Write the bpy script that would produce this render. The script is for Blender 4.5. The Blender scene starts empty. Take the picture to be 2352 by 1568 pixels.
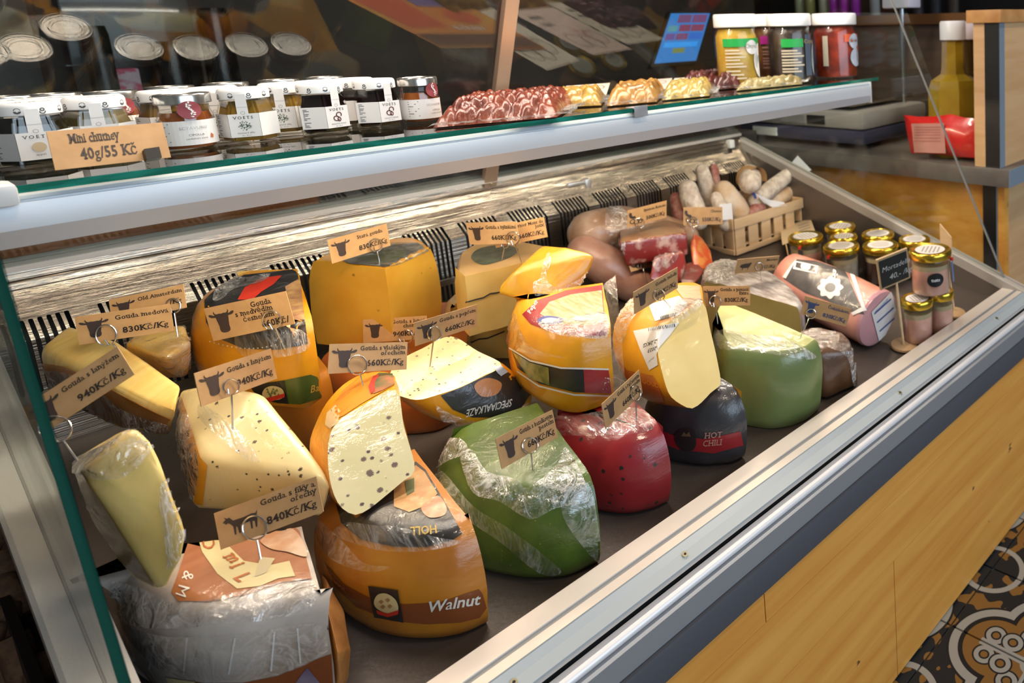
import bpy, bmesh, math, random
import numpy as np
from mathutils import Vector, Matrix, noise, geometry
from mathutils.bvhtree import BVHTree
rnd = random.Random(7)
scene = bpy.context.scene
COL = scene.collection

# ------------------------------------------------------------------ camera
W0, H0 = 2352.0, 1568.0
YAW, PITCH, ROLL, FPX = 0.5717767638753672, 0.17586512111605127, 0.021821398071581594, 1663.7782151696388
PPX, PPY = 2149.8903061442206, 343.92398122992057
SC = 1.25                                   # metres per calibration unit
OX, OY, OZ = -0.05 * SC, -0.515 * SC, 0.967  # the camera stands here
CAM = Vector((OX, OY, OZ))
_f = Vector((math.cos(YAW) * math.cos(PITCH), math.sin(YAW) * math.cos(PITCH), -math.sin(PITCH)))
_r = Vector((math.sin(YAW), -math.cos(YAW), 0))
_d = _f.cross(_r)
_c, _s = math.cos(ROLL), math.sin(ROLL)
RT = _c * _r + _s * _d
DNV = -_s * _r + _c * _d
cam = bpy.data.objects.new('camera', bpy.data.cameras.new('camera'))
COL.objects.link(cam)
cam.matrix_world = Matrix.Translation(CAM) @ Matrix((RT, -DNV, -_f)).transposed().to_4x4()
cam.data.sensor_width = 36
cam.data.lens = FPX / W0 * 36
cam.data.shift_x = (W0 / 2 - PPX) / W0
cam.data.shift_y = (PPY - H0 / 2) / W0
cam.data.clip_start = 0.01
cam.data.dof.use_dof = True
cam.data.dof.focus_distance = 0.80
cam.data.dof.aperture_fstop = 7.0
scene.camera = cam

# ------------------------------------------------------------------ light and exposure
scene.view_settings.view_transform = 'Standard'
scene.view_settings.look = 'None'
scene.view_settings.gamma = 1
scene.view_settings.use_curve_mapping = False
scene.view_settings.exposure = 0.12
scene.cycles.max_bounces = 10
scene.cycles.transparent_max_bounces = 24
scene.cycles.caustics_reflective = False
scene.cycles.caustics_refractive = False
scene.cycles.sample_clamp_indirect = 6
wd = bpy.data.worlds.new('world'); scene.world = wd
wd.use_nodes = True
wd.node_tree.nodes['Background'].inputs[0].default_value = (0.55, 0.72, 1.0, 1)
wd.node_tree.nodes['Background'].inputs[1].default_value = 1.0

def area(name, loc, target, sx, sy, power, col):
    l = bpy.data.lights.new(name, 'AREA'); l.shape = 'RECTANGLE'
    l.size, l.size_y, l.energy, l.color = sx, sy, power, col
    o = bpy.data.objects.new(name, l); COL.objects.link(o)
    o.location = loc
    o.rotation_euler = (Vector(target) - Vector(loc)).to_track_quat('-Z', 'Y').to_euler()
    return o
WARM = (1.0, 0.80, 0.58)
area('led_canopy', (0.595, 0.34, 1.30), (0.595, 0.42, 0.85), 1.15, 0.03, 9.0, (1.0, 0.88, 0.74))
area('daylight_window', (0.6, -3.05, 1.55), (0.6, 0, 0.7), 3.2, 1.9, 52, (0.74, 0.87, 1.0))
for i, (x, y) in enumerate(((0.3, -0.9), (1.8, -0.9), (2.6, 0.9))):
    area('ceiling_lamp_light', (x, y, 2.58), (x, y, 0), 0.25, 0.25, 11, (1.0, 0.80, 0.6))

# ------------------------------------------------------------------ pixel -> place helpers
def ray(px, py):
    return RT * ((px - PPX) / FPX) + DNV * ((py - PPY) / FPX) + _f
def Pz(px, py, z):
    d = ray(px, py); return CAM + d * ((z - OZ) / d.z)
def Py(px, py, y):
    d = ray(px, py); return CAM + d * ((y - OY) / d.y)
def Px(px, py, x):
    d = ray(px, py); return CAM + d * ((x - OX) / d.x)
DECK, DS = 0.402, 0.13
DN = Vector((0, -DS, 1)).normalized()
DV = Vector((0, 1, DS)).normalized()
def Pn(px, py, q, n):
    d = ray(px, py); return CAM + d * ((q - CAM).dot(n) / d.dot(n))
def T(px, py, h=0.0):                       # point over the sloping deck, h above it
    return Pn(px, py, Vector((0, 0, DECK)) + DN * h, DN)
def UV(px, py, h=0.0):
    w = T(px, py, h) - Vector((0, 0, DECK)); return Vector((w.x, w.dot(DV)))
def D3(u, v, h):
    return Vector((0, 0, DECK)) + Vector((1, 0, 0)) * u + DV * v + DN * h
def project(w):
    v = w - CAM; z = v.dot(_f)
    return Vector((v.dot(RT) / z * FPX + PPX, v.dot(DNV) / z * FPX + PPY))

# ------------------------------------------------------------------ materials
MATS = {}
def M(name, col=(0.8, 0.8, 0.8), rough=0.5, metal=0.0, coat=0.0, spec=0.5, col2=None, nscale=20, nstretch=(1, 1, 1),
      ndet=4, ramp=(0.35, 0.65), bump=0.0, bscale=60, bstretch=(1, 1, 1), film=0.0, fscale=28, fstretch=(1, 1, 1), emit=None, es=1.0, trans=0.0, sss=0.0,
      specks=None, aniso=0.0, alpha=1.0, ior=1.5):
    if name in MATS: return MATS[name]
    m = bpy.data.materials.new(name); m.use_nodes = True
    nt = m.node_tree; N = nt.nodes; Lk = nt.links
    b = N['Principled BSDF']
    b.inputs['Base Color'].default_value = (*col, 1)
    b.inputs['Roughness'].default_value = rough
    b.inputs['Metallic'].default_value = metal
    b.inputs['Specular IOR Level'].default_value = spec
    b.inputs['IOR'].default_value = ior
    if trans: b.inputs['Transmission Weight'].default_value = trans
    if sss:
        b.inputs['Subsurface Weight'].default_value = sss
        b.inputs['Subsurface Radius'].default_value = (0.02, 0.012, 0.005)
        b.inputs['Subsurface Scale'].default_value = 0.4
    if emit:
        b.inputs['Emission Color'].default_value = (*emit, 1); b.inputs['Emission Strength'].default_value = es
    tc = N.new('ShaderNodeTexCoord')
    def mapped(st):
        mp = N.new('ShaderNodeMapping'); mp.inputs['Scale'].default_value = st
        Lk.new(tc.outputs['Object'], mp.inputs[0]); return mp.outputs[0]
    cur = None
    if col2:
        nz = N.new('ShaderNodeTexNoise'); nz.inputs['Scale'].default_value = nscale; nz.inputs['Detail'].default_value = ndet
        Lk.new(mapped(nstretch), nz.inputs['Vector'])
        rp = N.new('ShaderNodeValToRGB')
        rp.color_ramp.elements[0].position, rp.color_ramp.elements[1].position = ramp
        rp.color_ramp.elements[0].color = (*col, 1); rp.color_ramp.elements[1].color = (*col2, 1)
        Lk.new(nz.outputs[0], rp.inputs[0]); cur = rp.outputs[0]
    if specks:                                # (colour, scale, size 0..1, keep 0..1)
        for (sc_, s_, z_, k_) in (specks if isinstance(specks, list) else [specks]):
            vo = N.new('ShaderNodeTexVoronoi'); vo.inputs['Scale'].default_value = s_ * 1.7
            dn = N.new('ShaderNodeTexNoise'); dn.inputs['Scale'].default_value = s_ * 2.2
            ad = N.new('ShaderNodeMixRGB'); ad.blend_type = 'LINEAR_LIGHT'; ad.inputs[0].default_value = 0.12 / s_
            Lk.new(tc.outputs['Object'], ad.inputs[1]); Lk.new(dn.outputs[1], ad.inputs[2])
            Lk.new(ad.outputs[0], vo.inputs['Vector'])
            lt = N.new('ShaderNodeMath'); lt.operation = 'LESS_THAN'; lt.inputs[1].default_value = z_ * 1.25
            Lk.new(vo.outputs['Distance'], lt.inputs[0])
            sp = N.new('ShaderNodeSeparateColor'); Lk.new(vo.outputs['Color'], sp.inputs[0])
            l2 = N.new('ShaderNodeMath'); l2.operation = 'LESS_THAN'; l2.inputs[1].default_value = k_
            Lk.new(sp.outputs[0], l2.inputs[0])
            mu = N.new('ShaderNodeMath'); mu.operation = 'MULTIPLY'
            Lk.new(lt.outputs[0], mu.inputs[0]); Lk.new(l2.outputs[0], mu.inputs[1])
            mx = N.new('ShaderNodeMixRGB'); mx.inputs[2].default_value = (*[c_ * 0.7 for c_ in sc_], 1)
            Lk.new(mu.outputs[0], mx.inputs[0])
            if cur: Lk.new(cur, mx.inputs[1])
            else: mx.inputs[1].default_value = (*col, 1)
            cur = mx.outputs[0]
    if cur: Lk.new(cur, b.inputs['Base Color'])
    if bump:
        nz = N.new('ShaderNodeTexNoise'); nz.inputs['Scale'].default_value = bscale; nz.inputs['Detail'].default_value = 5
        Lk.new(mapped(bstretch), nz.inputs['Vector'])
        bp = N.new('ShaderNodeBump'); bp.inputs['Strength'].default_value = bump; bp.inputs['Distance'].default_value = 0.004
        Lk.new(nz.outputs[0], bp.inputs['Height']); Lk.new(bp.outputs[0], b.inputs['Normal'])
    if coat or film:
        b.inputs['Coat Weight'].default_value = coat if coat else 0.8
        b.inputs['Coat Roughness'].default_value = 0.05 if not film else 0.07
        b.inputs['Coat IOR'].default_value = 1.5
    if film:                                  # cling film drawn tight: a wrinkled clear coat
        nz = N.new('ShaderNodeTexNoise'); nz.inputs['Scale'].default_value = fscale; nz.inputs['Detail'].default_value = 5
        nz.inputs['Distortion'].default_value = 1.6; nz.inputs['Roughness'].default_value = 0.62
        Lk.new(mapped(fstretch), nz.inputs['Vector'])
        bp = N.new('ShaderNodeBump'); bp.inputs['Strength'].default_value = film * 0.8; bp.inputs['Distance'].default_value = 0.006
        Lk.new(nz.outputs[0], bp.inputs['Height']); Lk.new(bp.outputs[0], b.inputs['Coat Normal'])
    MATS[name] = m
    return m

def schlick(nt, normal=None, f0=0.042):
    N, Lk = nt.nodes, nt.links
    lw = N.new('ShaderNodeLayerWeight'); lw.inputs['Blend'].default_value = 0.5
    if normal is not None: Lk.new(normal, lw.inputs['Normal'])
    p = N.new('ShaderNodeMath'); p.operation = 'POWER'; p.inputs[1].default_value = 5.0; Lk.new(lw.outputs['Facing'], p.inputs[0])
    m = N.new('ShaderNodeMath'); m.operation = 'MULTIPLY_ADD'; m.inputs[1].default_value = 1 - f0; m.inputs[2].default_value = f0; Lk.new(p.outputs[0], m.inputs[0])
    return m.outputs[0]

def film_mat(name, base=0.0, white=0.35, scale=45, rough=0.12, strength=0.6, stretch=(1, 1, 1), tint=(1, 1, 1), gain=1.3):
    """cling film: clear, glossy at grazing folds, with crease scatter and highlights painted as thin whitish lines"""
    if name in MATS: return MATS[name]
    m = bpy.data.materials.new(name); m.use_nodes = True
    nt = m.node_tree; N = nt.nodes; Lk = nt.links
    N.remove(N['Principled BSDF']); out = N['Material Output']
    def mth(op, a, c=None, clamp=False):
        n = N.new('ShaderNodeMath'); n.operation = op; n.use_clamp = clamp
        for i, v in enumerate((a, c)):
            if v is None: continue
            if isinstance(v, (int, float)): n.inputs[i].default_value = v
            else: Lk.new(v, n.inputs[i])
        return n.outputs[0]
    tc = N.new('ShaderNodeTexCoord'); mp = N.new('ShaderNodeMapping'); mp.inputs['Scale'].default_value = stretch
    Lk.new(tc.outputs['Object'], mp.inputs[0])
    nz = N.new('ShaderNodeTexNoise'); nz.inputs['Scale'].default_value = scale; nz.inputs['Detail'].default_value = 4
    nz.inputs['Distortion'].default_value = 1.8; Lk.new(mp.outputs[0], nz.inputs['Vector'])
    n2 = N.new('ShaderNodeTexNoise'); n2.inputs['Scale'].default_value = scale * 2.3; n2.inputs['Detail'].default_value = 3
    n2.inputs['Distortion'].default_value = 2.2; Lk.new(mp.outputs[0], n2.inputs['Vector'])
    n3 = N.new('ShaderNodeTexNoise'); n3.inputs['Scale'].default_value = scale * 0.35; n3.inputs['Detail'].default_value = 2; Lk.new(mp.outputs[0], n3.inputs['Vector'])
    def ridge(v, p): return mth('POWER', mth('SUBTRACT', 1.0, mth('ABSOLUTE', mth('MULTIPLY', mth('SUBTRACT', v, 0.5), 5.0)), True), p)
    cre = mth('MAXIMUM', ridge(nz.outputs[0], 5.0), mth('MULTIPLY', ridge(n2.outputs[0], 6.0), 0.8))
    patch = N.new('ShaderNodeMapRange'); patch.inputs['From Min'].default_value = 0.38; patch.inputs['From Max'].default_value = 0.62
    patch.inputs['To Min'].default_value = 0.15; patch.inputs['To Max'].default_value = 1.0; Lk.new(n3.outputs[0], patch.inputs[0])
    wfac = mth('MULTIPLY', mth('ADD', mth('MULTIPLY', cre, white), base), patch.outputs[0], True)  # white lines paint crease scatter and lamp highlights into the film
    bp = N.new('ShaderNodeBump'); bp.inputs['Strength'].default_value = strength; bp.inputs['Distance'].default_value = 0.006
    Lk.new(nz.outputs[0], bp.inputs['Height'])
    tr = N.new('ShaderNodeBsdfTransparent'); tr.inputs[0].default_value = (*tint, 1)
    gl = N.new('ShaderNodeBsdfGlossy'); gl.inputs['Roughness'].default_value = rough; Lk.new(bp.outputs[0], gl.inputs['Normal'])
    df = N.new('ShaderNodeBsdfDiffuse'); df.inputs[0].default_value = (0.88, 0.86, 0.84, 1); Lk.new(bp.outputs[0], df.inputs['Normal'])
    tl = N.new('ShaderNodeBsdfTranslucent'); tl.inputs[0].default_value = (0.88, 0.86, 0.84, 1)
    dm = N.new('ShaderNodeMixShader'); dm.inputs[0].default_value = 0.3; Lk.new(df.outputs[0], dm.inputs[1]); Lk.new(tl.outputs[0], dm.inputs[2])
    m1 = N.new('ShaderNodeMixShader'); Lk.new(mth('MULTIPLY', schlick(nt, bp.outputs[0], 0.06), gain, True), m1.inputs[0]); Lk.new(tr.outputs[0], m1.inputs[1]); Lk.new(gl.outputs[0], m1.inputs[2])
    m2 = N.new('ShaderNodeMixShader'); Lk.new(wfac, m2.inputs[0]); Lk.new(m1.outputs[0], m2.inputs[1]); Lk.new(dm.outputs[0], m2.inputs[2])
    Lk.new(m2.outputs[0], out.inputs[0])
    MATS[name] = m
    return m

def glass_mat(name, tint=(0.97, 1, 0.985), ior=1.52, gain=1.0, rough=0.0):
    if name in MATS: return MATS[name]
    m = bpy.data.materials.new(name); m.use_nodes = True
    nt = m.node_tree; N = nt.nodes; Lk = nt.links
    N.remove(N['Principled BSDF']); out = N['Material Output']
    tr = N.new('ShaderNodeBsdfTransparent'); tr.inputs[0].default_value = (*tint, 1)
    gl = N.new('ShaderNodeBsdfGlossy'); gl.inputs['Roughness'].default_value = rough
    mu = N.new('ShaderNodeMath'); mu.operation = 'MULTIPLY'; mu.use_clamp = True; mu.inputs[1].default_value = gain
    Lk.new(schlick(nt), mu.inputs[0])
    mx = N.new('ShaderNodeMixShader'); Lk.new(mu.outputs[0], mx.inputs[0]); Lk.new(tr.outputs[0], mx.inputs[1]); Lk.new(gl.outputs[0], mx.inputs[2])
    Lk.new(mx.outputs[0], out.inputs[0])
    MATS[name] = m
    return m

# ------------------------------------------------------------------ mesh helpers
ROOTS = []
def link(o, parent=None):
    COL.objects.link(o)
    if parent is not None: o.parent = parent
    return o
def mesh_obj(name, verts, faces, mats, parent=None, smooth=None, fm=None):
    me = bpy.data.meshes.new(name)
    me.from_pydata([tuple(v) for v in verts], [], faces)
    for m in (mats if isinstance(mats, (list, tuple)) else [mats]): me.materials.append(m)
    if fm:
        for i, k in enumerate(fm): me.polygons[i].material_index = k
    me.update(calc_edges=True)
    if smooth is not None:
        me.shade_smooth(); me.set_sharp_from_angle(angle=math.radians(smooth))
    return link(bpy.data.objects.new(name, me), parent)
def bm_obj(name, bm, mat, parent=None, smooth=None):
    me = bpy.data.meshes.new(name)
    bmesh.ops.recalc_face_normals(bm, faces=bm.faces[:])
    bm.to_mesh(me); bm.free()
    for m in (mat if isinstance(mat, (list, tuple)) else [mat]): me.materials.append(m)
    if smooth is not None:
        me.shade_smooth(); me.set_sharp_from_angle(angle=math.radians(smooth))
    return link(bpy.data.objects.new(name, me), parent)
def tag(o, label, cat, group=None, kind=None):
    if label: o['label'] = label
    if cat: o['category'] = cat
    if group: o['group'] = group
    if kind: o['kind'] = kind
    ROOTS.append(o)
    return o
def empty(name, label, cat, loc=(0, 0, 0), group=None, kind=None):
    o = bpy.data.objects.new(name, None); COL.objects.link(o); o.location = loc; o.empty_display_size = 0.02
    return tag(o, label, cat, group, kind)
def structure(o):
    o['kind'] = 'structure'; return o
def add_box(bm, x0, x1, y0, y1, z0, z1, bev=0.0, mat4=None):
    vs = [Vector((x, y, z)) for x in (x0, x1) for y in (y0, y1) for z in (z0, z1)]
    if mat4: vs = [mat4 @ v for v in vs]
    vs = [bm.verts.new(v) for v in vs]
    fs = [bm.faces.new([vs[i] for i in f]) for f in ((0, 1, 3, 2), (4, 6, 7, 5), (0, 4, 5, 1), (2, 3, 7, 6), (0, 2, 6, 4), (1, 5, 7, 3))]
    if bev:
        es = {e for f in fs for e in f.edges}
        bmesh.ops.recalc_face_normals(bm, faces=fs)
        bmesh.ops.bevel(bm, geom=list(es), offset=bev, segments=2, affect='EDGES', profile=0.6)
def box(name, x0, x1, y0, y1, z0, z1, mat, parent=None, bev=0.0, mat4=None):
    bm = bmesh.new(); add_box(bm, x0, x1, y0, y1, z0, z1, bev, mat4)
    return bm_obj(name, bm, mat, parent, 35 if bev else None)
def add_tube(bm, pts, rad, seg=10, cap=True):
    n = len(pts); rings = []
    pts = [Vector(p) for p in pts]
    up = None
    for i, p in enumerate(pts):
        t = (pts[min(i + 1, n - 1)] - pts[max(i - 1, 0)]).normalized()
        if up is None: up = t.orthogonal().normalized()
        up = (up - t * up.dot(t)).normalized()
        s = t.cross(up)
        r = rad[i] if isinstance(rad, (list, tuple)) else rad
        rings.append([bm.verts.new(p + (up * math.cos(a) + s * math.sin(a)) * r) for a in (2 * math.pi * k / seg for k in range(seg))])
    for a, b in zip(rings, rings[1:]):
        for k in range(seg):
            bm.faces.new((a[k], a[(k + 1) % seg], b[(k + 1) % seg], b[k]))
    if cap:
        bm.faces.new(rings[0][::-1]); bm.faces.new(rings[-1])
def tube(name, pts, rad, mat, parent=None, seg=10, smooth=50):
    bm = bmesh.new(); add_tube(bm, pts, rad, seg)
    return bm_obj(name, bm, mat, parent, smooth)
def add_lathe(bm, prof, seg=24, c=(0, 0), cap=True, flat=1.0):
    rings = []
    for r, z in prof:
        rings.append([bm.verts.new((c[0] + r * math.cos(2 * math.pi * k / seg), c[1] + r * flat * math.sin(2 * math.pi * k / seg), z)) for k in range(seg)])
    for a, b in zip(rings, rings[1:]):
        for k in range(seg):
            bm.faces.new((a[k], a[(k + 1) % seg], b[(k + 1) % seg], b[k]))
    if cap:
        bm.faces.new(rings[0][::-1]); bm.faces.new(rings[-1])
def lathe(name, prof, mat, parent=None, seg=24, smooth=40, rot=0.0, flat=1.0):
    bm = bmesh.new(); add_lathe(bm, prof, seg, flat=flat)
    if rot: bmesh.ops.rotate(bm, cent=(0, 0, 0), matrix=Matrix.Rotation(rot, 3, 'Z'), verts=bm.verts[:])
    return bm_obj(name, bm, mat, parent, smooth)
def extrude_x(name, prof, x0, x1, mat, parent=None, closed=True, smooth=None):
    """profile [(y,z)..] swept along x"""
    n = len(prof)
    vs = [(x0, y, z) for y, z in prof] + [(x1, y, z) for y, z in prof]
    fs = [(i, (i + 1) % n, n + (i + 1) % n, n + i) for i in range(n if closed else n - 1)]
    if closed: fs += [tuple(range(n))[::-1], tuple(range(n, 2 * n))]
    o = mesh_obj(name, vs, fs, mat, parent, smooth)
    bm = bmesh.new(); bm.from_mesh(o.data); bmesh.ops.recalc_face_normals(bm, faces=bm.faces[:]); bm.to_mesh(o.data); bm.free()
    return o
def spline(pts, n=8, closed=False):
    out = []; m = len(pts); P = [Vector(p) for p in pts]
    for i in range(m if closed else m - 1):
        if closed: a, b, c, d = P[(i - 1) % m], P[i], P[(i + 1) % m], P[(i + 2) % m]
        else: a, b, c, d = P[max(i - 1, 0)], P[i], P[i + 1], P[min(i + 2, m - 1)]
        for k in range(n):
            t = k / n
            out.append(0.5 * ((2 * b) + (c - a) * t + (2 * a - 5 * b + 4 * c - d) * t * t + (3 * b - a - 3 * c + d) * t ** 3))
    if not closed: out.append(P[-1])
    return out

# ------------------------------------------------------------------ lettering
_glyph = {}
_BOT = {'l': [.5], 'i': [.5], 'd': [.88], 'u': [.88], 'n': [.12, .88], 'm': [.06, .5, .94], 'h': [.12, .88], 'p': [.14], 'r': [.2], 'k': [.12, .9], 'f': [.4],
        'K': [.1, .92], 'A': [.06, .94], 'M': [.06, .94], 'a': [.9], 'á': [.9], 'x': [.1, .9], 'q': [.9], 'T': [.5], 'I': [.5], 'E': [], '4': [.72], 'y': [.2], 'ý': [.2], 'N': [.1], 'H': [.1, .9], 'P': [.15], 'ř': [.2], 'í': [.5], 'V': [], 'L': [], 'R': [.1, .9]}
_TOP = {'l': [.4], 'i': [], 'd': [.75], 'u': [.05, .75], 'n': [.05], 'm': [.02], 'h': [.05], 'p': [.05], 'r': [.1], 'k': [.05, .9], 'x': [.1, .9], 'v': [.08, .92], 'y': [.08, .92], 'K': [.1, .92], 'M': [.06, .94], 'V': [.06, .94], 'H': [.1, .9], 'I': [.5], 'N': [.1, .9]}
def glyph(ch, off):
    key = (ch, off)
    if key in _glyph: return _glyph[key]
    def conv(s, o_=off):
        cu = bpy.data.curves.new('t', 'FONT'); cu.body = s; cu.size = 1.0; cu.offset = o_; cu.resolution_u = 2
        ob = bpy.data.objects.new('t', cu); COL.objects.link(ob)
        me = bpy.data.meshes.new_from_object(ob.evaluated_get(bpy.context.evaluated_depsgraph_get()))
        vs = [(v.co.x, v.co.y) for v in me.vertices]; fs = [tuple(p.vertices) for p in me.polygons]
        bpy.data.objects.remove(ob); bpy.data.curves.remove(cu); bpy.data.meshes.remove(me)
        return vs, fs
    def wid(s):
        v = conv(s)[0]; return max(a[0] for a in v) - min(a[0] for a in v)
    adv = wid('H' + ch + 'H') - wid('HH') if ch != ' ' else 0.28
    vs, fs = conv(ch) if ch != ' ' else ([], [])
    if ch in 'gaečěřšžáéýí&' and off > 0.004: vs, fs = conv(ch, 0.004)
    _glyph[key] = (vs, fs, adv)
    return _glyph[key]
def text2d(s, size=1.0, bold=0.0, serif=True, space=0.0):
    """-> verts (x,y) with cap height ~0.72*size, faces, width; slab serifs added"""
    V, F, x = [], [], 0.0
    for ch in s:
        vs, fs, adv = glyph(ch, bold)
        b = len(V); V += [(x + a, y) for a, y in vs]; F += [tuple(b + i for i in f) for f in fs]
        if serif and vs:
            x0, x1 = min(v[0] for v in vs), max(v[0] for v in vs); w = x1 - x0
            yt = max(v[1] for v in vs) if ch.isupper() or ch in 'lhkd' else 0.54
            yb = min(v[1] for v in vs) if ch in 'pqyý' else 0.0
            for dic, y in ((_BOT, yb), (_TOP, yt - 0.075)):
                for fr in dic.get(ch, ()):
                    cx = x + x0 + fr * w; hw = 0.15 if len(dic.get(ch)) < 3 else 0.12
                    b = len(V); V += [(cx - hw, y), (cx + hw, y), (cx + hw, y + 0.075), (cx - hw, y + 0.075)]; F.append((b, b + 1, b + 2, b + 3))
        x += adv + space + (0.03 if serif else 0)
    return [(a * size, y * size) for a, y in V], F, x * size

# ------------------------------------------------------------------ decals: flat print laid onto the real surface
def bvh_of(objs):
    V, F = [], []
    for o in objs:
        b = len(V); mw = o.matrix_world
        V += [mw @ v.co for v in o.data.vertices]; F += [tuple(b + i for i in p.vertices) for p in o.data.polygons]
    return BVHTree.FromPolygons(V, F)
def cast(bvh, px, py, off):
    d = ray(px, py).normalized()
    loc, nrm, idx, dist = bvh.ray_cast(CAM, d)
    if loc is None: return None
    if nrm.dot(d) > 0: nrm = -nrm
    return loc + nrm * off
def lay(bvh, pts2, off, snap=True):
    out, miss = [], []
    dep = []
    for i, p in enumerate(pts2):
        w = cast(bvh, p[0], p[1], off)
        out.append(w)
        if w is None: miss.append(i)
        else: dep.append((w - CAM).length)
    good = [w for w in out if w is not None]
    if not good: return None
    for i in miss if snap else ():
        q = min(good, key=lambda w: (project(w) - Vector(pts2[i][:2])).length_squared)
        out[i] = q.copy()
    return out
def mesh2d(poly, step):
    """triangulate polygon (list of 2d) with interior grid points"""
    n = len(poly)
    b = []
    for i in range(n):
        a, c = Vector(poly[i][:2]), Vector(poly[(i + 1) % n][:2]); k = max(1, int((c - a).length / step))
        b += [a.lerp(c, j / k) for j in range(k)]
    x0, x1 = min(p.x for p in b), max(p.x for p in b); y0, y1 = min(p.y for p in b), max(p.y for p in b)
    pts = list(b); nb = len(b)
    def inside(q):
        r = False
        for i in range(nb):
            a, c = b[i], b[i - 1]
            if (a.y > q.y) != (c.y > q.y) and q.x < (c.x - a.x) * (q.y - a.y) / (c.y - a.y) + a.x: r = not r
        return r
    y = y0 + step / 2
    while y < y1:
        x = x0 + step / 2
        while x < x1:
            q = Vector((x, y))
            if inside(q) and min((q - c).length_squared for c in b) > (step * 0.35) ** 2: pts.append(q)
            x += step
        y += step
    r = geometry.delaunay_2d_cdt(pts, [(i, (i + 1) % nb) for i in range(nb)], [], 1, 1e-4)
    return r[0], r[2]
def decal(name, parent, poly, mat, off=0.0007, smooth=0, step=None, targets=None, curve=False):
    if curve: poly = spline([(*p, 0) for p in poly], 5, True)
    xs = [p[0] for p in poly]; ys = [p[1] for p in poly]
    if step is None: step = max(4.0, max(max(xs) - min(xs), max(ys) - min(ys)) / 22)
    vs, fs = mesh2d(poly, step)
    w = lay(bvh_of(targets or [parent]), vs, off)
    if w is None: print('decal missed', name, poly[0]); return None
    return mesh_obj(name, w, fs, mat, parent, 60)
def decal_text(name, parent, s, at, xdir, ydir, mat, off=0.0012, bold=0.012, serif=True, targets=None, space=0.0, center=False):
    """at: pixel of baseline start; xdir: pixel vector for one em of width; ydir: (right, up) pixels for one em of height"""
    V, F, w_ = text2d(s, 1.0, bold, serif, space)
    x0 = -w_ / 2 if center else 0
    P = [(at[0] + (x + x0) * xdir[0] + y * ydir[0], at[1] + (x + x0) * xdir[1] - y * ydir[1]) for x, y in V]
    w = lay(bvh_of(targets or [parent]), P, off)
    if w is None: print('text missed', s); return None
    return mesh_obj(name, w, F, mat, parent)
def film_patch(name, parent, poly, mat, amp=0.004, off=0.002, step=None, targets=None, curve=True, freq=60):
    if curve: poly = spline([(*p, 0) for p in poly], 4, True)
    xs = [p[0] for p in poly]; ys = [p[1] for p in poly]
    if step is None: step = max(3.5, max(max(xs) - min(xs), max(ys) - min(ys)) / 30)
    vs, fs = mesh2d(poly, step)
    w = lay(bvh_of(targets or [parent]), vs, off, False)
    if w is None: print('film missed', name); return None
    fs = [f for f in fs if all(w[i] is not None for i in f)]
    keep = sorted({i for f in fs for i in f}); ix = {k: n_ for n_, k in enumerate(keep)}
    w = [w[k] for k in keep]; fs = [tuple(ix[i] for i in f) for f in fs]
    o2 = []
    for p in w:
        k = noise.noise(p * freq) + 0.6 * abs(noise.noise(p * freq * 2.3))
        o2.append(p + (CAM - p).normalized() * (off + amp * max(0, k + 0.35)))
    return mesh_obj(name, o2, fs, mat, parent, 40)

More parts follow.
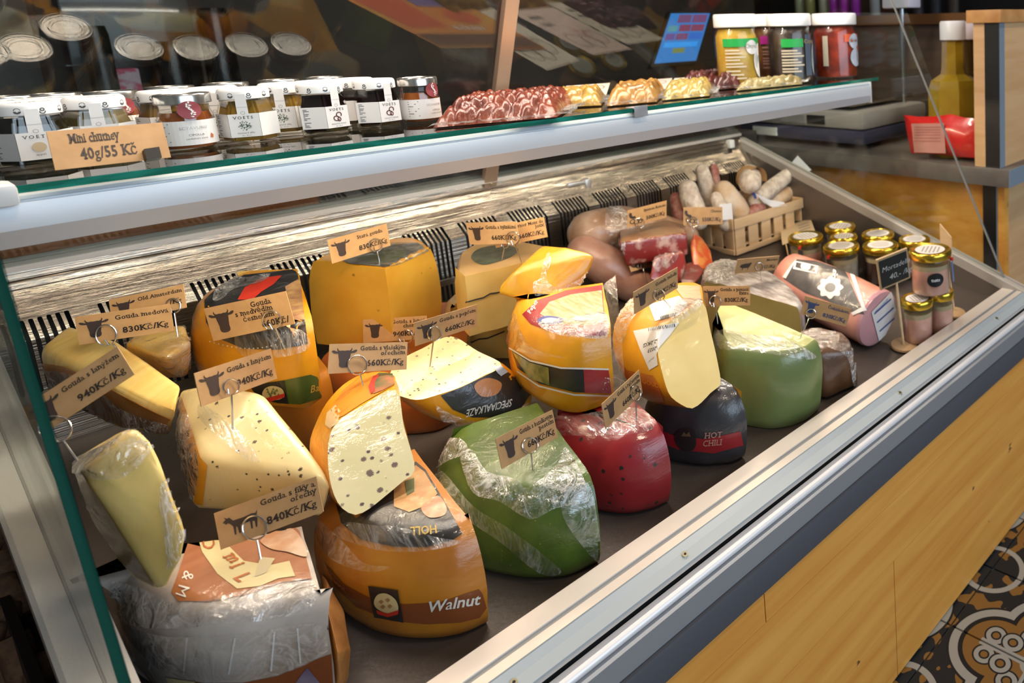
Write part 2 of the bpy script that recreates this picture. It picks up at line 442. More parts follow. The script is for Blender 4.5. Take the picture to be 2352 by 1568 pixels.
# ------------------------------------------------------------------ cheese builders
def slab(name, label, cat, outline, h0, h1, rind, cut, inset=0.02, group=None, top=None, jitter=0.0006, low=0.22):
    """piece of a cheese wheel lying on the deck: outline [(u,v,flag)], flag 'r' rind edge / 'c' cut edge starting at that point"""
    n = len(outline); pts = []
    i = 0
    # rotate so we start at the beginning of a rind run
    st = next(k for k in range(n) if outline[k][2] == 'r' and outline[k - 1][2] == 'c')
    ol = [outline[(st + k) % n] for k in range(n)]
    k = 0
    while k < n:
        if ol[k][2] == 'r':
            run = [ol[k]]; j = k
            while j < n and ol[j][2] == 'r':
                run.append(ol[(j + 1) % n]); j += 1
            sp = spline([(a, b, 0) for a, b, _ in run], 7)
            for q, p in enumerate(sp[:-1]):
                pts.append([p.x, p.y, 'r', q == 0, False])
            endp = sp[-1]; k = j
            pts.append([endp.x, endp.y, 'e', False, True])
            # following cut edges start here
            if k < n:
                a = Vector((endp.x, endp.y)); b = Vector(ol[(k + 1) % n][:2]); m = 6
                for q in range(1, m): c = a.lerp(b, q / m); pts.append([c.x, c.y, 'c', False, False])
                k += 1
        else:
            a = Vector(ol[k][:2]); b = Vector(ol[(k + 1) % n][:2]); m = 6
            for q in range(m): c = a.lerp(b, q / m); pts.append([c.x, c.y, 'c', False, False])
            k += 1
    N = len(pts)
    area2 = sum(pts[i][0] * pts[(i + 1) % N][1] - pts[(i + 1) % N][0] * pts[i][1] for i in range(N))
    sgn = 1 if area2 > 0 else -1
    nor = []
    for i in range(N):
        a, b = pts[i - 1], pts[(i + 1) % N]
        f = pts[i][2]
        if f in 're':
            if pts[i][3]: a = pts[i]
            if pts[i][4]: b = pts[i]
            t = Vector((b[0] - a[0], b[1] - a[1])).normalized(); nrm = Vector((t.y, -t.x)) * sgn
            if pts[i][3]:   # start of a rind run: slide along the cut edge before it
                e = Vector((pts[i - 1][0] - pts[i][0], pts[i - 1][1] - pts[i][1])).normalized(); nrm = -e / max(0.35, -e.dot(-nrm) if e.dot(nrm) > 0 else -e.dot(nrm))
            elif pts[i][4]:
                e = Vector((pts[(i + 1) % N][0] - pts[i][0], pts[(i + 1) % N][1] - pts[i][1])).normalized(); nrm = -e / max(0.35, -e.dot(nrm))
        else: nrm = Vector((0, 0))
        nor.append(nrm)
    L = 9; V = []
    for l in range(L + 1):
        s = l / L
        # even spacing in angle so that the rim is round
        t = 0.5 - 0.5 * math.cos(math.pi * s); h = h0 + (h1 - h0) * t
        q_ = (t - .38) / .62 if t > .38 else (.38 - t) / .38
        ins = inset * (1.0 if t > .38 else low) * (1 - max(0.0, 1 - q_ ** 2.2) ** 0.5)
        for i in range(N):
            x, y = pts[i][0] - nor[i].x * ins, pts[i][1] - nor[i].y * ins
            p = D3(x, y, h)
            j = noise.noise_vector(p * 35) * jitter * 2 + noise.noise_vector(p * 11) * jitter * 2
            V.append(p + j)
    fr, fc = [], []
    for l in range(L):
        for i in range(N):
            j = (i + 1) % N
            f = (l * N + i, l * N + j, (l + 1) * N + j, (l + 1) * N + i)
            (fr if pts[i][2] == 'r' else fc).append(f)
    topf = tuple(range(L * N, L * N + N)); botf = tuple(range(N))[::-1]
    if sgn < 0:
        fr = [f[::-1] for f in fr]; fc = [f[::-1] for f in fc]; topf, botf = topf[::-1], botf[::-1]
    body = mesh_obj(name, V, fr + [topf, botf], [rind] + ([top] if top else []), None, 38, [0] * len(fr) + ([1, 1] if top else [0, 0]))
    tag(body, label, cat, group)
    cf = mesh_obj('cut_face', V, fc, cut, body, 30)
    _strip(cf)
    return body
def _strip(o):
    bm = bmesh.new(); bm.from_mesh(o.data)
    bmesh.ops.delete(bm, geom=[v for v in bm.verts if not v.link_faces], context='VERTS')
    bm.to_mesh(o.data); bm.free()
def hull(name, label, cat, pts, cut, rind=None, rdir=None, thr=0.55, bev=0.006, group=None, jitter=0.0008, sub=2):
    """chunk of cheese from its corner points; faces looking along rdir carry the rind"""
    bm = bmesh.new()
    for p in pts: bm.verts.new(p)
    r = bmesh.ops.convex_hull(bm, input=bm.verts[:])
    bmesh.ops.delete(bm, geom=[v for v in bm.verts if not v.link_faces], context='VERTS')
    bmesh.ops.dissolve_limit(bm, angle_limit=math.radians(9), verts=bm.verts[:], edges=bm.edges[:])
    bmesh.ops.recalc_face_normals(bm, faces=bm.faces[:])
    bmesh.ops.bevel(bm, geom=bm.edges[:], offset=bev, segments=3, affect='EDGES', profile=0.55, clamp_overlap=True)
    bmesh.ops.triangulate(bm, faces=[f for f in bm.faces if len(f.verts) > 4])
    for _ in range(sub): bmesh.ops.subdivide_edges(bm, edges=[e for e in bm.edges if e.calc_length() > 0.02], cuts=1, use_grid_fill=True)
    for v in bm.verts: v.co += noise.noise_vector(v.co * 40) * jitter + noise.noise_vector(v.co * 12) * jitter * 1.5
    bmesh.ops.recalc_face_normals(bm, faces=bm.faces[:])
    if rind is None:
        o = bm_obj(name, bm, cut, None, 40); return tag(o, label, cat, group)
    dirs = rdir if isinstance(rdir, list) else [rdir]
    dirs = [Vector(d).normalized() for d in dirs]
    sel = [f for f in bm.faces if max(f.normal.dot(d) for d in dirs) > thr]
    b2 = bm.copy(); idx = {f.index for f in sel}
    bm.faces.index_update(); idx = {f.index for f in sel}; b2.faces.ensure_lookup_table()
    bmesh.ops.delete(b2, geom=[f for f in b2.faces if f.index not in idx], context='FACES')
    bmesh.ops.delete(bm, geom=sel, context='FACES')
    o = bm_obj(name, bm, cut, None, 40); tag(o, label, cat, group)
    bm_obj('rind', b2, rind, o, 40)
    return o
def loft(name, label, cat, rings, side, front, back=None, group=None, smooth=40, face_name='cut_face'):
    """closed rings of equal count joined one to the next; first ring closed by 'front' (its own part)"""
    n = len(rings[0]); V = [p for r in rings for p in r]; F = []
    for a in range(len(rings) - 1):
        for k in range(n): F.append((a * n + k, a * n + (k + 1) % n, (a + 1) * n + (k + 1) % n, (a + 1) * n + k))
    F.append(tuple(range((len(rings) - 1) * n, len(rings) * n)))
    bm = bmesh.new(); me = bpy.data.meshes.new('x'); me.from_pydata([tuple(v) for v in V], [], F); bm.from_mesh(me); bpy.data.meshes.remove(me)
    o = bm_obj(name, bm, side, None, smooth); tag(o, label, cat, group)
    c = sum(rings[0], Vector()) / n
    VV = list(rings[0]) + [p.lerp(c, 0.5) for p in rings[0]] + [c]
    FF = [(k, (k + 1) % n, n + (k + 1) % n, n + k) for k in range(n)] + [(n + k, n + (k + 1) % n, 2 * n) for k in range(n)]
    f = mesh_obj(face_name, VV, FF, front, o, 40)
    return o
def kids(o): return [o] + [c for c in o.children if c.type == 'MESH' and c.name.split('.')[0] in ('cut_face', 'rind')]
# ================================================================== SETTING
ALU = M('aluminium', (0.80, 0.79, 0.77), 0.32, 0.85, bump=0.02, bscale=300)
ALUW = M('painted_rail', (0.72, 0.75, 0.78), 0.38, 0.15)
STEEL = M('brushed_steel', (0.46, 0.40, 0.33), 0.07, 0.95, bump=0.30, bscale=500, bstretch=(0.002, 1, 1))
DARK = M('dark_void', (0.006, 0.006, 0.007), 0.7)
SLATE = M('slate_laminate', (0.075, 0.08, 0.098), 0.5, bump=0.08, bscale=200)
CNT = M('grey_counter_laminate', (0.11, 0.095, 0.088), 0.35, col2=(0.135, 0.12, 0.11), nscale=30)
WOOD = M('oak_front', (0.66, 0.27, 0.045), 0.42, col2=(0.80, 0.40, 0.085), nscale=9, nstretch=(0.35, 2, 5), ndet=6, ramp=(0.3, 0.7), bump=0.05, bscale=50, bstretch=(0.2, 3, 6),
         specks=[((0.42, 0.17, 0.045), 9, 0.085, 0.30), ((0.24, 0.10, 0.03), 11, 0.05, 0.2)])
WOOD2 = M('beech_panel', (0.66, 0.42, 0.22), 0.45, col2=(0.58, 0.34, 0.16), nscale=10, nstretch=(0.4, 0.4, 5), ndet=5)
WOODO = M('orange_worktop_wood', (0.42, 0.145, 0.03), 0.35, col2=(0.30, 0.085, 0.016), nscale=14, nstretch=(0.5, 3, 6), ndet=6)
GLASS = glass_mat('clear_glass', gain=0.9)
MIRG = glass_mat('door_glass', tint=(0.9, 0.93, 0.92), gain=2.0)
GREEN = M('glass_edge_green', (0.003, 0.042, 0.030), 0.6, spec=0.08, col2=(0.004, 0.060, 0.045), nscale=9, nstretch=(1, .3, .3))
GREEN2 = M('shelf_edge_green', (0.006, 0.16, 0.11), 0.08, coat=1.0, col2=(0.02, 0.36, 0.27), nscale=22, nstretch=(1, 1, 6), ramp=(0.5, 0.75))
BLACK = M('black_plastic', (0.012, 0.012, 0.013), 0.35)
WHITEP = M('white_plastic', (0.82, 0.82, 0.80), 0.4)

# --- floor of patterned cement tiles
FY = -0.078                                     # front of the cladding
seam = Pz(2184, 1435, 0.0); nxt = Pz(2279, 1304, 0.0)
TS = (nxt - seam).length
def tile_mat():
    m = bpy.data.materials.new('patterned_tile'); m.use_nodes = True
    nt = m.node_tree; N = nt.nodes; Lk = nt.links; b = N['Principled BSDF']
    b.inputs['Roughness'].default_value = 0.42
    geo = N.new('ShaderNodeNewGeometry'); sep = N.new('ShaderNodeSeparateXYZ'); Lk.new(geo.outputs['Position'], sep.inputs[0])
    def mth(op, a, c=None, d=None):
        n = N.new('ShaderNodeMath'); n.operation = op
        for i, v in enumerate((a, c, d)):
            if v is None: continue
            if isinstance(v, (int, float)): n.inputs[i].default_value = v
            else: Lk.new(v, n.inputs[i])
        return n.outputs[0]
    def fold(s, o):
        t = mth('DIVIDE', mth('SUBTRACT', s, o), TS)
        t = mth('FLOORED_MODULO', t, 2.0)
        return mth('SUBTRACT', 1.0, mth('ABSOLUTE', mth('SUBTRACT', t, 1.0)))
    qx = fold(sep.outputs[0], seam.x); qy = fold(sep.outputs[1], seam.y - TS)
    def length(a, c): return mth('SQRT', mth('ADD', mth('MULTIPLY', a, a), mth('MULTIPLY', c, c)))
    def circ(cx, cy, r): return mth('SUBTRACT', length(mth('SUBTRACT', qx, cx), mth('SUBTRACT', qy, cy)), r)
    d = mth('MINIMUM', circ(0.42, 0.0, 0.47), circ(0.0, 0.42, 0.47))
    dd = circ(1.0, 1.0, 0.36)
    nz = N.new('ShaderNodeTexNoise'); nz.inputs['Scale'].default_value = 34; nz.inputs['Detail'].default_value = 1.0
    Lk.new(geo.outputs['Position'], nz.inputs['Vector'])
    col = None
    def layer(prev, mask, c):
        mx = N.new('ShaderNodeMixRGB'); mx.inputs[2].default_value = (*c, 1)
        Lk.new(mask, mx.inputs[0])
        if prev is None: mx.inputs[1].default_value = (0.006, 0.014, 0.024, 1)
        else: Lk.new(prev, mx.inputs[1])
        return mx.outputs[0]
    OCH, CRM, NAV = (0.27, 0.135, 0.035), (0.40, 0.40, 0.37), (0.004, 0.010, 0.018)
    leaf = mth('GREATER_THAN', mth('ADD', nz.outputs[0], mth('MULTIPLY', mth('SUBTRACT', d, 0.3), -0.25)), 0.545)
    col = layer(col, leaf, OCH)
    col = layer(col, mth('LESS_THAN', mth('ABSOLUTE', mth('SUBTRACT', dd, 0.0)), 0.035), CRM)
    col = layer(col, mth('LESS_THAN', d, 0.075), NAV)
    col = layer(col, mth('LESS_THAN', mth('ABSOLUTE', d), 0.048), CRM)
    col = layer(col, mth('LESS_THAN', d, -0.10), OCH)
    for cx, cy in ((0.50, 0.14), (0.14, 0.50), (0.30, 0.15), (0.15, 0.30)):
        c1 = circ(cx, cy, 0.085)
        col = layer(col, mth('LESS_THAN', mth('ABSOLUTE', c1), 0.045), NAV)
        col = layer(col, mth('LESS_THAN', mth('ABSOLUTE', c1), 0.026), CRM)
    sp = mth('MINIMUM', qx, qy)
    band = mth('MULTIPLY', mth('LESS_THAN', sp, 0.045), mth('LESS_THAN', length(qx, qy), 0.62))
    col = layer(col, band, CRM)
    col = layer(col, mth('LESS_THAN', circ(0, 0, 0.13), 0.0), CRM)
    Lk.new(col, b.inputs['Base Color'])
    MATS['patterned_tile'] = m
    return m
TILE = tile_mat()
GROUT = M('grout', (0.085, 0.08, 0.07), 0.8)
floor = box('floor', -2.4, 5.2, -3.3, 3.2, -0.05, -0.004, GROUT); structure(floor)
tbm = bmesh.new(); add_box(tbm, 0.0015, TS - 0.0015, 0.0015, TS - 0.0015, -0.006, 0.0, 0.0008)
tme = bpy.data.meshes.new('tile'); bmesh.ops.recalc_face_normals(tbm, faces=tbm.faces[:]); tbm.to_mesh(tme); tbm.free(); tme.materials.append(TILE)
cnt = 0
for j in range(-7, 1):
    for i in range(-4, 20):
        x, y = seam.x + i * TS, seam.y + j * TS
        if y < -0.085 - 6.2 * TS or x > 2.6: continue
        o = bpy.data.objects.new('tile', tme); link(o, floor); o.location = (x, y, 0); cnt += 1

# --- shop shell
WALLM = M('dark_back_wall', (0.10, 0.085, 0.075), 0.8)
PLA = M('plaster_wall', (0.42, 0.40, 0.37), 0.85)
CEI = M('dark_ceiling', (0.16, 0.15, 0.14), 0.85)
structure(box('wall_back', -2.4, 5.2, 3.1, 3.2, 0, 2.75, WALLM))
structure(box('wall_left', -2.5, -2.4, -3.3, 3.2, 0, 2.75, PLA))
structure(box('wall_right', 5.2, 5.3, -3.3, 3.2, 0, 2.75, PLA))
structure(box('ceiling', -2.4, 5.2, -3.3, 3.2, 2.75, 2.85, CEI))
bm = bmesh.new()
for a in ((-2.4, -1.1, 0, 2.75), (2.3, 5.2, 0, 2.75), (-1.1, 2.3, 0, 0.5), (-1.1, 2.3, 2.55, 2.75)):
    add_box(bm, a[0], a[1], -3.3, -3.2, a[2], a[3])
wf = bm_obj('wall_front', bm, PLA); structure(wf)
win = empty('window_1', None, None, (0.6, -3.25, 0.5)); structure(win); ROOTS.remove(win)
for a in ((-1.1, -1.04, 0.5, 2.55), (2.24, 2.3, 0.5, 2.55), (0.57, 0.63, 0.5, 2.55), (-1.04, 2.24, 0.5, 0.56), (-1.04, 2.24, 2.49, 2.55)):
    o = box('window_frame', a[0] - 0.6, a[1] - 0.6, -0.04, 0.04, a[2] - 0.5, a[3] - 0.5, DARK, win)
box('pane', -1.64, 1.64, -0.004, 0.004, 0.06, 1.99, GLASS, win)
# grey pillar behind the case, seen through the door glass
p0, p1 = Py(-60, 150, 2.3), Py(92, 150, 2.3)
PILM = M('grey_pillar', (0.20, 0.21, 0.205), 0.7)
structure(box('trim_1', p0.x, p1.x, 2.3, 2.5, 0.0, 2.75, PILM))

# ================================================================== DISPLAY CASE
XL, XR = 0.0, 1.1875
case = empty('display_case', 'refrigerated deli display case with steel interior and pale aluminium front rail', 'display case', (0, 0, 0))
ZD = lambda v: DECK + DS * v
# front rail profile, taken across the case
extrude_x('front_rail', [(0.005, 0.431), (-0.0205, 0.431), (-0.0215, 0.4285), (-0.0265, 0.4285), (-0.0275, 0.431), (-0.040, 0.431), (-0.0475, 0.4245),
                         (-0.0585, 0.4185), (-0.0585, 0.412), (-0.050, 0.404), (0.003, 0.404)], -0.02, XR - 0.002, [M('warm_lit_cream_rail', (0.66, 0.60, 0.545), 0.38, 0.25)], case)  # the warm LED light is put into this cream colour
extrude_x('rail_face', [(-0.0404, 0.4312), (-0.0480, 0.4248), (-0.0592, 0.4190), (-0.0592, 0.4165), (-0.0475, 0.4220), (-0.0395, 0.4290)], -0.02, XR - 0.004, M('daylit_blue_rail', (0.52, 0.58, 0.62), 0.3, 0.35), case)  # blue tint of the daylight put into the colour of this face
extrude_x('rail_reflection', [(-0.0402, 0.4314), (-0.0465, 0.4259), (-0.0461, 0.4254), (-0.0398, 0.4308)], -0.02, XR - 0.0035, M('dark_rail_reflection', (0.27, 0.325, 0.36), 0.35, 0.3), case)  # dark reflection on the rail's facet, painted as a separate strip
extrude_x('rail_groove', [(-0.0213, 0.4300), (-0.0228, 0.4294), (-0.0243, 0.4303), (-0.0268, 0.4300), (-0.0268, 0.428), (-0.0213, 0.428)], -0.02, XR - 0.003, M('groove_gasket', (0.20, 0.215, 0.23), 0.35), case)
bpts = [(-0.0605 - 0.0098 * math.sin(math.radians(a)), 0.4005 + 0.0064 * math.cos(math.radians(a))) for a in range(-10, 200, 15)]
extrude_x('bumper_rail', bpts, -0.02, XR + 0.02, M('bumper_aluminium', (0.88, 0.86, 0.87), 0.42, 0.35), case, True, 50)
extrude_x('gap_gasket', [(-0.045, 0.404), (-0.056, 0.4065), (-0.056, 0.399), (-0.045, 0.398)], -0.02, XR, DARK, case)
extrude_x('front_panel', [(-0.060, 0.3965), (-0.0775, 0.3965), (-0.0775, 0.371), (-0.060, 0.371)], -0.02, XR + 0.005, M('grey_front_panel', (0.33, 0.35, 0.38), 0.38, 0.4), case)
SCREW = M('brass_screw', (0.62, 0.58, 0.40), 0.3, 0.9)
for px_, py_ in ((1573, 1273), (2067, 902), (2289, 731), (1180, 1567)):
    n = Vector((0, -0.48, 0.88)).normalized(); c = Pn(px_, py_, Vector((0, -0.0540, 0.4222)), n)
    o = tube('screw', [c - n * 0.002, c + n * 0.0012], [0.0034, 0.0030], SCREW, case, 14)
    tube('socket', [c + n * 0.0008, c + n * 0.0014], 0.0014, DARK, o, 6)
# worktop slab and wood cladding under the case
sl = box('worktop_slab', -0.03, 1.29, -0.082, 0.90, 0.332, 0.370, SLATE, None, 0.005)
tag(sl, 'dark slate-grey slab edge running under the whole display case', 'worktop')
clad = empty('front_cladding', 'golden oak plank cladding below the dark slab down to the floor', 'cladding', (0, -0.07, 0))
rows = [(0.332, 0.292), (0.292, 0.198), (0.198, 0.102), (0.102, 0.004)]
s1 = Py(1756, 1380, FY).x; s2 = Py(2058, 1440, FY).x
cuts = [[s1, s1 + 0.95], [s1 - 0.28, s2 + 0.62], [s2, s2 + 0.55], [s2 - 0.0, s2 + 0.7]]
for (z1, z0), cs in zip(rows, cuts):
    xs = [-0.03] + cs + [1.30]
    for a, b in zip(xs, xs[1:]):
        if b - a < 0.02: continue
        o = box('plank', a + 0.0006, b - 0.0006, FY, FY + 0.02, z0 + 0.00025, z1 - 0.00025, WOOD, clad)
        o.location.y += 0.07
# carcass below (keeps light out)
box('carcass', -0.02, XR, -0.055, 0.74, 0.372, 0.3955, DARK, case)
# deck
mesh_obj('deck', [(0.0, 0.003, ZD(0.003)), (XR, 0.003, ZD(0.003)), (XR, 0.70, ZD(0.70)), (0.0, 0.70, ZD(0.70)),
                  (0.0, 0.003, ZD(0.003) - .004), (XR, 0.003, ZD(0.003) - .004), (XR, 0.70, ZD(0.70) - .004), (0.0, 0.70, ZD(0.70) - .004)],
         [(0, 1, 2, 3), (7, 6, 5, 4), (0, 4, 5, 1), (1, 5, 6, 2), (2, 6, 7, 3), (3, 7, 4, 0)],
         M('deck_tray', (0.080, 0.064, 0.056), 0.42, 0.35, bump=0.10, bscale=180), case)
# back wall: sheet with slots, bent at mid height
def zrow(row, y): return Py(150, row, y).z
zs = 0.660; BY, BZ = 0.680, 0.6225
sl_len = math.hypot(0.735 - BY, zs + 0.003 - BZ); vz0 = ZD(BY) - 0.003; v_len = BZ - vz0
cu = bpy.data.curves.new('c', 'CURVE'); cu.dimensions = '2D'; cu.fill_mode = 'BOTH'
def poly2(pts):
    s = cu.splines.new('POLY'); s.points.add(len(pts) - 1); s.use_cyclic_u = True
    for p, q in zip(s.points, pts): p.co = (*q, 0, 1)
poly2([(0, -v_len), (XR, -v_len), (XR, sl_len), (0, sl_len)])
s_top = 0.033
gper = Py(1184, 500, BY).x - Py(1074, 520, BY).x
g0 = Py(1184, 500, BY).x
slot_n, slot_w = 9, 0.0
pitch = (Py(1254, 480, BY).x - Py(1184, 495, BY).x) / 8.0
gper = Py(1286, 475, BY).x - g0
slot_w = pitch * 0.55
gx = g0
while gx > 0: gx -= gper
while gx < XR:
    for k in range(slot_n):
        x = gx + k * pitch
        if 0.012 < x < XR - 0.03:
            r = slot_w / 2
            poly2([(x - r, -0.062)] + [(x + r * math.cos(a), -0.062 - r * math.sin(a) ) for a in (math.pi * 0.75, math.pi / 2, math.pi * 0.25)] + [(x + r, -0.062)] +
                  [(x + r, 0.0), (x + r, s_top - r)] + [(x + r * math.cos(a), s_top - r + r * math.sin(a)) for a in (math.pi * .25, math.pi / 2, math.pi * .75)] + [(x - r, s_top - r), (x - r, 0.0)])
            if v_len > 0.10:
                poly2([(x - r, -0.10), (x + r, -0.10), (x + r, -0.075), (x - r, -0.075)])
    gx += gper
ob = bpy.data.objects.new('c', cu); COL.objects.link(ob)
me = bpy.data.meshes.new_from_object(ob.evaluated_get(bpy.context.evaluated_depsgraph_get()))
bpy.data.objects.remove(ob)
bm = bmesh.new(); bm.from_mesh(me)
bmesh.ops.bisect_plane(bm, geom=bm.verts[:] + bm.edges[:] + bm.faces[:], plane_co=(0, 0, 0), plane_no=(0, 1, 0), dist=1e-6)
for v in bm.verts:
    s = v.co.y
    if s > 0: t = s / sl_len; v.co = Vector((v.co.x, BY + (0.735 - BY) * t, BZ + (zs + 0.003 - BZ) * t))
    else: v.co = Vector((v.co.x, BY, BZ + s))
bm_obj('slotted_panel', bm, STEEL, case)
mesh_obj('vent_duct', [(0, BY + 0.02, vz0), (XR, BY + 0.02, vz0), (XR, BY + 0.02, BZ - 0.005), (0, BY + 0.02, BZ - 0.005), (0, 0.737, zs - 0.012), (XR, 0.737, zs - 0.012)],
         [(0, 1, 2, 3), (3, 2, 5, 4)], DARK, case)
# steel band, tan face, rail trim and door track above the slotted panel
zz = {r: zrow(r, 0.741) for r in (575, 583, 591, 604, 624, 630, 643, 648, 667)}
extrude_x('steel_band', [(0.735, zs + 0.003), (0.741, zz[643]), (0.7395, zz[643] + 0.001), (0.742, zz[630]), (0.747, zz[624]), (0.749, zz[604]), (0.765, zz[604]), (0.765, zs)], 0.0, XR, STEEL, case)
extrude_x('back_rail', [(0.748, zz[604]), (0.741, zz[604] + 0.0005), (0.741, zz[591]), (0.770, zz[591]), (0.770, zz[604])], -0.0, XR, M('rail_trim', (0.62, 0.59, 0.55), 0.35, 0.4), case)
extrude_x('door_track', [(0.745, zz[591]), (0.745, zz[583]), (0.749, zz[583]), (0.749, zz[583] - .003), (0.752, zz[583] - .003), (0.752, zz[575]), (0.757, zz[575]), (0.757, zz[591])], 0.0, XR, M('track', (0.25, 0.26, 0.235), 0.3, 0.5), case)
# end rails, 18 degrees down to the front
for xa, xb in ((-0.030, 0.004), (XR - 0.004, XR + 0.026)):
    a = Vector((0, 0.757, 0.687)); b = Vector((0, -0.045, 0.4315)) if xa > 0.5 else Vector((0, -0.20, 0.382))
    if xa < 0.5: b = Vector((0, -0.045, 0.4315))
    d = (b - a).normalized(); up = Vector((0, -d.z, d.y)); up = up if up.z > 0 else -up
    bm = bmesh.new()
    prof = [(xa, -0.02), (xa, -0.001), (xa + 0.003, 0.0), (xa + (xb - xa) * .52, 0.0), (xa + (xb - xa) * .52, -0.003), (xa + (xb - xa) * .58, -0.003), (xa + (xb - xa) * .58, 0.0005), (xa + (xb - xa) * .72, 0.0005), (xa + (xb - xa) * .72, -0.0025), (xb, -0.0025), (xb, -0.02)]
    A = [bm.verts.new(Vector((x, 0, 0)) + a + up * h) for x, h in prof]; B = [bm.verts.new(Vector((x, 0, 0)) + b + up * h) for x, h in prof]
    for k in range(len(prof)): bm.faces.new((A[k], A[(k + 1) % len(prof)], B[(k + 1) % len(prof)], B[k]))
    bm.faces.new(A); bm.faces.new(B[::-1])
    bm_obj('end_rail', bm, M('end_rail_metal', (0.44, 0.41, 0.375), 0.5, 0.25, bump=0.05, bscale=400), case)
    # side wall under the rail
    ix = 0.003 if xa < 0.5 else XR - 0.003
    sx = ix - 0.003 if xa < 0.5 else ix + 0.003
    q = [(0.0, ZD(0) - .01), (0.70, ZD(0.7) - .01), (0.735, 0.665), (0.735, 0.672), (0.005, 0.428)]
    V = [(ix, y, z) for y, z in q] + [(sx, y, z) for y, z in q]
    mesh_obj('side_wall', V, [(0, 1, 2, 3, 4), (9, 8, 7, 6, 5)] + [(i, (i + 1) % 5, 5 + (i + 1) % 5, 5 + i) for i in range(5)], M('side_steel', (0.20, 0.175, 0.155), 0.4, 0.7), case)
# end glasses with green polished edges
gdir = Vector((0, 0.463, 1)).normalized()
for x in (-0.0095, XR + 0.009):
    f0 = Vector((x, 0.0, 0.431)); top = 1.42
    f1 = f0 + gdir * ((top - f0.z) / gdir.z)
    t = 0.0026
    bk0 = Vector((x, 0.755, 0.687)); bk1 = Vector((x, 0.755 - math.tan(math.radians(25)) * (top - 0.687), top))
    q = [f0, bk0, bk1, f1]
    V = [p + Vector((-t, 0, 0)) for p in q] + [p + Vector((t, 0, 0)) for p in q]
    g = mesh_obj('end_glass', V, [(0, 1, 2, 3), (7, 6, 5, 4)], GLASS, case)
    e = 0.0006
    nrm = Vector((0, -gdir.z, gdir.y)) * e
    mesh_obj('glass_edge', [V[0] + nrm, V[3] + nrm, V[7] + nrm, V[4] + nrm, V[0] - nrm * 2, V[3] - nrm * 2, V[7] - nrm * 2, V[4] - nrm * 2],
             [(0, 1, 2, 3), (7, 6, 5, 4), (0, 4, 5, 1), (3, 2, 6, 7)], GREEN if x < 0.5 else M('far_glass_edge', (0.25, 0.24, 0.22), 0.2), g)
# sliding doors at the back, leaning towards the customer
TA = math.radians(25); ddir = Vector((0, -math.sin(TA), math.cos(TA))); dn = Vector((0, -math.cos(TA), -math.sin(TA)))
xm = Py(1131, 410, 0.735).x
for i, (xa, xb, off) in enumerate(((0.004, xm + 0.004, 0.0), (xm - 0.004, XR - 0.004, -0.006))):
    o0 = Vector((0, 0.7485, zz[583])) - dn * off * 1.0
    V = []
    for t in (0.0, 0.004):
        for x, l in ((xa, 0), (xb, 0), (xb, 0.62), (xa, 0.62)):
            V.append(Vector((x, 0, 0)) + o0 + ddir * l - dn * t)
    dg = mesh_obj('sliding_door', V, [(0, 1, 2, 3), (7, 6, 5, 4)], MIRG, None)
    tag(dg, 'tilted glass sliding door behind the jars, %s' % ('on the mustard jar side' if i == 0 else 'on the salami crate side'), 'glass door')
    # door edge / post
    if i == 0:
        mesh_obj('glass_edge', [V[1], V[2], V[6], V[5], V[1] + Vector((.0006, 0, 0)), V[2] + Vector((.0006, 0, 0)), V[6] + Vector((.0006, 0, 0)), V[5] + Vector((.0006, 0, 0))],
                 [(0, 1, 2, 3), (7, 6, 5, 4), (0, 4, 5, 1), (3, 2, 6, 7)], GREEN, dg)
    else:
        bm = bmesh.new()
        mm = Matrix((Vector((1, 0, 0)), ddir, -dn)).transposed().to_4x4(); mm.translation = Vector((xm, 0, 0)) + o0
        add_box(bm, -0.011, 0.011, -0.018, 0.62, -0.005, 0.008, 0.001, mm)
        fr = bm_obj('door_post', bm, M('bronze_post', (0.55, 0.40, 0.29), 0.35, 0.55), dg)
        tube('screw', [Vector((xm, 0, 0)) + o0 + ddir * -0.009 - dn * 0.002 + dn * 0.008, Vector((xm, 0, 0)) + o0 + ddir * -0.009 + dn * 0.0095], 0.0025, SCREW, fr, 10)
# little handle on the steel band, white corner block
c = Py(1335, 425, 0.733)
bm = bmesh.new(); add_box(bm, c.x + 0.002, c.x + 0.014, 0.719, 0.742, c.z - 0.012, c.z + 0.012, 0.001); add_box(bm, c.x - 0.030, c.x + 0.002, 0.727, 0.735, c.z + 0.002, c.z + 0.009, 0.001)
bm_obj('panel_clip', bm, ALU, case, 40)
c = Py(1677, 330, 0.74); box('corner_block', c.x - 0.008, c.x + 0.006, 0.73, 0.748, c.z - 0.010, c.z + 0.010, WHITEP, case, 0.002)
c = Py(1678, 395, 0.70); box('corner_gap', c.x - 0.010, c.x + 0.012, 0.695, 0.7, c.z - 0.040, c.z + 0.014, DARK, case)
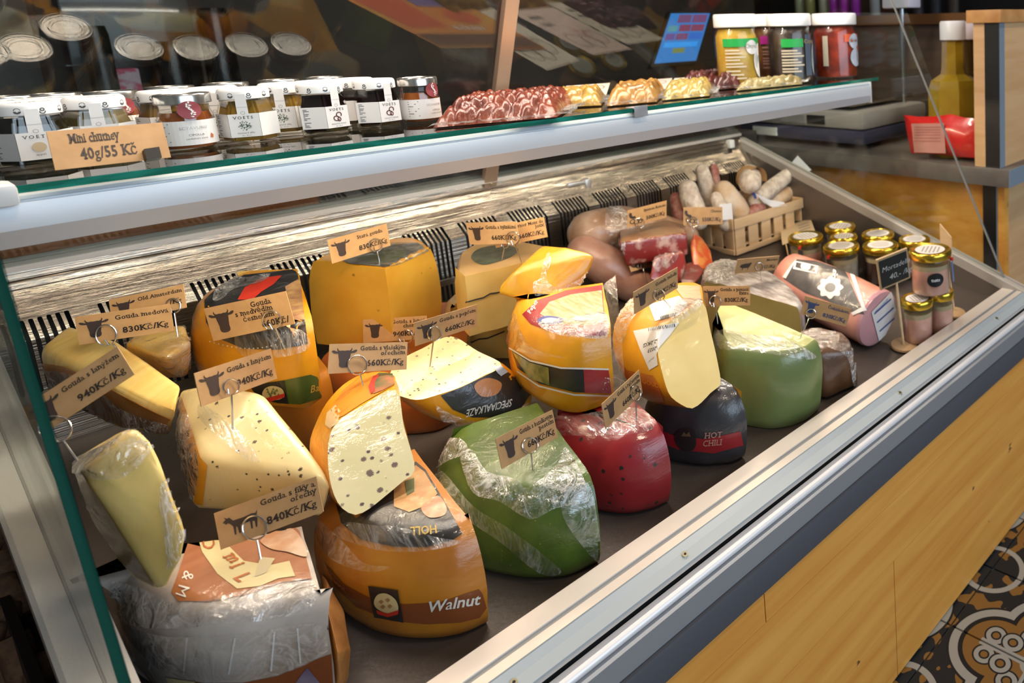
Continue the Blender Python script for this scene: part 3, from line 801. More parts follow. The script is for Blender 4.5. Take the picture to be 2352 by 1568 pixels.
# --- light rail with its LED line, and the glass shelf on it
SH = 0.8514
rz = lambda r, y: Py(150, r, y).z
lr = [(0.318, rz(428, .312)), (0.306, rz(430, .306)), (0.303, rz(444, .303)), (0.3045, rz(446, .3045)), (0.3045, rz(450, .3045)), (0.302, rz(452, .302)), (0.3, rz(480, .3)), (0.301, rz(511, .301)),
      (0.314, rz(550, .314)), (0.318, rz(549, .318)), (0.322, rz(549, .325) + .0032), (0.342, rz(549, .325) + .0032), (0.346, rz(549, .325)), (0.352, rz(520, .345)), (0.350, rz(440, .345))]
RAILX1 = 1.155
lrail = extrude_x('light_rail', lr, -0.004, RAILX1, ALUW, case, True, 28)
LEDM = M('led', (1, 1, 1), emit=(1.0, 0.79, 0.54), es=240)
bm = bmesh.new(); zl = rz(549, .325)
NL = 44
for k in range(NL):
    x = 0.03 + k * 1.09 / (NL - 1)
    add_box(bm, x - 0.0035, x + 0.0035, 0.3300, 0.3365, zl + 0.0010, zl + 0.0030)
leds = bm_obj('led_strip', bm, LEDM, lrail); leds['kind'] = 'stuff'
box('end_cap', RAILX1, RAILX1 + 0.003, 0.301, 0.345, rz(545, .32), rz(432, .306), WHITEP, lrail)
a = Py(0, 425, 0.296); b = Py(48, 470, 0.296)
box('bracket_cap', -0.004, b.x, 0.290, 0.330, b.z, Py(20, 423, 0.296).z, WHITEP, lrail, 0.004)
shelf = empty('glass_shelf', 'long clear glass shelf with green edge carrying jars and packs above the cheese', 'shelf', (0.6, 0.4, SH))
SX0, SX1, SY0, SY1, ST = 0.002, 1.178, 0.298, 0.640, 0.0065
box('shelf_pane', SX0 - .6, SX1 - .6, SY0 - .4, SY1 - .4, -ST, 0, glass_mat('shelf_glass', tint=(0.93, 0.97, 0.95), gain=1.3), shelf)
o = box('glass_edge', SX0 - .6, SX1 - .6, SY0 - .4 - 0.0012, SY0 - .4, -ST, -0.0001, GREEN2, shelf)
box('glass_edge', SX1 - .6, SX1 - .6 + 0.001, SY0 - .4, SY1 - .4, -ST, -0.0001, M('far_glass_edge'), shelf)
# canopy lamp over the shelf (outside the frame, the jars' lids show its light)
cano = empty('canopy_lamp', 'slim lamp bar above the glass shelf', 'lamp', (0.6, 0.34, 1.33))
box('housing', -0.59, 0.59, -0.03, 0.03, -0.012, 0.03, ALUW, cano)
box('diffuser', -0.57, 0.57, -0.012, 0.012, -0.016, -0.012, M('canopy_led', (1, 1, 1), emit=(1.0, 0.88, 0.74), es=9), cano)
# ================================================================== NEXT COUNTER AND BACKGROUND
CX = 1.30
ct = empty('side_counter', 'dark grey side counter with oak body and slim grey edge next to the case', 'counter', (CX, 0.5, 0.6))
def cbox(n, x0, x1, y0, y1, z0, z1, mat, par=None, bev=0.0):
    return box(n, x0 - CX, x1 - CX, y0 - 0.5, y1 - 0.5, z0 - 0.6, z1 - 0.6, mat, par or ct, bev)
DAYBLUE = M('daylit_blue_edge', (0.20, 0.25, 0.31), 0.4)  # daylight's blue put into the colour of the window-facing edges
cbox('countertop', CX, 2.3, 0.049, 1.7, 0.609, 0.648, CNT, None, 0.0015)
cbox('front_edge', CX + 0.001, 2.3, 0.047, 0.0495, 0.6095, 0.6475, DAYBLUE)
cbox('side_panel', CX + 0.05, CX + 0.07, 0.085, 1.7, 0.0, 0.608, WOOD)
yb0 = Px(2288, 520, CX + 0.045).y; yb1 = Px(2258, 520, CX + 0.045).y
cbox('corner_post', CX + 0.045, CX + 0.075, yb0, yb1, 0.0, 0.608, BLACK)
xw = Py(2302, 520, yb0).x
cbox('post_edge', CX + 0.046, xw, yb0 - 0.001, yb0 + 0.001, 0.0, 0.608, DAYBLUE)
cbox('front_board', xw, 2.3, yb0 - 0.0005, yb0 + 0.02, 0.0, 0.608, WOOD2)
# low wall standing on the counter
up = empty('counter_screen_wall', 'wooden corner wall with black post and oak cap standing on the grey counter', 'partition', (CX, 0.1, 0.648))
def ubox(n, x0, x1, y0, y1, z0, z1, mat, bev=0.0): return box(n, x0 - CX, x1 - CX, y0 - 0.1, y1 - 0.1, z0 - 0.648, z1 - 0.648, mat, up, bev)
ux = CX + 0.012
ya, ybk, yw = Px(2295, 200, ux).y, Px(2262, 200, ux).y, Px(2237, 200, ux).y
ubox('black_post', ux, ux + 0.05, ya, ybk, 0.648, 0.966, BLACK)
ubox('wood_jamb', ux, ux + 0.05, ybk, yw, 0.648, 0.966, WOOD2)
xe = Py(2307, 200, ya).x
ubox('daylit_edge', ux + 0.001, xe, ya - 0.001, ya, 0.648, 0.966, DAYBLUE)
ubox('wood_board', xe, 2.2, ya - 0.0005, ya + 0.015, 0.648, 0.966, WOOD2)
zt0, zt1 = Px(2290, 52, ux).z, Px(2290, 22, ux).z
ubox('oak_cap', ux - 0.006, 2.2, ya - 0.008, yw + 0.014, zt0, zt1, M('oak_cap', (0.45, 0.20, 0.06), 0.5, col2=(0.55, 0.29, 0.1), nscale=30), 0.001)
# panel behind the counter, with shelf board on top
BPX = 1.80
bp = empty('back_partition', 'brown laminated partition with oak top board behind the counter things', 'partition', (BPX, 0.7, 0.648))
box('panel', 0, 0.02, -0.55, 1.1, 0, Px(2150, 55, BPX).z - 0.648, M('brown_laminate', (0.13, 0.085, 0.062), 0.5, col2=(0.17, 0.115, 0.085), nscale=12, nstretch=(1, 0.4, 4)), bp)
box('top_board', -0.012, 0.04, -0.55, 1.1, Px(2150, 55, BPX).z - 0.648, Px(2150, 31, BPX).z - 0.648, M('top_board_wood', (0.24, 0.105, 0.035), 0.5), bp)
# dark wall of bottles further back (only their bases reach into the frame)
rack = empty('bottle_rack', 'dark bottle shelf high behind the partition, right of the jars', 'shelf', (2.3, 1.0, 0.985))
box('rack_board', -0.1, 0.2, -1.0, 1.0, -0.03, 0, M('rack_wood', (0.05, 0.03, 0.02), 0.6), rack)
box('rack_back', 0.16, 0.2, -1.0, 1.0, 0, 0.8, DARK, rack)
bcols = [((0.34, 0.36, 0.22), 'pale clear'), ((0.30, 0.30, 0.10), 'olive tinted'), ((0.42, 0.42, 0.30), 'cream'), ((0.36, 0.03, 0.40), 'bright purple'), ((0.42, 0.04, 0.45), 'magenta'),
         ((0.30, 0.02, 0.38), 'violet'), ((0.30, 0.33, 0.35), 'silver grey'), ((0.05, 0.05, 0.06), 'smoky black'), ((0.035, 0.04, 0.055), 'midnight blue'), ((0.06, 0.05, 0.045), 'brown black')]
places = ['first', 'second', 'third', 'fourth', 'fifth', 'sixth', 'seventh', 'eighth', 'ninth', 'tenth']
for k, px_ in enumerate((1838, 1862, 1893, 1916, 1940, 1966, 2010, 2110, 2150, 2190)):
    p = Px(px_, 30, 2.27)
    m = M('rack_bottle_%d' % k, bcols[k][0], 0.15, coat=1)
    b = lathe('bottle', [(0.0, 0.0), (0.019, 0.0), (0.021, 0.004), (0.021, 0.13), (0.017, 0.15), (0.008, 0.165), (0.007, 0.20), (0.0, 0.20)], m, None, 16)
    b.location = (2.27, p.y, 0.985)
    tag(b, '%s bottle base on the dark rack, %s from the jar side' % (bcols[k][1], places[k]), 'bottle', 'bottles on the dark rack')
    cp = lathe('cap', [(0.0, 0.2), (0.009, 0.2), (0.009, 0.225), (0.0, 0.225)], BLACK, b, 12)
# weighing scale with pole display
sc = Px(1880, 330, 1.52); sc0 = Vector((1.50, 0.80, 0.648))
scale = empty('counter_scale', 'grey counter scale with dark blue base and raised pole display', 'scale', sc0)
GREYP = M('scale_grey', (0.33, 0.30, 0.29), 0.4); NAVY = M('scale_navy', (0.045, 0.045, 0.085), 0.4)
bm = bmesh.new(); add_box(bm, -0.15, 0.15, -0.32, 0.26, 0.012, 0.050, 0.016); bm_obj('base', bm, NAVY, scale, 40)
bm = bmesh.new(); add_box(bm, -0.145, 0.15, -0.315, 0.255, 0.050, 0.095, 0.014); bm_obj('body', bm, GREYP, scale, 40)
bm = bmesh.new(); add_box(bm, -0.12, 0.16, -0.26, 0.24, 0.105, 0.118, 0.004); bm_obj('weighing_plate', bm, STEEL, scale, 40)
box('display', -0.149, -0.144, -0.19, -0.13, 0.06, 0.083, BLACK, scale)
box('sticker', -0.153, -0.149, -0.02, 0.07, 0.020, 0.042, WHITEP, scale)
box('keypad', -0.149, -0.1445, -0.12, -0.03, 0.060, 0.082, M('keypad', (0.22, 0.21, 0.21), 0.5), scale)
p = Px(2076, 200, 1.60)
tube('pole', [(0.10, p.y - 0.80, 0.09), (0.10, p.y - 0.80, 0.37)], 0.007, M('pole_chrome', (0.55, 0.57, 0.62), 0.2, 0.9), scale, 12)
box('pole_head', 0.07, 0.13, p.y - 0.80 - 0.045, p.y - 0.80 + 0.045, Px(2076, 19, 1.6).z - 0.648, 0.45, M('pale_lilac_plastic', (0.55, 0.55, 0.66), 0.4), scale, 0.006)
# oil bottles
p = Px(2192, 285, 1.42)
OIL = M('mustard_oil', (0.36, 0.235, 0.018), 0.2, coat=0.6, col2=(0.30, 0.18, 0.012), nscale=30)
def oil_bottle(loc, k, mat, label, capm):
    b = empty('oil_bottle', label, 'bottle', loc, 'oil bottles on the side counter')
    s = k
    pr = [(0, 0), (0.054, 0), (0.057, 0.006), (0.057, 0.145), (0.050, 0.165), (0.029, 0.178), (0.0265, 0.19), (0.0245, 0.25), (0.0, 0.25)]
    o = lathe('body', [(r * s, z * s) for r, z in pr], mat, b, 8, 20, math.radians(22.5 + 20))
    lathe('cap', [(r * s, z * s) for r, z in [(0, 0.25), (0.025, 0.25), (0.0285, 0.252), (0.0285, 0.288), (0.026, 0.292), (0, 0.292)]], capm, b, 20)
    f = box('label', -0.0540 * s, -0.0520 * s, -0.017 * s, 0.017 * s, 0.02 * s, 0.07 * s, M('oil_label', (0.23, 0.14, 0.02), 0.5), b, 0, Matrix.Rotation(math.radians(22.5 + 22.5 + 20), 4, 'Z'))
    return b
hgt = (Px(2184, 48, 1.42).z - 0.648)
oil_bottle((1.42, p.y, 0.648), hgt / 0.292, OIL, 'yellow mustard oil bottle with white cap behind the red bag', M('white_cap', (0.72, 0.72, 0.78), 0.4))
p2 = Px(2225, 250, 1.55)
oil_bottle((1.55, p2.y, 0.648), (Px(2215, 50, 1.55).z - 0.648) / 0.292, M('dark_oil', (0.06, 0.035, 0.012), 0.15, coat=1), 'dark brown oil bottle half hidden behind the yellow bottle', M('red_white_cap', (0.66, 0.55, 0.60), 0.4))
# red bag lying against the post
bx = 1.345
q = [Px(a, b, bx) for a, b in ((2076, 264), (2110, 268), (2150, 267), (2185, 262), (2215, 270), (2262, 274), (2262, 364), (2200, 360), (2150, 354), (2092, 352), (2088, 330), (2082, 300))]
bag = empty('red_bag', 'bright red foil snack bag lying on the grey counter by the post', 'bag', (bx, q[8].y, 0.649))
bc = Vector((bx, q[8].y, 0.649))
n = len(q); cen = sum(q, Vector()) / n
for p_ in q: p_.z = max(p_.z, 0.650)
V = [p_ - bc for p_ in q] + [p_.lerp(cen, .35) + Vector((-0.016, 0, 0)) - bc for p_ in q] + [p_.lerp(cen, .7) + Vector((-0.022, 0, 0)) - bc for p_ in q] + [p_.lerp(cen, .35) + Vector((0.018, 0, 0)) - bc for p_ in q]
F = [(i, (i + 1) % n, n + (i + 1) % n, n + i) for i in range(n)] + [(n + i, n + (i + 1) % n, 2 * n + (i + 1) % n, 2 * n + i) for i in range(n)] + [tuple(range(2 * n, 3 * n))] + \
    [(i, 3 * n + i, 3 * n + (i + 1) % n, (i + 1) % n) for i in range(n)] + [tuple(range(3 * n, 4 * n))[::-1]]
bo = mesh_obj('foil', V, F, M('red_foil', (0.62, 0.018, 0.016), 0.28, coat=0.5, bump=0.3, bscale=30), bag, 60)
def on_plane(ps, x): return [Px(a, b, x) - bc for a, b in ps]
mesh_obj('pale_label', on_plane([(2093, 284), (2168, 283), (2172, 352), (2100, 350)], bx - 0.0235), [(0, 1, 2, 3)], M('pink_label', (0.56, 0.24, 0.21), 0.5, bump=0.1), bag)
for k, yy in enumerate((291, 297, 303, 309, 316, 323)):
    mesh_obj('text_line', on_plane([(2100, yy), (2160, yy), (2160, yy + 2), (2100, yy + 2)], bx - 0.0242), [(0, 1, 2, 3)], M('label_text', (0.45, 0.13, 0.12), 0.6), bag)
# staff side worktop strip seen under the light rail
w1 = Py(735, 465, 0.80)
wt = box('cutting_board', -0.45, w1.x, 0.80, 1.15, Py(150, 576, 0.80).z - 0.004, Py(150, 535, 0.80).z, WOODO, None, 0.003)
tag(wt, 'orange-brown wooden board behind the steel back of the case', 'board')
bk = box('back_counter', -0.02, 1.285, 0.79, 1.35, 0.0, Py(150, 577, 0.80).z - 0.006, M('dark_back_counter', (0.05, 0.042, 0.037), 0.5), None)
tag(bk, 'dark staff counter behind the display case', 'counter')
# touch screen till
sy = 1.02
crn = [Py(a, b, sy + c) for a, b, c in ((1541, 31, 0.05), (1648, 27, 0.05), (1612, 148, 0), (1503, 146, 0))]
crn = [Py(1541, 31, sy + .05), None, None, Py(1503, 146, sy)]
wv = Vector((0.135, 0.0, 0.0)); crn[1] = crn[0] + wv; crn[2] = crn[3] + wv
till = empty('touch_screen_till', 'tilted blue touch screen till glowing behind the glass door', 'screen', (crn[3] + crn[2]) / 2)
tc_ = (crn[3] + crn[2]) / 2
ex = (crn[2] - crn[3]); ey = (crn[0] - crn[3]); nz_ = ex.cross(ey).normalized()
if nz_.y > 0: nz_ = -nz_
def tq(u0, v0, u1, v1, off): return [crn[3] + ex * u + ey * v + nz_ * off - tc_ for u, v in ((u0, v0), (u1, v0), (u1, v1), (u0, v1))]
def slabq(n, u0, v0, u1, v1, o0, o1, mat, par):
    A, B = tq(u0, v0, u1, v1, o0), tq(u0, v0, u1, v1, o1)
    return mesh_obj(n, A + B, [(3, 2, 1, 0), (4, 5, 6, 7), (0, 1, 5, 4), (1, 2, 6, 5), (2, 3, 7, 6), (3, 0, 4, 7)], mat, par)
slabq('housing', -0.05, -0.06, 1.05, 1.06, -0.02, 0.0, BLACK, till)
scn = slabq('display', 0, 0, 1, 1, 0.0, 0.001, M('screen_blue', (0.02, 0.1, 0.3), 0.3, emit=(0.035, 0.17, 0.46), es=1.0), till)
cells = [(0.22, 0.80, 0.55, 0.97, (0.12, 0.05, 0.12)), (0.58, 0.80, 0.95, 0.97, (0.13, 0.05, 0.13)), (0.05, 0.62, 0.28, 0.74, (0.06, 0.2, 0.25)), (0.32, 0.62, 0.6, 0.76, (0.16, 0.04, 0.08)), (0.62, 0.62, 0.95, 0.76, (0.16, 0.04, 0.08)),
         (0.3, 0.45, 0.6, 0.58, (0.13, 0.05, 0.12)), (0.63, 0.45, 0.95, 0.58, (0.03, 0.10, 0.40)), (0.05, 0.45, 0.27, 0.58, (0.10, 0.06, 0.2)), (0.33, 0.18, 0.62, 0.28, (0.13, 0.16, 0.06)), (0.08, 0.3, 0.9, 0.4, (0.03, 0.22, 0.6))]
for a in cells: slabq('screen_button', a[0], a[1], a[2], a[3], 0.001, 0.0016, M('btn_%d' % int(a[4][0] * 100 + a[4][2] * 1000), a[4], 0.3, emit=a[4], es=1.0), scn)
tube('stand', [Vector((ex.x / 2 - wv.x / 2, 0.03, 0.02)), Vector((0, 0.06, Py(1560, 200, sy).z - tc_.z - 0.32))], 0.02, BLACK, till, 10)
# dark things behind the staff counter, dimly seen through the door glass
def bgbox(n, label, cat, px0, px1, py0, py1, y, dep, mat, bev=0.004):
    a, b = Py(px0, py1, y), Py(px1, py0, y)
    o = box(n, a.x, b.x, y, y + dep, a.z, b.z, mat, None, bev); return tag(o, label, cat)
sb = box('back_shelf', -1.0, 3.0, 1.75, 2.25, 0.0, 0.72, M('back_shelf_dark', (0.045, 0.036, 0.03), 0.5), None); tag(sb, 'dark low cupboard along the staff wall behind everything', 'cupboard')
zb = 0.72
def on_shelf(n, label, cat, px0, px1, ptop, y, dep, mat):
    a, b = Py(px0, ptop, y), Py(px1, ptop, y)
    o = box(n, a.x, b.x, y, y + dep, zb, max(zb + .03, a.z), mat, None, 0.006); return tag(o, label, cat)
cm = on_shelf('coffee_machine', 'black boxy appliance with a pale bar behind the honey jars', 'appliance', 110, 420, -80, 1.9, 0.3, M('appliance_black', (0.015, 0.015, 0.017), 0.35, coat=.4))
a, b = Py(152, 151, 1.893), Py(237, 147, 1.893)
box('light_bar', a.x, b.x, 1.892, 1.9, a.z, b.z, M('chrome_bar', (0.7, 0.72, 0.75), 0.2, 0.9), cm)
on_shelf('carton', 'white carton with pink print on the staff cupboard', 'carton', 259, 320, 158, 1.82, 0.05, M('carton_print', (0.55, 0.45, 0.56), 0.5, col2=(0.50, 0.06, 0.16), nscale=26, ramp=(0.5, 0.56)))
for k, (px_, top, r) in enumerate(((372, 95, 0.03), (200, 60, 0.022), (470, 20, 0.03))):
    p = Py(px_, top, 1.85)
    b = lathe('canister', [(0, 0), (r, 0), (r, p.z - zb - 0.02), (r * 0.85, p.z - zb), (0, p.z - zb)], M('canister_dark', (0.03, 0.03, 0.032), 0.25, 0.6), None, 18); b.location = (p.x, 1.80, zb)
    tag(b, ['squat dark canister behind the onion jam jar', 'slim dark flask near the grey pillar', 'tall dark canister below the price strip packs'][k], 'canister')
# cork bin at the near end
cb = empty('cork_bin', 'dark wooden bin full of wine corks at the near end of the case', 'bin', (-0.17, 0.50, 0.0))
DW = M('bin_wood', (0.022, 0.014, 0.009), 0.6)
for n_, a in (('bin_side', (-0.14, 0.136, -0.45, -0.43, 0, 0.36)), ('bin_side', (-0.14, 0.136, 0.43, 0.45, 0, 0.44)), ('bin_side', (-0.16, -0.14, -0.45, 0.45, 0, 0.44)), ('bin_side', (0.132, 0.139, -0.45, 0.45, 0, 0.415)), ('bin_floor', (-0.14, 0.136, -0.43, 0.43, 0.30, 0.335))):
    box(n_, *a, DW, cb)
CORK = M('cork', (0.20, 0.10, 0.045), 0.8, col2=(0.13, 0.06, 0.028), nscale=120, ramp=(0.4, 0.6), bump=0.3, bscale=200)
def cork(p, ax, label, group):
    ax = Vector(ax).normalized(); L = 0.046
    o = tube('cork', [p - ax * L / 2, p - ax * (L / 2 - .002), p + ax * (L / 2 - .002), p + ax * L / 2], [0.0112, 0.0122, 0.0122, 0.0112], CORK, None, 16, 40)
    tag(o, label, 'cork', group)
    return o
kc = cork(CAM + ray(45, 1512) * 0.70, (0.05, -0.42, -0.9), 'wine cork with dark handwritten script, nearest the case corner', 'wine corks in the bin')
for k, (a, b, t) in enumerate(((8, 1450, 0.72), (22, 1375, 0.74), (4, 1320, 0.75), (30, 1290, 0.78), (2, 1555, 0.70), (95, 1562, 0.69), (12, 1230, 0.80), (-40, 1500, 0.70), (-45, 1400, 0.74), (-90, 1540, 0.70), (-60, 1320, 0.76))):
    ax = (rnd.uniform(-.5, .5), rnd.uniform(-.8, .2), -0.8)
    cork(CAM + ray(a, b) * t, ax, 'plain brown wine cork lying in the dark bin', 'wine corks in the bin')
decal_text('script', kc, 'Hengl', (66, 1556), (4, -26), (-17, 3), M('cork_ink', (0.02, 0.012, 0.008), 0.7), bold=0.0, serif=False)
# loose bed of corks below
cbm = bmesh.new(); crn2 = random.Random(3)
for k in range(120):
    p = Vector((crn2.uniform(-.12, .11), crn2.uniform(-.40, .40), crn2.uniform(0.345, 0.352))); a = crn2.uniform(0, 3.14)
    ax = Vector((math.cos(a), math.sin(a), 0)) * 0.022
    add_tube(cbm, [p - ax, p + ax], 0.0115, 8)
o = bm_obj('cork_bed', cbm, CORK, cb, 40); o['kind'] = 'stuff'
# ================================================================== GOODS ON THE GLASS SHELF
PAPER = M('label_paper', (0.80, 0.78, 0.76), 0.6)
INK = M('ink', (0.035, 0.028, 0.026), 0.6)
BROWNINK = M('brown_ink', (0.10, 0.022, 0.016), 0.5)
GREY_INK = M('grey_ink', (0.28, 0.26, 0.25), 0.6)
JGLASS = glass_mat('jar_glass', tint=(0.97, 0.97, 0.95), gain=1.0)
SILV = M('silver_lid', (0.72, 0.70, 0.66), 0.22, 0.95)
WLID = M('white_lid', (0.84, 0.83, 0.81), 0.35, coat=0.3)
HJ = 0.0605
def flatmesh(name, V2, F, fn, mat, parent):
    return mesh_obj(name, [fn(a, b) for a, b in V2], F, mat, parent)
def txt(parent, s, cx, cy, size, fn, mat, bold=0.012, serif=True, name='lettering', space=0.0):
    V, F, w = text2d(s, size, bold, serif, space * 1.0)
    return flatmesh(name, [(a - w / 2 + cx, b + cy) for a, b in V], F, fn, mat, parent)
def ringmesh(cx, cy, r, w, n=6, rot=0.0):
    V, F = [], []
    for k in range(n):
        a = rot + 2 * math.pi * k / n
        V += [(cx + math.cos(a) * r, cy + math.sin(a) * r), (cx + math.cos(a) * (r - w), cy + math.sin(a) * (r - w))]
    for k in range(n):
        a, b = 2 * k, 2 * ((k + 1) % n); F.append((a, a + 1, b + 1, b))
    return V, F
def join2(*vf):
    V, F = [], []
    for v, f in vf:
        b = len(V); V += v; F += [tuple(b + i for i in q) for q in f]
    return V, F
def curl(cx, cy, r, w, a0, a1, n=14, sy=1.0, rot=0.0):
    V, F = [], []
    for k in range(n + 1):
        a = a0 + (a1 - a0) * k / n
        for q in (r, r - w):
            x, y = q * math.cos(a), q * sy * math.sin(a)
            V.append((cx + x * math.cos(rot) - y * math.sin(rot), cy + x * math.sin(rot) + y * math.cos(rot)))
    for k in range(n): F.append((2 * k, 2 * k + 1, 2 * k + 3, 2 * k + 2))
    return V, F
R6 = 0.0212                                     # hexagon apothem
PROTO = {}
def hex_jar(kind):
    """six sided mini jar, front face towards -y, origin at its base"""
    r = bpy.data.objects.new('mini_jar', None); COL.objects.link(r); r.empty_display_size = .02
    dark = kind == 'balsamico' or kind == 'appel'
    CT = {'mosterd': M('mustard_sauce', (0.15, 0.085, 0.012), 0.18, coat=1, col2=(0.27, 0.15, 0.02), nscale=60),
          'balsamico': M('balsamic_sauce', (0.010, 0.004, 0.004), 0.12, coat=1), 'appel': M('dark_syrup', (0.008, 0.007, 0.006), 0.12, coat=1),
          'olijf': M('olive_sauce', (0.13, 0.10, 0.025), 0.18, coat=1, col2=(0.2, 0.14, 0.035), nscale=60)}[kind]
    rc = R6 / math.cos(math.pi / 6)
    def hexpr(pr, rr): return lathe('b', pr, None, None, 6)
    def hexlathe(n, prof, mat, par):
        bm = bmesh.new(); add_lathe(bm, prof, 6)
        bmesh.ops.rotate(bm, cent=(0, 0, 0), matrix=Matrix.Rotation(math.radians(0), 3, 'Z'), verts=bm.verts[:])
        bmesh.ops.bevel(bm, geom=[e for e in bm.edges if abs(e.verts[0].co.z - e.verts[1].co.z) > 0.004], offset=0.002, segments=2, affect='EDGES')
        return bm_obj(n, bm, mat, par, 50)
    hexlathe('contents', [(rc * .86, 0.004), (rc * .93, 0.006), (rc * .93, 0.034), (rc * .86, 0.040), (rc * .80, 0.047)], CT, r)
    hexlathe('jar_glass', [(rc * .9, 0.0), (rc, 0.0025), (rc, 0.036), (rc * .92, 0.0425), (rc * .84, 0.046), (rc * .84, 0.049)], JGLASS, r)
    lid = lathe('lid', [(0.0, 0.0485), (0.0202, 0.0485), (0.0212, 0.0492), (0.0212, 0.0566), (0.0205, 0.0592), (0.019, HJ), (0.0178, HJ), (0.0168, HJ - .0007), (0.0, HJ - .0007)], WLID, r, 32)
    # grey motifs round the lid and on its top
    parts = []
    V, F = [], []
    for k in range(9):
        a = 2 * math.pi * k / 9 + 0.15
        sh = join2(curl(0, 0.0006, 0.0017, 0.0009, 0, 6.28, 10), curl(0, -0.0012, 0.0022, 0.0008, -3.3, 0.2, 8)) if k % 2 else join2(curl(0, 0, 0.0024, 0.0016, 3.14, 6.28, 8), curl(0, 0.0008, 0.0022, 0.0005, 0, 3.1, 6))
        b = len(V)
        V += [Vector((0.02135 * math.cos(a + x / 0.0212), 0.02135 * math.sin(a + x / 0.0212), 0.0530 + y)) for x, y in sh[0]]
        F += [tuple(b + i for i in q) for q in sh[1]]
    for k in range(9):
        a = k * 2.4; rr = 0.004 + 0.0012 * k
        sh = join2(curl(rr * math.cos(a), rr * math.sin(a), 0.0022, 0.0009, 0, 6.28, 10), curl(rr * math.cos(a) + .002, rr * math.sin(a) - .002, 0.0018, 0.0008, 0, 4.5, 8))
        b = len(V); V += [Vector((x, y, HJ - .0005)) for x, y in sh[0]]; F += [tuple(b + i for i in q) for q in sh[1]]
    mesh_obj('lid_motifs', V, F, M('lid_print', (0.09, 0.085, 0.085), 0.5), lid)
    # paper label over the front face and its two neighbours
    e = 0.00025; s = R6 * math.tan(math.pi / 6)
    def face(k, off=e):
        a = -math.pi / 2 + k * math.pi / 3
        n = Vector((math.cos(a), math.sin(a), 0)); t = Vector((-math.sin(a), math.cos(a), 0))
        return lambda x, z: n * (R6 + off) + t * x + Vector((0, 0, z))
    z0, z1 = 0.0085, 0.0335
    V, F = [], []
    for k in (-1, 0, 1, 2):
        f = face(k); b = len(V); V += [f(-s, z0), f(s, z0), f(s, z1), f(-s, z1)]; F.append((b, b + 1, b + 2, b + 3))
    f = face(0); b = len(V)
    V += [f(-0.0045, z1), f(0.0045, z1), f(0.0045, 0.041), f(-0.0045, 0.041)]; F.append((b, b + 1, b + 2, b + 3))
    V += [Vector((-0.0045, -R6 - .0004, 0.041)), Vector((0.0045, -R6 - .0004, 0.041)), Vector((0.0042, -0.0216, 0.0545)), Vector((-0.0042, -0.0216, 0.0545))]; b += 4; F.append((b, b + 1, b + 2, b + 3))
    lab = mesh_obj('label', V, F, PAPER, r)
    f2 = face(0, e + 0.00025)
    hx = ringmesh(0, 0.0345, 0.0019, 0.00035, 6, math.pi / 6)
    flatmesh('hexagon_mark', *hx, f2, GREY_INK, lab)
    txt(lab, 'VOETS', 0, 0.0280, 0.0042, f2, INK, 0.01, True, space=0.16)
    if kind == 'mosterd':
        rr = random.Random(2); V, F = [], []
        for k in range(90):
            a = rr.uniform(0, 6.28); q = rr.uniform(0.0008, 0.0048); x, y = q * math.cos(a), q * math.sin(a); L = 0.0014; d = a + rr.uniform(-.7, .7)
            b = len(V); V += [(x - .0003 * math.sin(d), .0205 + y + .0003 * math.cos(d)), (x + .0003 * math.sin(d), .0205 + y - .0003 * math.cos(d)), (x + L * math.cos(d), .0205 + y + L * math.sin(d))]; F.append((b, b + 1, b + 2))
        flatmesh('dill_print', V, F, f2, M('dill_green', (0.035, 0.085, 0.012), 0.6), lab)
        txt(lab, 'mosterd dille', 0, 0.0122, 0.0026, f2, INK, -0.005, False)
    elif kind == 'balsamico':
        sh = join2(curl(0.0014, .0232, .0032, .0011, -1.2, 4.4, 16, 1, .4), curl(-0.0018, .0190, .0036, .0012, 1.0, 6.6, 16, .85, -.6), curl(.0012, .0178, .0022, .0010, 0, 6.28, 12, 1.2))
        flatmesh('date_print', *sh, f2, BROWNINK, lab)
        txt(lab, 'balsamico kaneel', 0, 0.0122, 0.0024, f2, INK, -0.005, False)
    elif kind == 'appel':
        flatmesh('apple_print', *curl(0, .0200, .0044, .0043, 0, 6.28, 18), f2, M('apple_cream', (0.62, 0.48, 0.30), 0.6), lab)
        txt(lab, 'appel', 0, 0.0122, 0.0028, f2, INK, -0.005, False)
    else:
        flatmesh('olive_print', *curl(0, .0205, .0036, .0035, 0, 6.28, 14, .8), f2, M('olive_green', (0.16, 0.16, 0.04), 0.6), lab)
    if kind in ('mosterd', 'balsamico'): txt(lab, 'dip · 45 ml', 0, 0.0098, 0.0017, f2, INK, -0.008, False)
    f3 = face(-1, e + 0.00025)                                 # small print on the left neighbour
    V, F = [], []
    for k in range(13):
        if k == 8: continue
        w = (0.6 + 0.4 * math.sin(k * 2.3)) * 0.0065; z = 0.0305 - k * 0.00165; b = len(V)
        V += [(-.0095, z), (-.0095 + w, z), (-.0095 + w, z + .0006), (-.0095, z + .0006)]; F.append((b, b + 1, b + 2, b + 3))
    flatmesh('small_print', V, F, f3, INK, lab)
    return r
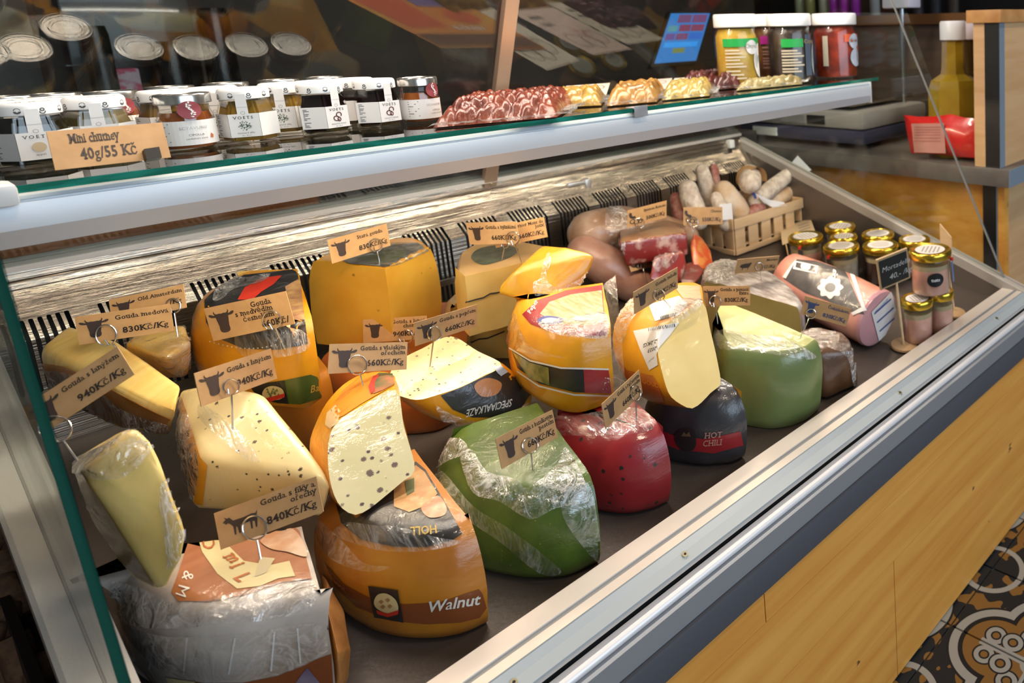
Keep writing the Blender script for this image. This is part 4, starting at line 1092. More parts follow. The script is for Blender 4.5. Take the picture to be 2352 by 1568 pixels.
def round_jar():
    r = bpy.data.objects.new('mini_jar', None); COL.objects.link(r); r.empty_display_size = .02
    h = HJ * 0.97
    lathe('contents', [(0.0, 0.003), (0.0185, 0.0035), (0.0198, 0.007), (0.0198, 0.032), (0.0178, 0.040), (0.0, 0.0405)], M('onion_jam', (0.20, 0.045, 0.008), 0.2, coat=1, col2=(0.34, 0.10, 0.02), nscale=45), r)
    lathe('jar_glass', [(0.0, 0.0), (0.019, 0.0), (0.0212, 0.003), (0.0212, 0.035), (0.0195, 0.0405), (0.0188, 0.0425), (0.0188, 0.047)], JGLASS, r, 28)
    lathe('lid', [(0.0, h - .0105), (0.0208, h - .0105), (0.0214, h - .010), (0.0214, h - .0016), (0.0206, h - .0002), (0.0195, h), (0.0185, h), (0.0178, h - .0010), (0.0150, h - .0010), (0.0142, h - .0003), (0.0122, h - .0003), (0.0115, h - .001), (0.0, h - .001)], SILV, r, 36)
    def cyl(rad): return lambda x, z: Vector((rad * math.cos(-math.pi / 2 + x / 0.0212), rad * math.sin(-math.pi / 2 + x / 0.0212), z))
    V, F = [], []
    n = 28
    for k in range(n + 1):
        x = -0.050 + 0.1 * k / n; V += [(x, 0.0065), (x, 0.0315)]
    for k in range(n): F.append((2 * k, 2 * k + 2, 2 * k + 3, 2 * k + 1))
    lab = flatmesh('label', V, F, cyl(0.02145), PAPER, r)
    c = cyl(0.0217)
    txt(lab, 'SCYAVURU', 0.0005, 0.0225, 0.0042, c, M('silver_print', (0.45, 0.43, 0.40), 0.3, 0.6), -0.01, False)
    txt(lab, 'CIPOLLA', 0.002, 0.0158, 0.0030, c, INK, -0.005, False)
    txt(lab, 'confettura extra', 0.002, 0.0122, 0.0025, c, INK, -0.005, False)
    flatmesh('onion_print', [(0.0128, 0.0125), (0.0158, 0.0118), (0.0165, 0.0150), (0.0140, 0.0172)], [(0, 1, 2, 3)], c, M('onion_orange', (0.50, 0.15, 0.05), 0.6), lab)
    V, F = [], []
    for k in range(7):
        z = 0.0285 - k * 0.003; b = len(V); w = 0.012 - 0.003 * (k % 3); V += [(-.030, z), (-.030 + w, z), (-.030 + w, z + .0007), (-.030, z + .0007)]; F.append((b, b + 1, b + 2, b + 3))
    V += [(-.045, .0082), (.045, .0082), (.045, .0086), (-.045, .0086)]; F.append((len(V) - 4, len(V) - 3, len(V) - 2, len(V) - 1))
    flatmesh('small_print', V, F, c, INK, lab)
    c2 = cyl(0.0222)                                            # round red seal bridging lid and glass
    V = [(0, 0.0425)] + [(0.0088 * math.cos(a), 0.0425 + 0.0092 * math.sin(a)) for a in (2 * math.pi * k / 24 for k in range(24))]
    seal = flatmesh('seal', V, [(0, 1 + k, 1 + (k + 1) % 24) for k in range(24)], c2, M('seal_red', (0.30, 0.055, 0.065), 0.5), r)
    c3 = cyl(0.02245); V, F = [], []
    for k in range(14):
        t = k / 13; x = 0.0018 * math.sin(t * 6.3); z = 0.0362 + t * 0.0125; a = (1 if k % 2 else -1) * 0.9 + 0.6
        b = len(V); L = 0.0030; V += [(x, z), (x + L * .6 * math.cos(a) - .0008 * math.sin(a), z + L * .6 * math.sin(a) + .0008 * math.cos(a)), (x + L * math.cos(a), z + L * math.sin(a)), (x + L * .6 * math.cos(a) + .0008 * math.sin(a), z + L * .6 * math.sin(a) - .0008 * math.cos(a))]
        F.append((b, b + 1, b + 2, b + 3))
    flatmesh('leaf_print', V, F, c3, PAPER, seal)
    return r
def dup(root):
    r = root.copy(); COL.objects.link(r)
    for ch in root.children:
        c = ch.copy(); COL.objects.link(c); c.parent = r
        for g in ch.children:
            d = g.copy(); COL.objects.link(d); d.parent = c
    return r
def place_jar(kind, px_, y, rot, label, group):
    x = Py(px_, 255, y).x
    if kind not in PROTO: r = PROTO[kind] = round_jar() if kind == 'onion' else hex_jar(kind)
    else: r = dup(PROTO[kind])
    r.location = (x, y, SH + 0.0002); r.rotation_euler = (0, 0, math.radians(rot))
    r['label'] = label; r['category'] = 'jar'; r['group'] = group
    return r
GF, GB = 'mini jars along the shelf front', 'mini jars in the rear rows'
place_jar('appel', 62, .420, 0, 'black syrup mini jar with apple label, left of the price strip', GF)
place_jar('olijf', 220, .440, -8, 'olive brown mini jar standing right behind the chutney price strip', GF)
place_jar('onion', 424, .416, -2, 'onion jam jar with red seal beside the chutney price strip', GF)
place_jar('mosterd', 566, .418, -22, 'front mustard dill jar, its whole dill tuft label in view', GF)
place_jar('mosterd', 655, .468, -24, 'mustard dill jar half hidden between front mustard and balsamic jars', GF)
place_jar('balsamico', 742, .416, 18, 'balsamic cinnamon jar right of the mustard dill jars', GF)
place_jar('balsamico', 868, .420, 15, 'balsamic cinnamon jar next to the outermost onion jam jar', GF)
place_jar('onion', 968, .422, 22, 'onion jam jar touching the dark red vacuum pack', GF)
place_jar('mosterd', 128, .470, -12, 'white-lidded amber jar behind the black apple jar', GB)
place_jar('mosterd', 385, .474, -15, 'white-lidded amber jar just behind the onion jam by the price strip', GB)
place_jar('mosterd', 497, .478, -15, 'white-lidded jar behind the gap left of the front mustard jar', GB)
place_jar('balsamico', 738, .472, 15, 'second-row white-lidded jar directly behind the balsamic jar near the mustard', GB)
place_jar('balsamico', 820, .472, 25, 'dark jar peeking out behind the balsamic jar by the onion jam', GB)
place_jar('appel', 14, .470, 0, 'white-lidded dark jar at the very end of the shelf', GB)
for k, (a, y, w) in enumerate(((262, .560, 'behind the olive brown jar'), (130, .590, 'behind the white lid at the apple jar'), (20, .594, 'rearmost at the shelf end'), (400, .594, 'rearmost behind the price strip onion jam'), (530, .598, 'rearmost behind the front mustard jar'), (652, .596, 'rearmost behind the half hidden mustard jar'), (756, .596, 'rearmost behind the balsamic jars'))):
    place_jar('onion', a, min(y, .60), rnd.uniform(-20, 20), 'silver-lidded onion jam jar ' + w, GB)
# price strip
PK = M('kraft_card', (0.46, 0.27, 0.12), 0.7, col2=(0.40, 0.225, 0.095), nscale=60, bump=0.05, bscale=150)
CARDINK = M('card_ink', (0.030, 0.018, 0.014), 0.55)
def par_solve(c4):
    r = [ray(*p) for p in c4]                    # d0 r0 + d2 r2 = d1 r1 + d3 r3, d0 = 1
    A = Matrix((r[1], -r[2], r[3])).transposed()
    d = A.inverted() @ r[0]
    return [r[0], r[1] * d[0], r[2] * d[1], r[3] * d[2]]
def rect_pose(c4, W_, H_, sheet=6.0):
    """stand a W_ x H_ card so that its corners fall on c4 (TL TR BR BL); returns its four corners as offsets from the camera"""
    Rc = np.array([RT, DNV, _f]); loc = np.array([(-.5, -.5), (.5, -.5), (.5, .5), (-.5, .5)]) * [W_, H_]
    c4 = np.array(c4, float); cen = c4.mean(0)
    base = np.array(ray(*cen)); best = None
    def rot(v):
        a = np.linalg.norm(v)
        if a < 1e-9: return np.eye(3)
        k = v / a; K = np.array([[0, -k[2], k[1]], [k[2], 0, -k[0]], [-k[1], k[0], 0]])
        return np.eye(3) + math.sin(a) * K + (1 - math.cos(a)) * K @ K
    for yaw in (-1.0, -0.4, 0.2, 0.8):
        f = np.array([math.cos(yaw - math.pi / 2), math.sin(yaw - math.pi / 2), 0.0])      # normal
        ex = np.array([-f[1], f[0], 0.0]); ey = np.array([0, 0, -1.0])
        M0 = np.array([ex, ey]).T
        wpx = np.linalg.norm(c4[1] - c4[0]); d0 = FPX * W_ / wpx
        p = np.concatenate([base * d0, np.zeros(3)])
        def res(p):
            B = rot(p[3:]) @ M0; P = p[:3] + loc @ B.T; v = P @ Rc.T
            q = v[:, :2] / v[:, 2:3] * FPX + [PPX, PPY]
            n = np.cross(B[:, 0], B[:, 1])
            return np.concatenate([(q - c4).ravel(), [sheet * n[2]]]), P
        lam = 1e-2
        for _ in range(60):
            r, P = res(p); J = np.zeros((len(r), 6))
            for i in range(6):
                t = p.copy(); t[i] += 1e-6; J[:, i] = (res(t)[0] - r) / 1e-6
            A_ = J.T @ J; st = -np.linalg.solve(A_ + lam * np.diag(np.diag(A_) + 1e-9), J.T @ r)
            if (res(p + st)[0] ** 2).sum() < (r ** 2).sum(): p = p + st; lam *= .4
            else: lam *= 4
        e = (res(p)[0] ** 2).sum(); n = np.cross(*(rot(p[3:]) @ M0).T)
        if best is None or e < best[0]: best = (e, res(p)[1])
    return [Vector(v) for v in best[1]], best[0]
def card(name, parent, c4, anchor_px, anchor_depth, mat, thick=0.0007, size=None):
    """c4 TL TR BR BL in the photograph -> a real flat card whose plane passes anchor_depth along the ray of anchor_px"""
    q = rect_pose(c4, *size)[0] if size else par_solve(c4)
    n = (q[1] - q[0]).cross(q[3] - q[0]).normalized()
    d = ray(*anchor_px); t = q[0].dot(n) / d.dot(n)        # distance along ray now
    k = anchor_depth / t
    q = [CAM + p * k for p in q]
    if n.dot(ray(*anchor_px)) > 0: n = -n
    V = q + [p - n * thick for p in q]
    o = mesh_obj(name, V, [(0, 3, 2, 1), (4, 5, 6, 7), (0, 1, 5, 4), (1, 2, 6, 5), (2, 3, 7, 6), (3, 0, 4, 7)], mat, parent)
    ex, ey = q[1] - q[0], q[3] - q[0]
    fn = lambda u, v, off=0.0003: q[0] + ex * u + ey * v + n * off
    return o, fn, n, ex.length, ey.length
def card_text(parent, fn, w, h, s, u, v, size, mat, bold=0.018, align='r', serif=True, space=0.0, wmax=None):
    V, F, tw = text2d(s, size, bold, serif, space)
    sx = 1.0 if not wmax or tw / w < wmax else wmax * w / tw
    tw *= sx
    x0 = u * w - (tw if align == 'r' else tw / 2 if align == 'c' else 0)
    return mesh_obj('lettering', [fn((x0 + a * sx) / w, v - b / h) for a, b in V], F, mat, parent)
strip = empty('price_strip', 'brown Mini chutney price strip with black clip at the shelf edge', 'price tag', (0.1, 0.3, SH))
strip.location = (0, 0, 0)
st, fn, n, w, h = card('card', strip, [(106, 302), (372, 281), (393, 361), (127, 391)], (250, 376), (Py(250, 376, 0.300) - CAM).length / ray(250, 376).length, PK)
card_text(strip, fn, w, h, 'Mini chutney', 0.37, 0.36, 0.0125, CARDINK, 0.02, 'c', wmax=.42)
card_text(strip, fn, w, h, '40g/55 Kč', 0.47, 0.80, 0.0150, CARDINK, 0.02, 'c', wmax=.49)
b0 = fn(0.76, 0.74); 
V = [fn(u, v, o) for o in (0.0005, 0.006) for u, v in ((0.745, 0.76), (0.885, 0.74), (0.885, 1.04), (0.745, 1.06))]
mesh_obj('clip', V, [(0, 1, 2, 3), (7, 6, 5, 4), (0, 4, 5, 1), (1, 5, 6, 2), (2, 6, 7, 3), (3, 7, 4, 0)], BLACK, strip)
a = Py(1472, 255, 0.294)
hk = empty('label_holder', 'clear plastic label holder clipped on the shelf edge below the packs', 'clip', a)
bm = bmesh.new(); add_box(bm, -0.011, 0.011, -0.001, 0.0, -0.008, 0.008, 0.0004); add_box(bm, -0.011, 0.011, 0.0, 0.020, 0.004, 0.0058)
bm_obj('plate', bm, M('cloudy_plastic', (0.5, 0.5, 0.52), 0.25, trans=0.3), hk, 40)

# ------------------------------------------------------------------ vacuum packs
PF = film_mat('vac_film', 0.10, 0.30, 70, 0.12, 0.5)
def vac_pack(label, p00, p10, p11, p01, h, mats, lump, seed, header=None, rim=0.16, turn=False):
    """pillow of food lumps sealed in film; corners (x,y) on the shelf: front-left, front-right, back-right, back-left"""
    rr = random.Random(seed)
    c = [Vector((*p, SH)) for p in (p00, p10, p11, p01)]
    base = sum(c, Vector()) / 4
    r = empty('vacuum_pack', label, 'food pack', base, 'vacuum packs on the shelf')
    nx, ny = 72, 46
    pts = []
    W, Hh = (c[1] - c[0]).length, (c[3] - c[0]).length
    k = 0
    while len(pts) < int(W * Hh / (lump * lump) * 1.3) and k < 4000:
        k += 1
        q = (rr.uniform(0.04, 0.96), rr.uniform(0.05, 0.95), rr.uniform(0.75, 1.0))
        if all(((q[0] - p[0]) * W) ** 2 + ((q[1] - p[1]) * Hh) ** 2 > (lump * .8) ** 2 for p in pts): pts.append(q)
    def bil(u, v): return c[0].lerp(c[1], u).lerp(c[3].lerp(c[2], u), v)
    V, F = [], []
    for j in range(ny + 1):
        for i in range(nx + 1):
            u, v = i / nx, j / ny
            env = (min(1, 6 * u) * min(1, 6 * (1 - u)) * min(1, 5 * v) * min(1, 5 * (1 - v))) ** 0.5
            b = 0
            for a in pts:
                d2 = ((u - a[0]) * W) ** 2 + ((v - a[1]) * Hh) ** 2; rad = lump * 0.72 * a[2]
                if d2 < rad * rad: b = max(b, (rad * rad - d2) ** 0.5 / rad)
            z = 0.002 + h * env * (0.42 + 0.58 * b)
            z += 0.0022 * env * noise.noise(Vector((u * W * 130, v * Hh * 130, seed)))
            V.append(bil(u, v) - base + Vector((0, 0, z)))
    for j in range(ny):
        for i in range(nx):
            a = j * (nx + 1) + i; F.append((a, a + 1, a + nx + 2, a + nx + 1))
    b0 = len(V)
    V += [bil(u, v) - base + Vector((0, 0, 0.0006)) for u, v in ((0, 0), (1, 0), (1, 1), (0, 1))]
    F.append((b0 + 3, b0 + 2, b0 + 1, b0))
    mesh_obj('contents', V, F, mats, r, 180)
    # clear border of the bag, wavy
    for (e0, e1, s) in ((c[1], c[2], 1), (c[0], c[1], 1)):
        n = 26; V, F = [], []
        out = ((e0 + e1) / 2 - base); out.z = 0; out.normalize()
        for k in range(n + 1):
            p = e0.lerp(e1, k / n)
            wv = noise.noise(Vector((k * .35, seed, s)))
            for q, (o, z) in enumerate(((-0.006, 0.007), (0.006, 0.006 + 0.004 * wv), (rim * .10 + .004 * wv, 0.005 + 0.012 * abs(wv)))):
                V.append(p - base + out * o + Vector((0, 0, z)))
        for k in range(n):
            for q in (0, 1): F.append((3 * k + q, 3 * k + 3 + q, 3 * k + 4 + q, 3 * k + 1 + q))
        mesh_obj('film_border', V, F, PF, r, 180)
    if header:
        hd = (c[2] - c[1]).normalized()
        q = [c[3], c[2], c[2] + hd * 0.165, c[3] + hd * 0.165]
        q = [p - base + Vector((0, 0, 0.004 + (0.010 if k > 1 else 0))) for k, p in enumerate(q)]
        hm = mesh_obj('header_label', q, [(0, 1, 2, 3)], header[0], r)
        def hf(u, v, z=0.0006): return q[0].lerp(q[1], u).lerp(q[3].lerp(q[2], u), v) + Vector((0, 0, z))
        if header[2] == 'orange':
            mesh_obj('colour_block', [hf(0.05, .08), hf(.45, .08), hf(.40, .62), hf(.08, .62)], [(0, 1, 2, 3)], M('hdr_red', (0.55, 0.10, 0.03), 0.5), hm)
            mesh_obj('colour_block', [hf(0.02, .74), hf(.98, .74), hf(.98, .97), hf(.02, .97)], [(0, 1, 2, 3)], M('hdr_brown', (0.12, 0.05, 0.02), 0.5), hm)
            mesh_obj('colour_block', [hf(0.50, .05), hf(.96, .05), hf(.96, .2), hf(.5, .2)], [(0, 1, 2, 3)], M('hdr_violet', (0.16, 0.12, 0.30), 0.5), hm)
            V, F = ringmesh(0.72, 0.40, 0.14, 0.12, 14); mesh_obj('sun_print', [hf(a, b, .001) for a, b in V], F, M('hdr_red'), hm)
            V, F, w_ = text2d('zeytin', 0.12, 0.02, False); mesh_obj('lettering', [hf(0.45 + a, 0.6 + b, .001) for a, b in V], F, PAPER, hm)
        else:
            g = M('hdr_leaf', (0.05, 0.13, 0.02), 0.6) if header[2] == 'green' else M('hdr_pink', (0.45, 0.12, 0.12), 0.6)
            for (cx, cy, r_) in ((0.25, 0.7, 0.16), (0.5, 0.75, 0.15), (0.75, .66, .16)):
                V, F = ringmesh(cx, cy, r_, 0.02, 16); mesh_obj('drawing', [hf(a, b, .0008) for a, b in V], F, M('hdr_line', (0.25, 0.2, 0.17), 0.6), hm)
            V, F = [], []
            for k in range(40):
                a = rr.uniform(0, 6.28); x, y = 0.6 + rr.gauss(0, .09), 0.55 + rr.gauss(0, .07); b = len(V)
                V += [(x, y), (x + .05 * math.cos(a), y + .05 * math.sin(a)), (x + .03 * math.cos(a + .5), y + .03 * math.sin(a + .5))]; F.append((b, b + 1, b + 2))
            mesh_obj('leaf_print', [hf(a, b, .001) for a, b in V], F, g, hm)
            for k, s in enumerate(('olive', 'verdi')):
                V, F, w_ = text2d(s, 0.13, 0.01, False); mesh_obj('lettering', [hf(0.12 + a, 0.3 - .15 * k + b, .001) for a, b in V], F, INK, hm)
    return r
def pm(n, a, b, s=40): return M(n, a, 0.6, spec=0.2, coat=1, col2=b, nscale=s, film=0.22, fscale=110)
RED = pm('dried_tomato', (0.10, 0.012, 0.004), (0.20, 0.032, 0.008))
YEL = pm('yellow_olive', (0.40, 0.24, 0.045), (0.28, 0.16, 0.03))
OLV = pm('green_olive', (0.30, 0.21, 0.045), (0.42, 0.29, 0.08))
AMB = pm('amber_olive', (0.38, 0.19, 0.035), (0.20, 0.09, 0.02))
PRP = pm('black_olive', (0.045, 0.009, 0.010), (0.11, 0.018, 0.014))
PAL = pm('stuffed_olive', (0.36, 0.30, 0.14), (0.20, 0.15, 0.05))
HO, HG, HP = M('header_orange', (0.62, 0.20, 0.035), 0.5, col2=(0.55, 0.30, 0.05), nscale=12), M('header_cream', (0.66, 0.60, 0.50), 0.5), M('header_rose', (0.66, 0.52, 0.46), 0.5)
X_ = lambda px_, y: Py(px_, 200, y).x
vac_pack('big dark red sun-dried tomato pack hanging over the shelf edge', (X_(985, .33), .335), (X_(1272, .285), .287), (X_(1345, .44), .455), (X_(1060, .45), .45), 0.033, RED, 0.0125, 1, (HO, 0.10, 'orange'), 0.2)
vac_pack('yellow olive pack behind the dark red pack', (X_(1265, .41), .40), (X_(1372, .37), .365), (X_(1390, .48), .48), (X_(1275, .5), .5), 0.026, YEL, 0.016, 2, (HG, 0.10, 'green'))
vac_pack('amber olive pack beside the label holder clip', (X_(1388, .345), .345), (X_(1505, .325), .325), (X_(1530, .47), .47), (X_(1415, .48), .48), 0.028, AMB, 0.018, 3, (HP, 0.10, 'rose'))
vac_pack('green olive pack with crumpled clear border at the shelf edge', (X_(1518, .335), .335), (X_(1628, .318), .318), (X_(1640, .45), .45), (X_(1530, .46), .46), 0.024, OLV, 0.017, 4, (HG, 0.11, 'green'))
vac_pack('dark plum-red olive pack lying behind the green olive pack', (X_(1560, .46), .455), (X_(1682, .43), .43), (X_(1690, .53), .53), (X_(1570, .54), .54), 0.030, PRP, 0.015, 5)
vac_pack('nearly black olive pack in front of the yellow pepper jar', (X_(1640, .395), .395), (X_(1752, .385), .385), (X_(1750, .465), .465), (X_(1650, .48), .48), 0.030, PRP, 0.018, 6)
vac_pack('pale stuffed olive pack in front of the black olive jar', (X_(1690, .345), .345), (X_(1842, .325), .325), (X_(1850, .385), .385), (X_(1700, .40), .40), 0.017, PAL, 0.020, 7)
for k, (a, b, m, y0) in enumerate(((600, 690, HO, .56), (870, 975, HG, .56), (985, 1095, HP, .56))):
    pass
# ------------------------------------------------------------------ tall jars at the far end
def tall_jar(px_, y, wpx, ptop, cont, band, label, texts, rot, extra):
    p = Py(px_, 100, y); x = p.x; H = Py(px_, ptop, y).z - SH
    R = wpx / 2 / FPX * (Vector((x, y, SH + H)) - CAM).dot(_f) * 0.98
    r = empty('preserve_jar', label, 'jar', (x, y, SH + .0002), 'tall preserve jars'); r.rotation_euler = (0, 0, math.radians(rot))
    z = lambda t: H * t
    lathe('contents', [(0, z(.02)), (R * .93, z(.03)), (R * .95, z(.06)), (R * .95, z(.70)), (R * .84, z(.78)), (R * .80, z(.80)), (0, z(.80))], cont, r, 28)
    lathe('jar_glass', [(0, 0), (R * .92, 0), (R, z(.03)), (R, z(.71)), (R * .90, z(.79)), (R * .87, z(.83))], JGLASS, r, 28)
    lathe('lid', [(0, z(.82)), (R * .97, z(.82)), (R * 1.0, z(.83)), (R * 1.0, z(.975)), (R * .96, z(1)), (0, z(1))], WLID, r, 36)
    def cyl(k): return lambda a, t: Vector((R * k * math.sin(a), -R * k * math.cos(a), z(t)))
    def patch(n, a0, a1, t0, t1, mat, k=1.01, par=r):
        m = 10; V = [cyl(k)(a0 + (a1 - a0) * i / m, t) for i in range(m + 1) for t in (t0, t1)]
        return mesh_obj(n, V, [(2 * i, 2 * i + 2, 2 * i + 3, 2 * i + 1) for i in range(m)], mat, par)
    def disc(n, a, t, ra, mat, k, par=r, sq=1.0, rt=0.0):
        V = [cyl(k)(a, t)]
        for q in range(22):
            w_ = 2 * math.pi * q / 22; dx, dy = ra * math.cos(w_), ra * sq * math.sin(w_)
            dx, dy = dx * math.cos(rt) - dy * math.sin(rt), dx * math.sin(rt) + dy * math.cos(rt)
            V.append(cyl(k)(a + dx / R, t + dy / H))
        return mesh_obj(n, V, [(0, 1 + q, 1 + (q + 1) % 22) for q in range(22)], mat, par)
    extra(patch, disc, R, H, r)
    for s, a, t, sz, mat, ser in texts:
        V, F, w_ = text2d(s, sz, 0.0, ser)
        mesh_obj('lettering', [cyl(1.04)(a + (b - w_ / 2) / R, t + c_ / H) for b, c_ in V], F, mat, r)
    return r
GRN, MAG, ORG = M('band_green', (0.02, 0.36, 0.07), 0.4), M('band_magenta', (0.36, 0.015, 0.22), 0.4), M('band_orange', (0.78, 0.12, 0.03), 0.4)
TG, TR_ = M('text_green', (0.02, 0.20, 0.08), 0.5), M('text_red', (0.75, 0.06, 0.05), 0.5)
CRM = M('label_cream', (0.62, 0.54, 0.40), 0.5)
def lines(patch, a0, a1, ts, mat): 
    for k, t in enumerate(ts): patch('text_line', a0, a0 + (a1 - a0) * (0.7 + 0.3 * ((k * 7) % 3) / 2), t, t + 0.022, mat, 1.025)
def ex1(patch, disc, R, H, r):
    patch('band', -1.3, 1.2, .56, .67, GRN); lines(patch, -1.2, -0.25, (.50, .46, .41, .37, .32, .28, .22, .17, .12), CRM)
    disc('roundel', 0.12, .55, R * .34, PAPER, 1.02); disc('drop_label', 0.75, .36, R * .55, PAPER, 1.018, sq=1.5)
def ex2(patch, disc, R, H, r):
    patch('band', -1.1, -0.1, .52, .64, GRN); lines(patch, -1.1, -0.1, (.46, .42, .38, .33, .29, .25, .2, .16), CRM)
    patch('side_label', 0.0, 0.42, .10, .70, M('steel_blue_label', (0.10, 0.13, 0.18), 0.4), 1.012)
    disc('drop_label', 0.95, .36, R * .50, M('mint_label', (0.60, 0.68, 0.70), 0.5), 1.02, sq=1.75, rt=-0.1)
def ex3(patch, disc, R, H, r):
    patch('band', -0.35, 0.9, .56, .68, ORG); disc('roundel', 0.22, .57, R * .34, M('pale_blue_label', (0.62, 0.66, 0.74), 0.5), 1.02)
    disc('drop_label', 0.95, .42, R * .50, M('pale_blue_label'), 1.022, sq=1.7); disc('leaf_label', 0.35, .32, R * .42, M('pale_blue_label'), 1.016)
    patch('side_label', -1.35, -1.1, .2, .66, CRM)
def ex4(patch, disc, R, H, r):
    patch('band', -1.3, 0.2, .56, .68, MAG); lines(patch, -1.2, 0, (.5, .44, .4, .34, .3, .26, .2), M('rose_text', (0.35, 0.2, 0.18), 0.5))
YC, KC, RC, AC = pm('yellow_pepper', (0.50, 0.27, 0.02), (0.62, 0.42, 0.06), 35), pm('kalamata', (0.02, 0.014, 0.012), (0.075, 0.05, 0.04), 35), pm('red_pepper', (0.36, 0.035, 0.008), (0.14, 0.012, 0.005), 40), pm('amber_preserve', (0.28, 0.10, 0.02), (0.1, 0.04, 0.012), 40)
tall_jar(1770, .47, 92, 33, AC, MAG, 'amber preserve jar with magenta band, mostly hidden behind the black olive jar', [], 0, ex4)
tall_jar(1691, .425, 98, 33, YC, GRN, 'yellow pepper jar with green band and white lid', [('Citres', 0.12, .535, R6 * .55, GREY_INK, False), ('V', 0.72, .33, R6 * 1.0, TG, False)], -5, ex1)
tall_jar(1814, .400, 104, 32, KC, GRN, 'black olive jar with Citres print and mint drop label', [('Citres', 0.25, .57, R6 * .55, M('gold_print', (0.5, 0.36, 0.14), 0.4), False), ('Oliv', 0.95, .47, R6 * .72, TG, False), ('nere', 0.95, .35, R6 * .72, TG, False), ('Essic', 0.92, .22, R6 * .6, TG, False)], -5, ex2)
tall_jar(1918, .385, 104, 31, RC, ORG, 'red pepper jar with orange band at the far shelf end', [('Citres', 0.22, .555, R6 * .55, GREY_INK, False), ('Pom', 0.80, .40, R6 * .95, TR_, False), ('Secchi', 0.95, .29, R6 * .6, TR_, False)], -5, ex3)
# ================================================================== CHEESES
def cm(n, a, b, **k):
    d = dict(rough=0.45, nscale=18, film=0.28, fscale=30, sss=0.0, bump=0.10, bscale=60); d.update(k)
    return M(n, a, col2=b, **d)
SPK = lambda *c: [((0.16, 0.10, 0.05), 95, 0.20, 0.30), ((0.07, 0.05, 0.045), 150, 0.17, 0.22)]
PALE = cm('pale_cheese', (0.80, 0.62, 0.27), (0.74, 0.55, 0.20))
PALEY = cm('pale_yellow_cheese', (0.80, 0.60, 0.20), (0.72, 0.50, 0.14), fstretch=(1, 4, 1))
TRUF = cm('truffle_cheese', (0.82, 0.68, 0.36), (0.78, 0.60, 0.27), specks=[((0.12, 0.07, 0.04), 70, 0.16, 0.22), ((0.06, 0.045, 0.04), 110, 0.17, 0.14)], fscale=22, fstretch=(4, 1, 1))
WALC = cm('walnut_cheese', (0.66, 0.58, 0.30), (0.70, 0.62, 0.36), specks=[((0.20, 0.12, 0.10), 62, 0.22, 0.28), ((0.11, 0.06, 0.07), 90, 0.2, 0.14)], film=0.12)
PEPC = cm('pepper_cheese', (0.82, 0.66, 0.30), (0.76, 0.58, 0.22), specks=[((0.05, 0.045, 0.04), 120, 0.20, 0.30), ((0.20, 0.14, 0.07), 80, 0.17, 0.2)], film=0.2, fstretch=(3, 1, 1))
YEL_R = cm('yellow_rind', (0.80, 0.37, 0.007), (0.68, 0.27, 0.006), fstretch=(1, 1, 3))
ORA_R = cm('orange_rind', (0.55, 0.215, 0.012), (0.46, 0.15, 0.010), fstretch=(1, 1, 3))
RED_R = cm('orange_red_rind', (0.46, 0.12, 0.015), (0.36, 0.07, 0.012))
GRE = cm('green_cheese', (0.085, 0.145, 0.014), (0.05, 0.095, 0.009), film=0.45, fscale=26, nscale=30, specks=[((0.3, 0.3, 0.12), 140, 0.16, 0.12)])
PIS = cm('pistachio_rind', (0.20, 0.25, 0.085), (0.155, 0.21, 0.065), film=0.22)
PIST = cm('pistachio_top', (0.50, 0.50, 0.20), (0.42, 0.46, 0.17), film=0.3)
REDC = cm('red_cheese', (0.34, 0.014, 0.022), (0.25, 0.010, 0.014), film=0.3, fscale=16, fstretch=(1, 1, 4), specks=[((0.03, 0.02, 0.02), 60, 0.20, 0.3)])
BLKW = cm('black_wax', (0.022, 0.022, 0.026), (0.035, 0.033, 0.037), film=0.35, fscale=24)
AGED = cm('aged_cheese', (0.80, 0.47, 0.055), (0.72, 0.38, 0.035), film=0.14, specks=[((0.45, 0.22, 0.02), 45, 0.13, 0.10)], fstretch=(1, 1, 5))
MORC = cm('morbier_cheese', (0.78, 0.60, 0.22), (0.72, 0.52, 0.16), film=0.15)
MORR = cm('morbier_rind', (0.50, 0.33, 0.15), (0.40, 0.26, 0.11))
CREAM = cm('cream_rind', (0.55, 0.50, 0.42), (0.45, 0.40, 0.33), film=0.55, fscale=34)
FIGW = cm('fig_cheese_wrap', (0.58, 0.54, 0.50), (0.33, 0.24, 0.17), film=0.55, fscale=30, nscale=9)
CRUST = cm('brown_crust', (0.35, 0.15, 0.035), (0.24, 0.09, 0.02), film=0.0, bump=0.5, bscale=90, rough=0.6, nscale=40)
OLB = cm('olive_beige_cheese', (0.42, 0.32, 0.12), (0.36, 0.27, 0.09), film=0.1)
SILR = cm('silver_brown_rind', (0.20, 0.165, 0.15), (0.46, 0.42, 0.40), film=0.6, fscale=45, nscale=40, nstretch=(3, 1, 1))
CHOC = cm('chocolate_brown_cheese', (0.085, 0.034, 0.012), (0.14, 0.06, 0.022), film=0.4, nscale=26)
FILM = film_mat('cling_film', 0.02, 0.40, 30, 0.10, 0.6, gain=1.8)
FILMC = film_mat('crumpled_film', 0.07, 0.95, 42, 0.12, 0.9, gain=2.5)
FILMS = film_mat('streaky_film', 0.03, 0.80, 13, 0.10, 0.6, (7, 1, 1), gain=2.0)
LBLK = M('black_label', (0.016, 0.015, 0.016), 0.4, film=0.45, fscale=40)
LRED = M('red_label', (0.30, 0.012, 0.018), 0.4, film=0.4, fscale=40)
LBRN = M('brown_label', (0.21, 0.055, 0.014), 0.4, film=0.3, fscale=30)
LWHT = M('white_label', (0.74, 0.72, 0.70), 0.5, film=0.25, fscale=40)
LCRM = M('cream_label', (0.62, 0.53, 0.27), 0.45, film=0.3, fscale=40)
